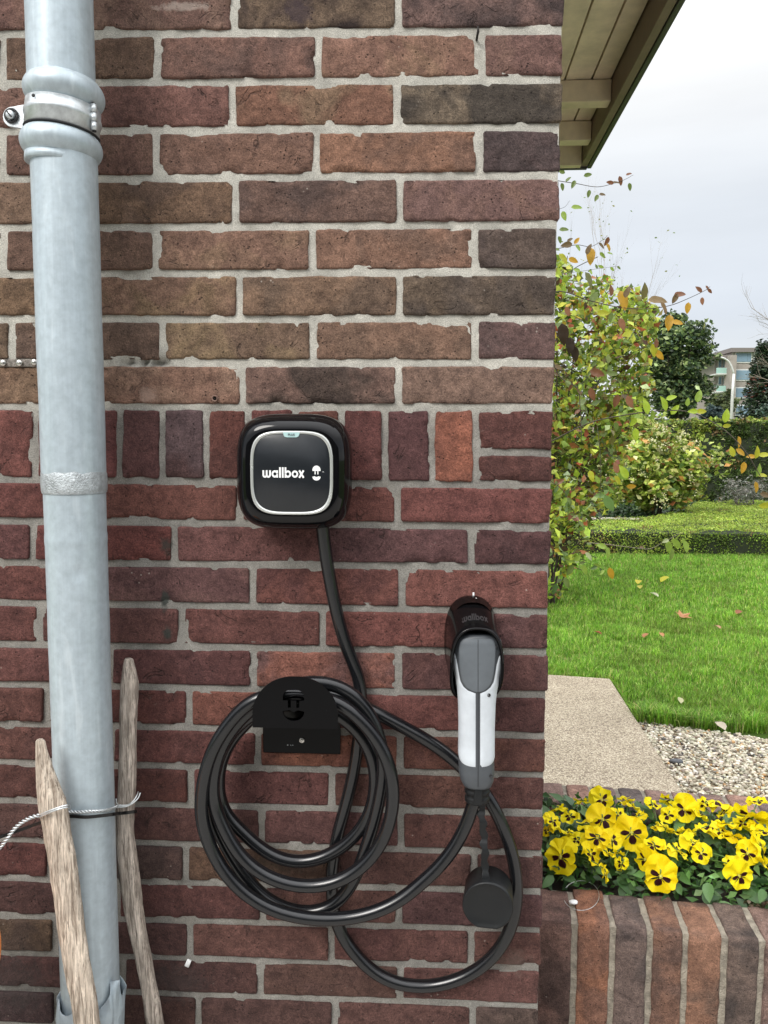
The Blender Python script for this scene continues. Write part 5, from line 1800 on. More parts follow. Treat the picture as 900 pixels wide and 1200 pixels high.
# ---------------------------------------------------------------- hedges
def hedge(name, poly, z1, leaf, dens, pal, label, cat='hedge', rough=.05, seed=1, z0=0.0, core_in=.03, aspect=.6):
    root = empty(name, poly[0], label, cat)
    cx = sum(p.x for p in poly) / len(poly); cy = sum(p.y for p in poly) / len(poly)
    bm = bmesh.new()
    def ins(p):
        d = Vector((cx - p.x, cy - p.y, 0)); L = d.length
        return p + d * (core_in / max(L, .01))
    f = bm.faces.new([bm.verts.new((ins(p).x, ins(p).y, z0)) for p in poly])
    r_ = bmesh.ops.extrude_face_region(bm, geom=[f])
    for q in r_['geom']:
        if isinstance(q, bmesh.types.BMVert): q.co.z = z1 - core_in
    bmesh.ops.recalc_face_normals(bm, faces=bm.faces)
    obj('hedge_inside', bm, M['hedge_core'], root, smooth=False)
    r = np.random.default_rng(seed)
    C = []
    for i in range(len(poly)):
        a, b = poly[i], poly[(i + 1) % len(poly)]
        L = (b - a).length; m = int(L * (z1 - z0) * dens)
        t = r.random(m); z = r.uniform(z0, z1, m)
        for tt, zz in zip(t, z):
            p = a.lerp(b, tt); d = Vector((cx - p.x, cy - p.y, 0)).normalized()
            k = rough * noise.noise(Vector((p.x * 5, p.y * 5, zz * 5))) + rough * .8 * noise.noise(Vector((p.x * 1.7, p.y * 1.7, zz * 3 + 4))) + r.normal() * .014
            C.append((p.x + d.x * k, p.y + d.y * k, zz))
    xs = [p.x for p in poly]; ys = [p.y for p in poly]
    area = (max(xs) - min(xs)) * (max(ys) - min(ys)); m = int(area * dens * .8)
    pl = [(p.x, p.y) for p in poly]
    for x, y in zip(r.uniform(min(xs), max(xs), m), r.uniform(min(ys), max(ys), m)):
        if in_poly(x, y, pl):
            C.append((x, y, z1 + rough * .7 * noise.noise(Vector((x * 5, y * 5, 1))) + rough * .9 * noise.noise(Vector((x * 1.3, y * 1.3, 6))) + abs(r.normal()) * .016))
    C = np.array(C)
    tone = np.array([1 + .55 * noise.noise(Vector((q[0] * 2.2, q[1] * 2.2, q[2] * 5 + seed))) + .35 * noise.noise(Vector((q[0] * 8, q[1] * 8, q[2] * 8 + seed))) for q in C])
    hc = pick(pal, len(C), seed, .2) * np.clip(tone, .35, 1.7)[:, None]
    dead = np.array([noise.noise(Vector((q[0] * 3.1 + 9, q[1] * 3.1, q[2] * 3))) for q in C]) > .42
    hc[dead & (r.random(len(C)) < .4)] = np.array(lin((140, 112, 74)))
    me = leaf_mesh('foliage', C, r.uniform(.7, 1.3, len(C)) * leaf, np.clip(hc, .004, .9), seed=seed, aspect=aspect, updown=.8)
    obj('foliage', me, M['leaf'], root, smooth=False)
    return root
boxpal = [(30, (150, 174, 66)), (24, (172, 192, 84)), (16, (122, 148, 56)), (12, (190, 204, 108)), (6, (96, 118, 48))]
hb = [atZ(560, 645, 0), atZ(1000, 660, 0)]
yh = atZ(760, 651, 0).y
def topx(px, py): return atZ(px, py, .33)
fpts = [Vector((topx(420, 616).x, yh, 0)), Vector((topx(1010, 620).x + .3, yh - .05, 0))]
bk = [topx(1010, 587), topx(900, 588), topx(814, 589.5), topx(806, 598), topx(780, 604), topx(720, 609), topx(420, 609)]
for p in bk: p.z = 0
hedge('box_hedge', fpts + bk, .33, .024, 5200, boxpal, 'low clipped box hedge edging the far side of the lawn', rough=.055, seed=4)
M['slab'] = mat_plain('pale_stone', (.42, .38, .32), .85, noise_amt=.12, nscale=30, bump=.3)
a = atZ(640, 609, .02); 
ya_ = bk[5].y + .05
bm = bmesh.new(); bm_box(bm, (topx(600, 610).x, ya_ + .1, .0), (topx(752, 606).x, ya_ + .32, .33), .02, 2)
tag(obj('stone_edging', bm, M['slab'], None, smooth=False), 'pale stone edging behind the left end of the low box hedge', 'edging')
tallpal = [(28, (118, 138, 62)), (22, (146, 162, 70)), (20, (82, 102, 52)), (12, (178, 186, 92)), (6, (190, 186, 112))]
Yt_ = 16.0
tz = atY(860, 494, Yt_).z
tp_ = [Vector((atY(330, 500, Yt_).x, Yt_, 0)), Vector((atY(1230, 500, Yt_).x, Yt_, 0)), Vector((atY(1230, 500, Yt_).x, Yt_ + 1.0, 0)), Vector((atY(330, 500, Yt_).x, Yt_ + 1.0, 0))]
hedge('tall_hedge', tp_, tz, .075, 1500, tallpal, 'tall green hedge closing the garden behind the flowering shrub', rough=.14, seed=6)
# hedge added out of view to darken what the glossy plastic mirrors
bp = [Vector((-9, -7.4, 0)), Vector((9, -7.4, 0)), Vector((9, -6.4, 0)), Vector((-9, -6.4, 0))]
hedge('added_reflection_hedge', bp, 3.1, .16, 70, [(1, (52, 66, 36)), (1, (40, 54, 30)), (1, (66, 80, 40))], 'high dark hedge added out of view to darken reflections in the black charger', rough=.25, seed=8, core_in=.06)

# ---------------------------------------------------------------- shrubs and trees
def lumps(n_l, centre, rad, seed, n, shell=.55, lump=.42, gap=None):
    """leaf positions spread through a crown made of many irregular clumps"""
    r = np.random.default_rng(seed)
    cs = r.normal(size=(n_l, 3)); cs /= np.linalg.norm(cs, axis=1)[:, None]
    cs *= (r.random(n_l) ** .45)[:, None] * .85
    cs = cs * np.array(rad) + np.array(centre)
    rs = np.array(rad).mean() * lump * r.uniform(.5, 1.2, n_l)
    k = r.integers(0, n_l, n)
    d = r.normal(size=(n, 3)); d /= np.linalg.norm(d, axis=1)[:, None]
    return cs[k] + d * (rs[k] * (r.random(n) ** shell))[:, None], k, cs
def branchy(root, base, targets, r0, mat, seed=0, wob=.06, name='branch'):
    rr = random.Random(seed)
    for t in targets:
        b, t = Vector(base), Vector(t)
        L = (t - b).length
        pts = [b]
        for k in range(1, 7):
            s = k / 6
            p = b.lerp(t, s) + Vector((rr.uniform(-1, 1), rr.uniform(-1, 1), rr.uniform(-.3, .6))) * L * wob * math.sin(PI * s)
            pts.append(p)
        rad = [r0 * (1 - .8 * k / 6) for k in range(7)]
        tube(name, pts, rad, mat, root, 6)
def shrub(name, label, cat, centre, rad, n, leaf, pal, seed, n_l=26, base_z=0.0, mat=None, lump=.42, aspect=.6, stems=5, stem_r=.02, group=None, jit=.14, trunk=None, shell=.55):
    c = Vector(centre)
    root = empty(name, (c.x, c.y, base_z), label, cat, group)
    C, k, cs = lumps(n_l, centre, rad, seed, n, lump=lump, shell=shell)
    C[:, 2] = np.maximum(C[:, 2], base_z + .02)
    cols = pick(pal, n, seed, jit) * (1 + np.random.default_rng(seed + 1).normal(size=n_l)[k] * .13)[:, None]
    rr = np.random.default_rng(seed)
    me = leaf_mesh('foliage', C, leaf * rr.uniform(.65, 1.3, n), np.clip(cols, .004, .9), seed=seed, aspect=aspect)
    obj('foliage', me, mat or M['leaf'], root, smooth=False)
    if trunk:
        tube('trunk', [Vector((c.x, c.y, base_z - .05)), Vector((c.x + .03, c.y, base_z + (c.z - base_z) * .5)), Vector((c.x, c.y, c.z + rad[2] * .4))], [trunk, trunk * .75, trunk * .2], M['bark'], root, 8)
        for q in cs[:8]: tube('limb', [Vector((c.x, c.y, base_z + (c.z - base_z) * .55)), Vector(q)], [trunk * .4, trunk * .12], M['bark'], root, 5)
    else:
        branchy(root, (c.x, c.y, base_z), [tuple(q) for q in cs[:stems]], stem_r, M['bark'], seed)
    return root
# flowering shrub beyond the box hedge
Ysh = 12.3
c = atY(772, 548, Ysh); w_ = (atY(852, 548, Ysh).x - atY(692, 548, Ysh).x) / 2
zt, zb_ = atY(772, 492, Ysh).z, atY(772, 603, Ysh).z
vp = [(28, (168, 184, 84)), (22, (142, 164, 68)), (16, (192, 202, 110)), (8, (216, 214, 156)), (10, (112, 134, 58)), (4, (200, 152, 84)), (8, (84, 106, 50)), (1, (176, 112, 80))]
sh = shrub('flowering_shrub', 'rounded yellow green shrub with cream flower heads behind the low box hedge', 'shrub', (c.x, Ysh, (zt + zb_) / 2 + .0), (w_ * .98, .9, (zt - zb_) / 2 * 1.0), 9500, .115, vp, 21, n_l=60, base_z=0.0, lump=.34, stems=9)
rr = np.random.default_rng(5)
hd = []
for i in range(30):
    a = rr.uniform(0, 2 * PI); px, py = 775 + 74 * math.cos(a) * rr.random() ** .5, 545 + 46 * math.sin(a) * rr.random() ** .5
    q = atY(px, py, Ysh - .95 + .5 * abs(px - 775) / 74)
    for _ in range(16): hd.append((q.x + rr.normal() * .035, q.y + rr.normal() * .035, q.z + rr.normal() * .045))
hd = np.array(hd)
obj('flower_heads', leaf_mesh('fh', hd, .032, pick([(3, (228, 222, 186)), (2, (212, 214, 150)), (1, (196, 186, 130))], len(hd), 3, .06), seed=3, aspect=.9), M['leaf'], sh, smooth=False)['kind'] = 'stuff'
# ivy carpet
rr = np.random.default_rng(9)
iv = []
for px, py in zip(rr.uniform(690, 862, 5200), rr.uniform(581, 611, 5200)):
    q = atZ(px, py, .22)
    iv.append((q.x, q.y, .22 + .12 * noise.noise(Vector((q.x * 2, q.y * 2, 0))) + rr.uniform(-.12, .06)))
iv = np.array(iv)
o = obj('ivy', leaf_mesh('ivy', iv, .075, pick([(3, (44, 66, 34)), (3, (34, 52, 30)), (2, (62, 88, 46)), (1, (96, 116, 70))], len(iv), 4, .15), seed=2, aspect=.85, normal_bias=(0, -.6, .9)), M['leaf_dark'], None, smooth=False)
tag(o, 'dark ivy carpet between the box hedge and the flowering shrub', 'ivy', kind='stuff')
c = atY(876, 575, 13.6)
shrub('grey_shrub', 'low grey leaved shrub at the right behind the box hedge', 'shrub', (c.x, 13.6, c.z), (.62, .5, .26), 1500, .06, [(3, (122, 124, 112)), (2, (98, 106, 92)), (2, (148, 146, 138))], 31, base_z=0, aspect=.3)
# dark round evergreen
Yd = 22.5
c = atY(795, 430, Yd); rx = (atY(842, 430, Yd).x - atY(746, 430, Yd).x) / 2; rz = (atY(794, 362, Yd).z - atY(794, 512, Yd).z) / 2
dpal = [(30, (70, 88, 58)), (26, (52, 70, 50)), (18, (92, 112, 68)), (10, (130, 148, 90)), (5, (172, 186, 128))]
shrub('evergreen_tree', 'dark round evergreen tree rising over the tall hedge', 'tree', (c.x, Yd, c.z), (rx * .86, rx * .8, rz * 1.0), 13000, .15, dpal, 41, n_l=46, base_z=0, lump=.36, trunk=.16, aspect=.6, mat=M['leaf_dark'])
# far greenery
Yc_ = 40
c = atY(894, 462, Yc_)
conifer = empty('conifer', (c.x, Yc_, 0), 'dark conifer in front of the flats at the right edge', 'tree')
rr = np.random.default_rng(12)
top = atY(897, 405, Yc_); hw = (atY(946, 500, Yc_).x - atY(858, 500, Yc_).x) / 2
N_ = 9000
zz = rr.random(N_) ** .8; a = rr.uniform(0, 2 * PI, N_)
R_ = hw * (1 - zz * .78) * (.75 + .25 * np.sin(a * 5 + zz * 30)) * rr.random(N_) ** .3
C = np.stack([c.x + R_ * np.cos(a), Yc_ + R_ * np.sin(a), .3 + zz * (top.z - .3) + .15 * rr.normal(size=N_)], 1)
cols = pick([(5, (44, 62, 40)), (4, (34, 50, 36)), (2, (62, 80, 50))], N_, 6, .15)
red = (np.abs(C[:, 2] - atY(890, 455, Yc_).z) < .5) & (rr.random(N_) < .25)
cols[red] = np.array(lin((104, 62, 48)))
obj('crown', leaf_mesh('crown', C, .24, cols, seed=6, aspect=.35, updown=.3), M['leaf_dark'], conifer, smooth=False)
tube('trunk', [Vector((c.x, Yc_, -.05)), Vector((c.x, Yc_, top.z * .8))], [.2, .05], M['bark'], conifer, 8)
c = atY(912, 485, 36)
shrub('blue_conifer', 'small blue green conifer low at the right edge beside the dark one', 'tree', (c.x, 36, c.z), (.8, .8, .9), 1800, .17, [(3, (92, 112, 96)), (2, (72, 92, 80))], 43, base_z=0, trunk=.08, mat=M['leaf_dark'])
for i, (px, py, yy, rx_, rz_, pal_, lab) in enumerate([
    (846, 474, 44, 1.1, 1.3, [(3, (104, 116, 78)), (2, (84, 98, 66)), (1, (128, 138, 92))], 'hazy olive bush left of the street lamp'),
    (839, 487, 40, .9, .6, [(3, (58, 76, 78)), (2, (72, 88, 84))], 'blue grey bush low behind the tall hedge left of the street lamp'),
    (735, 478, 34, 2.2, 1.6, [(3, (96, 112, 60)), (2, (76, 92, 50)), (2, (124, 134, 72))], 'broad green bush behind the tall hedge beyond the autumn shrub'),
    (664, 470, 34, 2.2, 2.0, [(3, (86, 104, 56)), (2, (70, 88, 48)), (2, (120, 128, 70))], 'green bush hidden behind the wall corner and the autumn shrub'),
    (960, 470, 42, 2.0, 1.8, [(3, (70, 90, 56)), (2, (56, 74, 48))], 'green bush just past the right edge of the picture')]):
    c = atY(px, py, yy)
    shrub('garden_bush', lab, 'bush', (c.x, yy, c.z), (rx_, rx_ * .8, rz_), 2200, .20, pal_, 50 + i, base_z=0, trunk=.08, lump=.36)
# bare trees
def bare_tree(name, label, base, height, spread, seed, r0, lean=(0, 0), levels=4, leaves=None, mat='bark_pale', bend=.25, nb=4):
    rr = random.Random(seed)
    root = empty(name, base, label, 'tree')
    V, Fs = [], []; tips = []
    def grow(p, d, L, r_, lev):
        pts = [p]; q = p.copy(); dd = d.copy()
        n = 5
        for k in range(n):
            dd = (dd + Vector((rr.uniform(-1, 1), rr.uniform(-1, 1), rr.uniform(-.4, .7))) * bend * .5).normalized()
            q = q + dd * (L / n); pts.append(q.copy())
        v, f = tube_geo(pts, [r_ * (1 - .55 * k / n) for k in range(n + 1)], 5 if lev > 1 else 8, False)
        b = len(V); V.extend(v); Fs.extend([tuple(i + b for i in ff) for ff in f])
        tips.append((pts[-1], dd, lev))
        if lev < levels:
            for k in range(nb + (1 if lev else 2)):
                s = rr.uniform(.3, 1.0); i = min(n - 1, int(s * n)); st = pts[i].lerp(pts[i + 1], s * n - i)
                a = rr.uniform(0, 2 * PI)
                side = dd.cross(Vector((math.cos(a), math.sin(a), .3))).normalized()
                grow(st, (dd + side * rr.uniform(.5, 1.0) * spread + Vector((0, 0, .15))).normalized(), L * rr.uniform(.45, .68), r_ * .42, lev + 1)
    grow(Vector(base), Vector((lean[0], lean[1], 1)).normalized(), height * .5, r0, 0)
    obj('branches', mesh('b', V, Fs), M[mat], root)
    if leaves:
        C = [t[0] + Vector((rr.uniform(-.05, .05), rr.uniform(-.05, .05), rr.uniform(-.05, .05))) for t in tips if t[2] >= levels - 1 and rr.random() < leaves[0]]
        if C: obj('leaves', leaf_mesh('l', np.array([c[:] for c in C]), leaves[1], pick(leaves[2], len(C), seed), seed=seed), M['leaf'], root, smooth=False)
    return root
b0_ = atY(712, 500, 13.5)
bare_tree('birch_sapling', 'thin wispy sapling with few leaves against the sky above the autumn shrub', (b0_.x - .35, 13.5, 0), 7.4, .32, 5, .018, lean=(.0, 0), levels=4, leaves=(.25, .06, [(1, (120, 140, 70)), (1, (150, 150, 90))]), mat='bark_pale', nb=3)
b0_ = atY(935, 470, 30)
bare_tree('bare_tree', 'leafless pale tree reaching in at the right edge above the flats', (b0_.x + .9, 30, 0), 7.8, .9, 8, .11, lean=(-.06, 0), levels=4, nb=3)

# ---------------------------------------------------------------- block of flats and street lamp
M['render_w'] = mat_plain('pale_facade', (.50, .47, .44), .8, noise_amt=.06, nscale=3)
M['facade_brown'] = mat_plain('brown_facade', (.34, .30, .27), .8, noise_amt=.08, nscale=3)
M['roof_dark'] = mat_plain('roof_fascia', (.20, .175, .165), .7, noise_amt=.05)
M['frame_w'] = mat_plain('white_frame', (.75, .75, .73), .5, noise_amt=.03)
M['pane'] = mat_plain('window_glass', (.20, .30, .38), .08, noise_amt=.08, nscale=.6, bump=0)
M['balc'] = mat_plain('green_glass_rail', (.36, .56, .50), .3, noise_amt=.05)
Yb = 70.0
def bx(px, py, yy=Yb): return atY(px, py, yy)
fl = empty('apartment_block', (bx(880, 500).x, Yb, 0), 'brown flat roofed apartment block with green balconies seen above the far hedge', 'building')
def wbox(name, x0, y0, x1, y1, mat, ya, yb, parent=fl, zb=None):
    a, b = atY(x0, y0, ya), atY(x1, y1, ya)
    bm = bmesh.new(); bm_box(bm, (a.x, ya, b.z if zb is None else zb), (b.x, yb, a.z))
    return obj(name, bm, mat, parent, smooth=False)
wbox('wall', 858.5, 412, 990, 500, M['render_w'], Yb, Yb + 12, zb=0)
wbox('roof', 857, 407.5, 992, 412.5, M['roof_dark'], Yb - .5, Yb + 12.5)
for r0, (ya, yb2) in enumerate(((413.5, 424.5), (433.5, 445.5), (454.5, 466), (475, 487))):
    for x0, x1 in ((862.5, 880.5), (884.5, 902), (906, 924), (928, 946)):
        fr = wbox('window', x0 - .8, ya - .8, x1 + .8, yb2 + .8, M['frame_w'], Yb - .12, Yb + .2)
        wbox('pane', x0 + .4, ya + .4, x0 + (x1 - x0) * .72, yb2 - .6, M['pane'], Yb - .16, Yb - .1, fr)
        wbox('pane', x0 + (x1 - x0) * .76, ya + .4, x1 - .4, yb2 - .6, M['pane'], Yb - .16, Yb - .1, fr)
for ya, yb2 in ((425.8, 432.6), (446.8, 453.6), (467.5, 474)):
    wbox('spandrel', 859.5, ya, 989, yb2, M['facade_brown'], Yb - .06, Yb + .02)
wbox('stair_wall', 856.5, 416, 859.8, 500, M['facade_brown'], Yb - 1.2, Yb + .1, zb=0)
wbox('wing_wall', 838, 420, 857, 500, M['facade_brown'], Yb + 1.5, Yb + 10, zb=0)
wbox('roof', 836, 416, 858, 419.5, M['roof_dark'], Yb - .4, Yb + 10)
for y0 in (431, 452, 472.5):
    wbox('balcony', 840, y0, 856.2, y0 + 6.5, M['balc'], Yb - .4, Yb - .32)
    wbox('balcony_floor', 839.6, y0 + 6.6, 856.3, y0 + 7.8, M['frame_w'], Yb - .45, Yb + 1.5)
for x0 in (842, 847.5, 852.5):
    for y0 in (421, 441, 461):
        fr = wbox('balcony_window', x0, y0, x0 + 3.8, y0 + 10, M['frame_w'], Yb + 1.4, Yb + 1.55)
        wbox('pane', x0 + .6, y0 + .7, x0 + 3.2, y0 + 9.4, M['pane'], Yb + 1.36, Yb + 1.42, fr)
ho = empty('far_house', (bx(833, 500, 80).x, 80, 0), 'white low building peeping out left of the flats', 'building')
wbox('wall', 826, 431, 839, 500, M['frame_w'], 80, 88, ho, zb=0)
wbox('roof', 825, 428.5, 840, 431.3, M['roof_dark'], 79.7, 88.3, ho)
for y0 in (434, 444, 454):
    for x0 in (828, 832, 836): wbox('window', x0, y0, x0 + 2.6, y0 + 5.5, M['pane'], 79.9, 80.05, ho)
M['lamp'] = mat_plain('pale_lamp_post', (.66, .66, .64), .45, metal=.2, noise_amt=.05)
Yl = 33.0
lb = atY(856.6, 500, Yl)
lp = empty('street_lamp', (lb.x, Yl, 0), 'slim pale street lamp with a curved arm in front of the flats', 'street lamp')
lt_ = [Vector((lb.x, Yl, -.02)), Vector((lb.x, Yl, atY(857, 460, Yl).z))]
a_ = [atY(858.0, 438, Yl), atY(857.3, 430, Yl), atY(854, 424, Yl), atY(849, 420.3, Yl), atY(843.5, 418.6, Yl)]
tube('pole', lt_ + [Vector((lb.x + .02, Yl, a_[0].z))], [.075, .06, .052], M['lamp'], lp, 10)
tube('arm', spline([Vector((lb.x + .02, Yl, a_[0].z)), a_[1], a_[2], a_[3], a_[4]], 4), .042, M['lamp'], lp, 8)
hc_ = atY(840.5, 418.2, Yl)
bm = bmesh.new(); bm_box(bm, hc_ + Vector((-.16, -.07, -.035)), hc_ + Vector((.14, .07, .045)), .03, 3)
obj('lantern', bm, M['fascia'], lp)

# ---------------------------------------------------------------- autumn shrub by the corner
Yr_ = 6.0
rose = empty('autumn_shrub', (atY(638, 700, Yr_).x, Yr_, 0), 'tall leggy shrub with yellow green and rusty autumn leaves beside the wall corner', 'shrub')
outline = [(560, 250), (640, 290), (668, 312), (690, 325), (712, 322), (722, 338), (745, 335), (758, 352), (776, 362), (768, 388), (776, 405), (760, 428), (768, 455), (752, 478), (748, 505), (730, 522), (738, 556), (715, 580), (712, 600), (690, 625), (694, 645), (668, 668), (660, 700), (560, 705)]
rr = np.random.default_rng(77)
C = []; 
while len(C) < 9800:
    px, py = rr.uniform(590, 778), rr.uniform(250, 702)
    if not in_poly(px, py, outline): continue
    y = Yr_ + rr.normal() * .45
    q = atY(px, py, y)
    g_ = noise.noise(Vector((q.x * 3.6, q.y * 3.6, q.z * 3.6 + 5)))
    lim = .04 if py < 500 else (.02 + (py - 500) / 200 * .20)
    if g_ < lim and rr.random() < .95: continue
    C.append(q[:])
C = np.array(C)
rpal = [(24, (170, 186, 70)), (22, (132, 154, 66)), (16, (198, 208, 92)), (18, (92, 112, 54)), (8, (138, 126, 76)), (6, (156, 100, 66)), (4, (186, 104, 76)), (5, (206, 172, 76)), (6, (96, 74, 58)), (8, (176, 192, 140))]
obj('foliage', leaf_mesh('foliage', C, rr.uniform(.046, .098, len(C)), pick(rpal, len(C), 8, .16), seed=15, aspect=.62, updown=.9), M['leaf'], rose, smooth=False)
bs = (atY(640, 705, Yr_).x, Yr_, 0)
rnd = random.Random(4)
for i in range(17):
    tx, ty = [(648, 330), (665, 300), (690, 340), (712, 350), (735, 370), (748, 410), (740, 455), (700, 420), (672, 450), (655, 500), (690, 520), (710, 560), (660, 570), (650, 610), (680, 600), (640, 400), (625, 380)][i]
    b = Vector(bs) + Vector((rnd.uniform(-.12, .12), rnd.uniform(-.15, .15), 0))
    t = atY(tx, ty, Yr_ + rnd.uniform(-.35, .35)); twig_ends = globals().setdefault('TW', []); twig_ends.append(t)
    mid = b.lerp(t, .5) + Vector((rnd.uniform(-.14, .05), rnd.uniform(-.1, .1), .12))
    pts = spline([b, b.lerp(mid, .5) + Vector((rnd.uniform(-.04, .04), 0, 0)), mid, mid.lerp(t, .5) + Vector((rnd.uniform(-.05, .05), 0, .05)), t], 5)
    tube('stem', pts, [.011 * (1 - .72 * k / len(pts)) for k in range(len(pts))], M['bark'], rose, 6)
# side twigs, joined: far too fine to pick apart one by one
VV, FF = [], []
for t in TW:
    for k in range(9):
        a = Vector(bs).lerp(t, rnd.uniform(.35, 1.0)) + Vector((rnd.uniform(-.08, .08), rnd.uniform(-.1, .1), rnd.uniform(-.05, .1)))
        e_ = a + Vector((rnd.uniform(-.30, .38), rnd.uniform(-.2, .2), rnd.uniform(-.15, .14)))
        v, f = tube_geo(spline([a, a.lerp(e_, .5) + Vector((rnd.uniform(-.05, .05), 0, rnd.uniform(-.03, .06))), e_], 3), .0036, 4, False)
        b_ = len(VV); VV += v; FF += [tuple(i + b_ for i in ff) for ff in f]
obj('twigs', mesh('twigs', VV, FF), M['bark'], rose)['kind'] = 'stuff'
# one leaf mesh shared by all the single leaves
def leaf_proto(name, mat, n=6, asp=.5, fold=.16, curl=.18, wavy=.02):
    vs, fs = [], []
    for j in range(n + 1):
        t = j / n
        w = asp * .5 * (math.sin(PI * t ** .8) ** .75 if 0 < t < 1 else 0) + .004
        for s_ in (-1, -.5, 0, .5, 1):
            vs.append((s_ * w, t, fold * abs(s_) * w * 2 - curl * t * t * .6 + wavy * math.sin(t * 12 + s_)))
    for j in range(n):
        for i in range(4):
            a = j * 5 + i
            fs.append((a, a + 1, a + 6, a + 5))
    me = mesh(name, vs, fs); me.materials.append(mat); me.shade_smooth()
    return me
LEAFM = leaf_proto('leaf', M['leaf_obj'])
def put_leaf(parent, p, size, col, direction=None, face=None, me=LEAFM, name='leaf', rnd_=random):
    o = bpy.data.objects.new(name, me)
    link(o, parent); o.matrix_parent_inverse = WORLD_INV(parent)
    d = Vector(direction) if direction is not None else Vector((rnd_.uniform(-1, 1), rnd_.uniform(-.5, .2), rnd_.uniform(-1, .4)))
    d.normalize()
    f = Vector(face) if face is not None else Vector((rnd_.uniform(-.7, .7), -1, rnd_.uniform(-.2, 1.0)))
    f = (f - d * f.dot(d)).normalized()
    x = d.cross(f)
    m = Matrix((x, d, f)).transposed().to_4x4()
    o.matrix_basis = Matrix.Translation(p) @ m @ Matrix.Scale(size, 4)
    o.color = (*(x * .86 for x in lin(col)), 1)
    return o
LIME, LG, YG, YO, RB, BR_, OG, PK = (172, 196, 62), (150, 176, 78), (190, 190, 60), (206, 160, 56), (136, 92, 68), (120, 100, 72), (112, 130, 66), (164, 116, 90)
def shoot(path, Y, r_, leaves, every=None, cols=None, size=.05, seed=0, mat='bark'):
    rd_ = random.Random(seed)
    P = spline([atY(x, y, Y + dy) for x, y, dy in path], 6)
    tube('shoot', P, [r_ * (1 - .6 * k / len(P)) for k in range(len(P))], M[mat], rose, 6)
    for (x, y, s, c, dx, dz_) in leaves:
        p = atY(x, y, Y + rd_.uniform(-.05, .05))
        d = Vector((dx, rd_.uniform(-.3, .1), dz_)).normalized()
        L = s / F * (Y + 1.1)
        put_leaf(rose, p - d * L * .5, L, c, d, rnd_=rd_)
    if every:
        for k in range(every):
            i = int(len(P) * (k + rd_.random()) / every) % len(P)
            put_leaf(rose, P[i], size * rd_.uniform(.7, 1.25), rd_.choice(cols), rnd_=rd_)
# bright shoot arching over the shrubs to the right
shoot([(640, 520, .6), (690, 496, .3), (735, 486, 0), (780, 481, 0), (812, 484, 0), (845, 501, -.05), (872, 527, -.1), (893, 562, -.1), (905, 590, -.1)], 3.5, .0045,
      [(757, 476, 19, LIME, -.2, 1), (787, 466, 13, LIME, 1, .4), (778, 473, 19, LIME, -.4, 1), (791, 480, 14, LIME, .5, .8), (764, 487, 13, LG, 0, -1), (812, 482, 12, LIME, -1, 0), (822, 482, 12, YG, 1, 0), (819, 464, 15, LG, .2, 1), (851, 487, 16, LIME, .1, 1),
       (852, 499, 10, YG, 1, .1), (842, 498, 9, LG, -1, .2), (866, 518, 14, YO, .2, -1), (858, 529, 13, YG, -.3, 1), (868, 530, 14, YO, .7, -.4), (887, 530, 15, YG, .1, 1), (880, 535, 11, YO, -1, 0), (896, 533, 13, YG, 1, .2), (871, 548, 14, YO, -.2, -1), (889, 551, 16, LG, .3, 1),
       (893, 557, 12, YG, 1, 0), (886, 571, 14, YO, .2, -1), (897, 580, 14, BR_, 1, -.2), (897, 592, 15, YG, 1, .1), (742, 495, 12, LIME, -.6, -.8), (730, 489, 11, LG, -.4, .8), (722, 500, 12, OG, .2, -1), (745, 509, 15, LIME, .1, -1), (748, 480, 11, LIME, -1, .5), (806, 471, 10, LG, 0, 1), (833, 492, 9, LIME, .2, -1)], seed=1)
shoot([(600, 200, 0), (650, 211, 0), (675, 215, 0), (700, 219, 0), (722, 214, 0), (733, 210, 0), (742, 205, 0)], 4.4, .0028,
      [(658, 201, 9, OG, -.6, .3), (689, 205, 10, OG, .8, .2), (659, 219, 9, OG, .2, -1), (672, 216, 10, OG, -.4, -.9), (690, 227, 9, OG, -.2, -1), (699, 232, 9, OG, -.5, -1), (706, 228, 8, BR_, .8, 0), (715, 214, 9, RB, -1, .1), (727, 212, 11, RB, .3, -1), (722, 214, 9, BR_, 1, 0), (738, 219, 9, OG, .2, -1), (737, 204, 7, RB, 1, .3), (666, 210, 8, OG, .5, .5)], seed=2)
shoot([(600, 250, 0), (655, 245, 0), (668, 235, 0)], 4.6, .002, [(676, 243, 13, LG, 1, 0), (661, 253, 12, LG, .3, -1), (661, 269, 11, OG, 1, 0), (656, 281, 9, OG, .3, -1), (668, 281, 8, BR_, .7, .5)], seed=3)
shoot([(600, 300, 0), (650, 292, 0), (675, 287, 0), (692, 289, 0), (705, 282, 0), (712, 276, 0)], 4.6, .003,
      [(664, 287, 14, BR_, -1, -.2), (676, 282, 9, YO, .6, .7), (692, 300, 21, YO, 0, -1), (690, 292, 13, BR_, .3, 1), (711, 283, 11, RB, -.4, -1), (713, 290, 10, YO, .5, -1), (660, 303, 16, YG, .5, -.7), (672, 305, 12, YO, 1, -.5), (706, 299, 9, LG, .6, -.5), (715, 297, 7, LG, 1, -.2)], every=5, cols=[BR_, OG, LG], size=.05, seed=4)
shoot([(600, 330, .2), (650, 322, .1), (680, 318, 0), (700, 315, 0), (723, 312, 0)], 5.2, .002, [], every=14, cols=[LG, OG, LG], size=.05, seed=12)
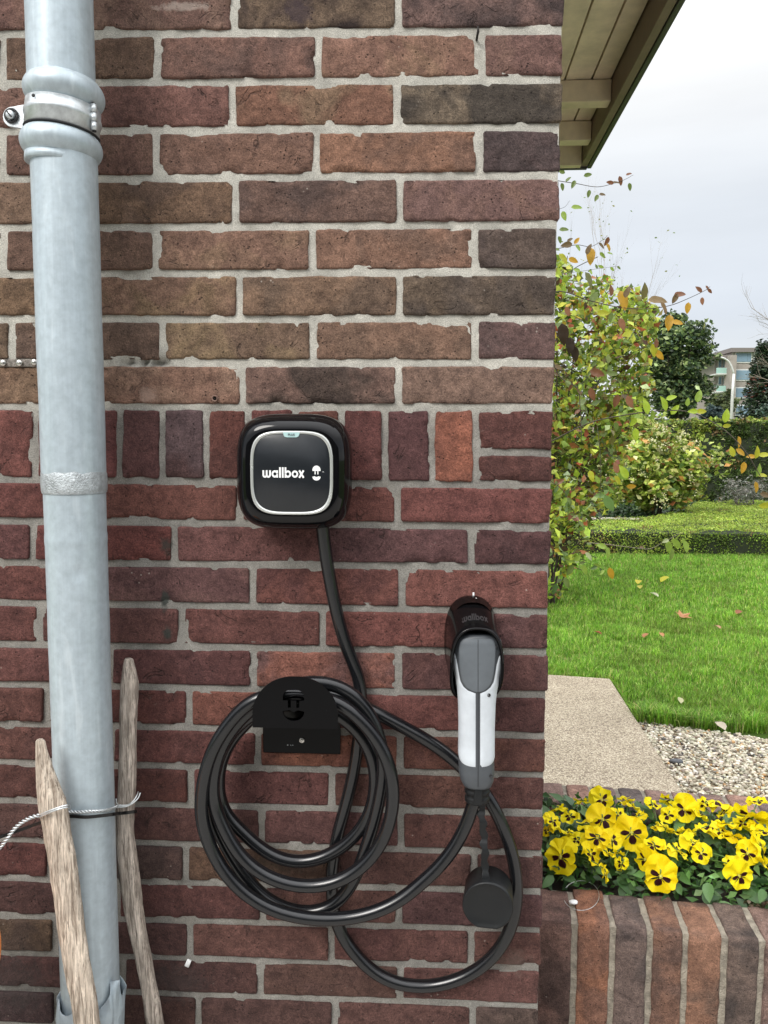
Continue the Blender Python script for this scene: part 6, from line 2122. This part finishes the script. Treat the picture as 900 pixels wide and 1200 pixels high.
shoot([(600, 370, 0), (650, 342, 0), (690, 352, 0), (725, 360, 0), (757, 362, 0), (785, 358, 0), (806, 350, 0), (825, 341, 0), (832, 336, 0)], 4.3, .0042,
      [(690, 328, 20, (122, 124, 78), .5, -1), (695, 350, 18, OG, -.5, -.8), (716, 340, 14, RB, 0, 1), (730, 352, 24, YO, .3, -1), (735, 342, 14, BR_, .3, 1), (755, 341, 19, (124, 116, 72), .1, 1), (771, 352, 22, (142, 118, 82), 1, -.1), (778, 361, 17, (140, 112, 76), .5, -1), (797, 345, 15, RB, 1, .2), (791, 350, 12, BR_, -.5, -1),
       (784, 378, 19, YO, -.1, -1), (794, 378, 13, YO, 1, -.2), (806, 361, 13, YO, -.1, -1), (819, 339, 10, RB, -.6, .5), (829, 338, 8, RB, .5, -1), (823, 353, 9, PK, .1, -1), (832, 341, 7, RB, .6, -.8), (665, 365, 12, PK, .4, -1), (707, 367, 16, YG, 1, .1), (729, 380, 15, PK, .4, -1), (716, 372, 12, OG, -.2, -1), (769, 402, 11, RB, 0, 1), (766, 411, 16, YG, .3, -1), (773, 416, 14, YO, .7, -1)], seed=5)
shoot([(640, 400, 0), (655, 440, 0), (676, 455, 0), (680, 480, 0), (682, 520, 0)], 4.6, .006, [(660, 392, 26, (66, 52, 42), .15, -1), (668, 405, 20, (60, 48, 40), 0, -1), (674, 415, 18, (66, 52, 42), .1, -1)], every=10, cols=[LG, OG, BR_, RB], size=.06, seed=6)
shoot([(676, 455, 0), (690, 440, 0), (700, 420, 0), (708, 402, 0)], 4.6, .003, [(700, 437, 18, RB, .8, -.3), (718, 438, 13, OG, 1, 0), (694, 462, 16, RB, .3, -1), (738, 471, 16, PK, .4, -1), (722, 470, 16, RB, -.2, -1)], every=9, cols=[LG, LIME, OG, PK], size=.06, seed=7)
shoot([(700, 500, 0), (704, 540, 0), (703, 590, 0), (703, 634, 0)], 4.0, .0022,
      [(705, 640, 13, LG, -.9, .3), (712, 648, 15, LG, .2, -1), (703, 581, 13, (120, 150, 84), -1, 0), (714, 590, 22, (120, 152, 88), .5, -1), (700, 562, 11, LG, -.5, 1), (693, 558, 14, YG, .3, -1), (731, 553, 18, LIME, -.6, 1), (724, 563, 12, YG, .6, -1), (740, 570, 12, YO, 1, 0), (722, 548, 14, PK, -.3, 1)], seed=8)
shoot([(690, 636, 0), (712, 638, 0), (745, 642, 0), (762, 643, 0), (776, 636, 0), (799, 624, 0)], 4.2, .0022, [(784, 641, 15, LG, .2, -1), (787, 650, 14, (140, 160, 84), -.1, -1), (793, 637, 15, LG, .7, -.9), (801, 634, 9, LG, -.3, .9), (804, 641, 14, LG, .2, -1), (752, 641, 6, BR_, 1, 0), (780, 634, 9, (176, 184, 140), -.6, -.2)], seed=9, mat='bark_pale')
shoot([(640, 640, 0), (662, 655, 0), (690, 660, 0), (708, 668, 0)], 4.6, .0025, [(668, 668, 15, OG, -.5, -1), (676, 655, 14, LG, .5, .5), (685, 668, 13, LG, .4, -1), (650, 690, 14, (84, 110, 62), -.3, -1), (664, 683, 14, OG, .4, -.8), (716, 672, 15, YO, .3, -1), (700, 663, 10, LG, 1, -.4), (690, 652, 12, (176, 184, 140), .8, -.9)], every=10, cols=[LG, OG, (150, 168, 110), (92, 118, 66)], size=.055, seed=10)
shoot([(640, 560, 0), (660, 575, 0), (672, 600, 0), (680, 615, 0)], 4.6, .003, [], every=16, cols=[LG, OG, (150, 168, 110), (92, 118, 66), RB], size=.06, seed=11)

# fallen leaves on the grass
def fallen(px, py, size, col, label, curl=.2, seed=0, star=False):
    rd_ = random.Random(seed)
    p = atZ(px, py, .062)
    L = size / F * (p.y + 1.1)
    if star:
        vs = [(0, 0, .01)]; n = 22
        for k in range(n):
            a = 2 * PI * k / n
            rr_ = (1.0 if k % 4 == 0 else .62 if k % 2 else .48) * (.7 + .3 * math.cos(a / 2) ** 2)
            vs.append((math.cos(a) * rr_ * .6, math.sin(a) * rr_ * .5, .22 * rr_ * rr_ * (1 + .6 * math.sin(3 * a))))
        me = mesh('fallen_leaf', vs, [(0, k + 1, (k + 1) % n + 1) for k in range(n)])
    else:
        me = leaf_proto('fallen_leaf', M['leaf_obj'], asp=.62, curl=curl, fold=.3)
        for v in me.vertices: v.co.y -= .5
    if not me.materials: me.materials.append(M['leaf_obj'])
    o = bpy.data.objects.new('fallen_leaf', me); link(o)
    o.location = p + Vector((0, 0, .004)); o.rotation_euler = (rd_.uniform(.3, .6), rd_.uniform(-.2, .2), rd_.uniform(-1.3, 1.3)); o.scale = (L,) * 3
    o.color = (*lin(col), 1)
    tag(o, label, 'leaf', 'leaves fallen on the lawn')
fallen(799, 723, 24, (204, 146, 104), 'large curled tan maple leaf lying in the middle of the lawn', star=True, seed=1)
fallen(779, 679, 13, (214, 206, 60), 'yellow leaf on the far lawn right of the pair of yellow leaves', seed=2)
fallen(748, 682, 12, (222, 208, 56), 'upper one of the pair of yellow leaves on the far lawn', seed=3)
fallen(750, 688, 10, (206, 198, 70), 'lower one of the pair of yellow leaves on the far lawn', seed=4)
fallen(767, 697, 11, (206, 206, 176), 'pale whitish leaf on the lawn above the large tan leaf', seed=5)
fallen(797, 821, 11, (216, 212, 168), 'round pale leaf in the grass near the gravel', seed=6)
fallen(844, 851, 17, (214, 202, 186), 'long pale curled leaf at the edge of the gravel', seed=7)
fallen(866, 718, 12, (160, 104, 72), 'brown leaf on the right side of the lawn', seed=8)
fallen(757, 745, 11, (186, 130, 90), 'left one of two small tan leaves below the large tan leaf', seed=9)
fallen(775, 744, 9, (206, 150, 110), 'right one of two small tan leaves below the large tan leaf', seed=10)
fallen(701, 742, 9, (150, 84, 56), 'reddish brown leaf on the lawn close to the wall corner', seed=11)
fallen(652, 699, 13, (206, 140, 90), 'orange leaf on the grass under the autumn shrub', seed=12)
fallen(841, 735, 9, (196, 150, 120), 'small pinkish leaf left of the brown leaf on the lawn', seed=13)
# broken pebble stone, dark, on the gravel
bm = bmesh.new(); bmesh.ops.create_icosphere(bm, subdivisions=2, radius=1)
q = atZ(793, 892, .02)
for v in bm.verts:
    v.co = Vector((v.co.x * .034, v.co.y * .018, v.co.z * .012)) * (1 + .2 * noise.noise(v.co * 1.5)) + q
tag(obj('flat_stone', bm, mat_plain('slate_grey', (.10, .105, .115), .6, noise_amt=.1, nscale=60), None), 'flat dark slate coloured stone lying on the pale gravel near the path', 'stone')

# ================================================================= PLANTER
ZP = CAM.z - .80
fe0, fe1 = atZ(636, 1078.5, ZP), atZ(892, 1103, ZP)
exv = (fe1 - fe0); exv.z = 0; exv.normalize()
eyv = Vector((-exv.y, exv.x, 0))
O_ = fe0 + exv * ((CX - fe0.x) / exv.x + .001)
def PLp(u, v, z): return O_ + exv * u + eyv * v + Vector((0, 0, z - O_.z))
def hit(px, py, Z=ZP):
    p = atZ(px, py, Z) - O_
    return p.dot(exv), p.dot(eyv)
pl = empty('brick_planter', O_ - Vector((0, 0, O_.z)), 'raised brick planter of upright coping bricks joined to the wall corner', 'planter')
M['mortar_p'] = mat_plain('planter_mortar', (.31, .275, .22), .95, noise_amt=.22, nscale=70, bump=1.0, bd=.004)
def rough_box(u0, u1, v0, v1, z0, z1, col, tb=rk, alpha=.5, cuts=12, amp=.0022):
    bm = bmesh.new()
    bmesh.ops.create_cube(bm, size=1.0)
    bmesh.ops.subdivide_edges(bm, edges=bm.edges[:], cuts=cuts, use_grid_fill=True)
    s = Vector((u1 - u0, v1 - v0, z1 - z0)); ph = Vector((random.uniform(0, 40),) * 3)
    rd_ = .0034
    for vtx in bm.verts:
        p = Vector((vtx.co.x * s.x, vtx.co.y * s.y, vtx.co.z * s.z))
        h = s / 2
        q = Vector((max(-(h.x - rd_), min(h.x - rd_, p.x)), max(-(h.y - rd_), min(h.y - rd_, p.y)), max(-(h.z - rd_), min(h.z - rd_, p.z))))
        d = p - q
        if d.length > 1e-6:
            kx = sum(1 for a in d if abs(a) > 1e-6)
            if kx > 1: p = q + d.normalized() * rd_
            nn_ = d.normalized()
            p += nn_ * (noise.noise((p + ph) * 28) * amp + noise.noise((p + ph) * 85) * amp * .5 + noise.noise((p + ph) * 220) * amp * .25)
        c_ = PLp((u0 + u1) / 2, (v0 + v1) / 2, (z0 + z1) / 2)
        vtx.co = exv * p.x + eyv * p.y + Vector((0, 0, p.z))
    me = bpy.data.meshes.new('brick'); bm.to_mesh(me); bm.free(); me.materials.append(M['brick_pav']); me.shade_smooth()
    o = bpy.data.objects.new('brick', me); link(o, pl); o.matrix_parent_inverse = WORLD_INV(pl)
    o.location = c_
    o.color = (*(min(1, x * 1.35) for x in lin(desat(col, .86))), alpha); o['tint_b'] = [float(x) for x in lin(desat(tb))]
    return o
fj = [hit(x, y)[0] for x, y in ((673.5, 1080.5), (718, 1083.5), (761.6, 1088), (803.6, 1092.5), (850, 1098.5), (894, 1103.5))]
md_ = (fj[-1] - fj[0]) / 5
us = [0] + fj + [fj[-1] + md_ * (i + 1) for i in range(14)]
fcol = [((100, 76, 70), (68, 54, 52)), ((104, 74, 62), (150, 94, 66)), ((92, 78, 74), (58, 54, 56)), ((110, 80, 66), (84, 66, 62)), ((116, 84, 68), (80, 68, 62)), ((92, 78, 72), (50, 48, 50)), ((104, 84, 78), (84, 70, 68))]
TH = .100
for i in range(len(us) - 1):
    c_, tb = fcol[i] if i < len(fcol) else random.choice(fcol)
    rough_box(us[i] + (.0042 if i else .0), us[i + 1] - .0042, random.uniform(-.001, .001), TH + random.uniform(-.004, .004), ZP - .21, ZP + random.uniform(-.0015, .0015), c_, tb, .7, cuts=12 if i < 8 else 3)
UE = us[-1]
vb = hit(760, 936)[1]
bj = [(663, 931), (700, 934), (736, 936), (772, 938), (812, 941), (866, 946)]
ub = [hit(x, y)[0] for x, y in bj]
V0, V1 = vb - .05, vb + .05
mb = (ub[-1] - ub[0]) / (len(ub) - 1)
mb = md_
u = ub[0] - mb * 8
bcol = [(134, 108, 100), (120, 98, 92), (144, 112, 100), (110, 92, 90), (96, 88, 88), (138, 112, 104)]
i = 0
while u < UE - .01:
    if O_.x + exv.x * u > CX + .004 or u > .0:
        rough_box(max(u, .002) + .004, u + mb - .004, V0, V1, ZP - .21, ZP + random.uniform(-.0015, .0015), bcol[i % 6], (90, 76, 74), .6, cuts=7)
    u += mb; i += 1
bm = bmesh.new()
def pbox(u0, u1, v0, v1, z0, z1):
    vs = bm_box(bm, (0, 0, 0), (1, 1, 1))
    for v in vs:
        c_ = v.co.copy()
        v.co = PLp(u0 + (u1 - u0) * c_.x, v0 + (v1 - v0) * c_.y, z0 + (z1 - z0) * c_.z)
pbox(.001, UE - .001, .0032, TH - .004, ZP - .212, ZP - .0028)
pbox(.001, UE - .001, V0 + .004, V1 - .004, ZP - .212, ZP - .003)
pbox(.001, UE - .001, .004, TH - .006, 0, ZP - .2122)
pbox(.001, UE - .001, V0 + .004, V1 - .004, 0, ZP - .2122)
pbox(UE - .10, UE - .0011, TH - .0058, V0 + .0038, 0, ZP - .01)
bmesh.ops.subdivide_edges(bm, edges=[e for e in bm.edges], cuts=24, use_grid_fill=True)
for v in bm.verts: v.co += Vector((noise.noise(v.co * 70), noise.noise(v.co * 70 + Vector((5, 5, 5))), noise.noise(v.co * 70 + Vector((9, 0, 9))))) * .0012
obj('mortar', bm, M['mortar_p'], pl, smooth=False)
z = ZP - .21; k = 0
while z > .06:
    u = -.11 * (k % 2)
    while u < UE - .03:
        if u + .22 > .03: rough_box(max(u, 0) + .005, min(u + .22, UE) - .005, random.uniform(-.001, .001), TH - .008, z - .058, z - .008, random.choice([re_, rd, rp]), rk, .3, cuts=2, amp=.001)
        u += .22
    z -= .062; k += 1
M['soil'] = mat_plain('dark_soil', (.035, .026, .018), .95, noise_amt=.3, nscale=90, bump=1.0, bd=.01)
vs, fs = [], []
nu_, nv_ = 60, 16
for j in range(nv_ + 1):
    for i in range(nu_ + 1):
        u, v = .002 + (UE - .1) * i / nu_, TH - .004 + (V0 + .004 - TH + .004) * j / nv_
        vs.append(PLp(u, v, ZP - .035 + .012 * noise.noise(Vector((u * 25, v * 25, 0)))))
for j in range(nv_):
    for i in range(nu_):
        a = j * (nu_ + 1) + i; fs.append((a, a + 1, a + nu_ + 2, a + nu_ + 1))
obj('soil', mesh('soil', vs, fs), M['soil'], pl)
# thin wire ring lying on the coping
rg = []
for k in range(40):
    a = -2.6 + 5.4 * k / 39
    q = atZ(681 + 21 * math.cos(a), 1054 + 17.5 * math.sin(a) - 2, ZP + .004 + .004 * math.sin(a * 2) + (.006 if k > 30 else 0))
    rg.append(q)
rg = [q + Vector((0, 0, .004)) for q in rg]
o = tube('wire_loop', rg, .0005, M['wire'], None, 6)
tag(o, 'thin loose loop of wire lying over the first coping bricks of the planter', 'wire')
q = atZ(672, 1057, ZP + .004)
bm = bmesh.new(); bmesh.ops.create_icosphere(bm, subdivisions=2, radius=1)
for v in bm.verts: v.co = Vector((v.co.x * .008, v.co.y * .006, v.co.z * .003)) * (1 + .35 * noise.noise(v.co * 2)) + q
tag(obj('cement_crumb', bm, M['print_white'], None), 'whitish crumb stuck on the joint of the planter coping inside the wire loop', 'crumb')

# ---------------------------------------------------------------- pansies
def mat_petal():
    t = NT('pansy_petal')
    uv = t.n('UVMap'); uv.uv_map = 'petal'
    sep = t.n('SeparateXYZ'); t.l(uv.outputs[0], sep.inputs[0])
    oi = t.n('ObjectInfo')
    v = t.coord()
    nz = t.noise(30, 4, .6, v)
    base = t.mix(t.ramp(nz, .3, .75), (.93, .74, .004), (.98, .86, .02))
    base = t.mix(1.0, base, oi.outputs['Color'], 'MULTIPLY')
    veins = t.n('TexWave'); veins.inputs['Scale'].default_value = 3.2; veins.inputs['Distortion'].default_value = 1.2
    t.l(uv.outputs[0], veins.inputs['Vector'])
    base = t.mix(t.math('MULTIPLY', t.ramp(veins.outputs['Fac'], .6, 1.0), .12), base, (.72, .42, .0))
    au = t.math('ABSOLUTE', sep.outputs['X'])
    edge = t.math('ADD', sep.outputs['Y'], t.math('MULTIPLY', t.math('POWER', au, 2.0), .55))
    edge = t.math('ADD', edge, t.math('MULTIPLY', nz, .16))
    blot = t.math('MULTIPLY', t.ramp(edge, .70, .76, (1, 1, 1), (0, 0, 0)), oi.outputs['Alpha'])
    core = t.ramp(sep.outputs['Y'], .10, .15, (1, 1, 1), (0, 0, 0))
    c = t.mix(blot, base, (.030, .004, .008))
    c = t.mix(core, c, (.80, .70, .08))
    t.set(Base_Color=c, Roughness=.55, Specular_IOR_Level=.2, Normal=t.bump(veins.outputs['Fac'], .15, .01))
    tr = t.n('BsdfTranslucent'); t.l(c, tr.inputs['Color'])
    mx = t.n('MixShader'); mx.inputs[0].default_value = .28
    # each bloom has its own tint
    t.l(t.b.outputs[0], mx.inputs[1]); t.l(tr.outputs[0], mx.inputs[2]); t.l(mx.outputs[0], t.out.inputs['Surface'])
    return t.m
M['petal'] = mat_petal()
M['stem_green'] = mat_plain('green_stem', (.10, .19, .05), .6, noise_amt=.1)
def petal_mesh(name, L, W, spread, ruffle, lift, notch=.0, seed=0):
    """fan-shaped petal growing along +Y from the origin, facing +Z"""
    rd_ = random.Random(seed)
    nr, nt = 7, 12
    vs, fs, uv = [], [], []
    ph = rd_.uniform(0, 6)
    for j in range(nr + 1):
        r_ = j / nr
        for i in range(nt + 1):
            t = -1 + 2 * i / nt
            a = t * spread * (.55 + .45 * r_)
            edge = 1 - .20 * t * t - notch * math.exp(-(t / .18) ** 2) + .03 * math.sin(t * 9 + ph)
            rad = r_ * L * edge
            x = math.sin(a) * rad * W; y = math.cos(a) * rad
            zz_ = lift * r_ * r_ + ruffle * r_ ** 2 * math.sin(t * 6.5 + ph) + .03 * math.sin(r_ * 7)
            vs.append((x, y, zz_)); uv.append((t, r_))
    for j in range(nr):
        for i in range(nt):
            a = j * (nt + 1) + i
            fs.append((a, a + 1, a + nt + 2, a + nt + 1))
    me = mesh(name, vs, fs)
    lay = me.uv_layers.new(name='petal')
    for lp_ in me.loops: lay.data[lp_.index].uv = uv[lp_.vertex_index]
    me.materials.append(M['petal']); me.shade_smooth()
    return me
PET = {'upper': [petal_mesh('petal', 1.0, 1.05, 1.05, .13, -.12, seed=s) for s in range(5)],
       'side': [petal_mesh('petal', .86, 1.0, .80, .11, .10, seed=s + 5) for s in range(5)],
       'lower': [petal_mesh('petal', .92, 1.15, 1.0, .12, .04, notch=.10, seed=s + 10) for s in range(5)]}
bm = bmesh.new(); bmesh.ops.create_icosphere(bm, subdivisions=1, radius=.07)
EYE = bpy.data.meshes.new('flower'); bm.to_mesh(EYE); bm.free(); EYE.materials.append(mat_plain('flower_eye', (.55, .55, .12), .6, noise_amt=.05))
flowers = [  # px, py, radius px, facing (x, y, z), height above coping
 (652, 947, 13, (-.3, .5, .8), .055), (657, 1004, 20, (-.5, -.9, .35), .045), (641, 973, 9, (-.6, -.2, .8), .04), (688, 966, 15, (-.2, .4, .9), .06), (705, 937, 14, (.1, -.95, .35), .07),
 (706, 960, 17, (.05, -.8, .65), .06), (692, 1001, 13, (.6, -.4, .5), .045), (709, 1023, 10, (.8, -.5, .2), .035), (740, 976, 19, (-.1, -.85, .55), .055), (681, 938, 9, (0, .6, .7), .05),
 (740, 942, 11, (.5, .2, .8), .055), (766, 991, 14, (-.2, -.25, .95), .055), (756, 1007, 14, (-.75, -.6, .1), .045), (774, 1027, 19, (.0, -.98, .2), .040), (786, 938, 12, (.1, .6, .7), .06),
 (802, 948, 15, (-.3, -.8, .3), .06), (817, 952, 14, (.5, .3, .8), .055), (839, 940, 17, (.0, .3, .95), .065), (833, 968, 16, (.2, .0, 1.0), .055), (812, 988, 14, (.6, -.3, .7), .05), (806, 974, 10, (.2, .5, .7), .05),
 (862, 980, 15, (.3, .5, .8), .055), (881, 958, 19, (.1, .7, .6), .065), (891, 993, 17, (.8, -.4, .4), .055), (897, 1014, 12, (.7, .2, .6), .04), (858, 1014, 13, (-.8, -.3, .5), .045), (866, 1026, 14, (.15, -.95, .1), .042),
 (791, 975, 9, (.3, .5, .7), .045), (770, 969, 8, (-.3, .5, .8), .045), (672, 978, 8, (.3, .2, .9), .045), (676, 985, 11, (-.5, -.2, .8), .05), (664, 975, 12, (.3, .3, .9), .05), (712, 1000, 12, (.6, .1, .8), .045), (733, 938, 10, (-.2, .5, .8), .055), (765, 942, 10, (.3, -.4, .8), .055), (795, 998, 11, (.5, -.2, .8), .045),
 (852, 965, 13, (.1, .6, .8), .06), (826, 942, 12, (-.5, -.2, .8), .06), (871, 965, 13, (-.5, .2, .8), .06), (780, 970, 11, (.6, .1, .8), .05), (728, 1012, 9, (-.5, -.2, .8), .035), (895, 975, 15, (.2, -.2, 1), .06), (648, 962, 11, (.3, -.5, .8), .055),
 (668, 957, 12, (-.4, -.3, .8), .055), (717, 984, 13, (.3, -.6, .7), .05), (700, 982, 14, (-.2, -.5, .8), .06), (725, 955, 12, (.5, -.2, .8), .05), (747, 957, 11, (-.3, .2, .9), .05),
 (822, 1000, 11, (-.4, -.6, .5), .045), (845, 975, 13, (.4, -.4, .8), .05), (876, 1000, 13, (-.3, -.8, .4), .05), (783, 955, 11, (-.4, -.6, .6), .055), (888, 940, 12, (-.1, -.2, 1), .06),
 (975, 960, 15, (.3, -.4, .8), .055), (990, 1010, 17, (-.1, -.9, .3), .045), (1005, 975, 14, (.4, .2, .9), .055), (1025, 1000, 16, (.1, -.8, .5), .05), (1045, 965, 15, (-.3, -.3, .9), .055), (1060, 1020, 16, (.2, -.9, .3), .04), (1085, 985, 15, (-.2, -.5, .8), .05), (1110, 1010, 16, (.3, -.7, .5), .045), (1120, 970, 14, (0, .2, 1), .055),
 (918, 970, 16, (.2, -.6, .6), .05), (930, 1005, 17, (-.1, -.8, .5), .05), (955, 985, 16, (.1, -.3, .9), .05),
 (725, 1000, 8, (.3, .6, .6), .04), (849, 952, 11, (-.6, .2, .8), .05)]
plant_px = [(650, 985, 'at the wall corner end of the planter'), (693, 975, 'second from the wall corner'), (738, 985, 'third from the wall corner, below the rear coping'), (782, 990, 'behind the big dark faced front bloom'),
            (1000, 990, 'second past the right edge of the picture'), (1075, 995, 'far out towards the free end of the planter'),
            (828, 975, 'fifth from the wall corner'), (872, 990, 'at the right edge of the picture'), (935, 990, 'just past the right edge of the picture')]
plants = []
for px, py, wh in plant_px:
    q = atZ(px, py, ZP)
    u_, v_ = hit(px, py)
    v_ = min(max(v_, TH + .08), V0 - .08)
    b_ = PLp(u_, v_, ZP - .035)
    plants.append((empty('pansy_plant', b_, 'yellow pansy plant with dark blotched blooms ' + wh, 'flower', 'yellow pansies in the planter'), b_, []))
rf = random.Random(31)
for idx_, (px, py, rp_, fc, hh) in enumerate(flowers):
    c_ = atZ(px, py, ZP + hh)
    pr = min(plants, key=lambda t: (t[1] - c_).length)
    root = pr[0]
    L = rp_ / F * (c_ - CAM).length * rf.uniform(.90, 1.08)
    f = Vector(fc).normalized() + Vector((rf.uniform(-.1, .1), rf.uniform(-.1, .1), 0)); f.normalize()
    up = Vector((0, 0, 1)) - f * f.z
    if up.length < .3: up = Vector((0, 1, 0)) - f * f.y
    up.normalize()
    roll = rf.uniform(-.5, .5)
    x = up.cross(f)
    up, x = (up * math.cos(roll) + x * math.sin(roll)), (x * math.cos(roll) - up * math.sin(roll))
    fl_ = bpy.data.objects.new('flower', EYE)
    link(fl_, root); fl_.matrix_parent_inverse = WORLD_INV(root)
    fl_.matrix_basis = Matrix.Translation(c_) @ Matrix((x, up, f)).transposed().to_4x4() @ Matrix.Scale(L, 4)
    tint = rf.choice([(1, 1, 1, 1), (1, 1.04, 1.5, 1), (1, .98, .9, 1), (.95, .97, 1, 1), (1, 1.03, 2.5, 1), (1, 1.02, 1, 1), (1, .93, .7, 1)])
    def add_petal(kind, ang, dz__, sc, bl):
        p = bpy.data.objects.new('petal', rf.choice(PET[kind]))
        link(p, fl_)
        p.matrix_basis = Matrix.Translation((0, 0, dz__)) @ Matrix.Rotation(ang, 4, 'Z') @ Matrix.Rotation(rf.uniform(-.45, .30), 4, 'X') @ Matrix.Scale(sc * rf.uniform(.93, 1.07), 4)
        p.color = (tint[0], tint[1], tint[2], bl * tint[3])
    add_petal('upper', R(28) + rf.uniform(-.08, .08), -.07, 1.0, 0)
    add_petal('upper', R(-28) + rf.uniform(-.08, .08), -.04, 1.0, 0)
    add_petal('side', R(88) + rf.uniform(-.08, .08), .0, 1.0, 1)
    add_petal('side', R(-88) + rf.uniform(-.08, .08), .02, 1.0, 1)
    add_petal('lower', R(180) + rf.uniform(-.08, .08), .05, 1.0, 1)
    b_ = pr[1] + Vector((rf.uniform(-.03, .03), rf.uniform(-.03, .03), 0))
    back = c_ - f * L * .12
    tube('stem', spline([b_, b_.lerp(back, .55) + Vector((0, 0, .02)), back + Vector((0, 0, .012)) - f * .006, back], 4), .0011, M['stem_green'], root, 5)
LP = leaf_proto('leaf', M['leaf_pansy'], asp=.50, fold=.10, curl=.35)
leafs = 0
for root, b_, _ in plants:
    for k in range(46):
        a = rf.uniform(0, 2 * PI); rr_ = abs(rf.gauss(0, .055)) + .012
        base_p = b_ + exv * math.cos(a) * rr_ * 1.1 + eyv * math.sin(a) * rr_ * 1.15 + Vector((0, 0, rf.uniform(.012, .060)))
        v_ = (base_p - O_).dot(eyv); u_ = (base_p - O_).dot(exv)
        if not (TH + .008 < v_ < V0 - .01) or u_ < .01: continue
        d = Vector((math.cos(a + rf.uniform(-.7, .7)), math.sin(a + rf.uniform(-.7, .7)), rf.uniform(-.15, .8)))
        col = rf.choice([(70, 108, 54), (84, 126, 62), (58, 92, 48), (100, 142, 74), (80, 114, 78)])
        put_leaf(root, base_p, rf.uniform(.024, .044), col, d, (rf.uniform(-.4, .4), rf.uniform(-.9, .0), 1), me=LP, rnd_=rf)
# front row of leaves hanging towards the coping
for k in range(52):
    u_ = rf.uniform(.0, .86); v_ = TH + rf.uniform(.006, .05)
    p = PLp(u_, v_, ZP + rf.uniform(-.012, .03))
    pr = min(plants, key=lambda t: (t[1] - p).length)
    put_leaf(pr[0], p, rf.uniform(.026, .042), rf.choice([(66, 102, 54), (80, 118, 62), (58, 90, 50), (94, 130, 76)]), (rf.uniform(-.8, .8), -.7, rf.uniform(-.5, .5)), (rf.uniform(-.5, .5), -.9, .8), me=LP, rnd_=rf)
r = np.random.default_rng(44)
n = 3800
uu, vv = r.uniform(.0, 1.2, n), r.uniform(TH + .01, V0 - .01, n)
C = np.array([PLp(a, b, ZP - .03 + c_)[:] for a, b, c_ in zip(uu, vv, r.uniform(0, .060, n))])
o = obj('pansy_foliage', leaf_mesh('f', C, r.uniform(.012, .026, n), pick([(3, (66, 102, 50)), (3, (50, 80, 44)), (2, (88, 130, 64)), (1, (116, 152, 92))], n, 9, .15), seed=21, aspect=.6, normal_bias=(0, -.4, 1)), M['leaf_dark'], None, smooth=False)
tag(o, 'small dark green leaves filling the planter under the pansies', 'foliage', kind='stuff')
n = 420
uu, vv = r.uniform(.38, .80, n), TH + np.abs(r.normal(size=n)) * .015 + .004
C = np.array([PLp(a, b, ZP - .004 + c_)[:] for a, b, c_ in zip(uu, vv, r.uniform(-.01, .012, n))])
o = obj('creeping_plant', leaf_mesh('cp', C, r.uniform(.006, .011, n), pick([(3, (112, 96, 76)), (2, (88, 84, 60)), (1, (128, 90, 74))], n, 3, .12), seed=23, aspect=.95, normal_bias=(0, -.3, 1.2)), M['leaf_dark'], None, smooth=False)
tag(o, 'tiny brownish creeping leaves along the inner edge of the front coping', 'ground cover', kind='stuff')
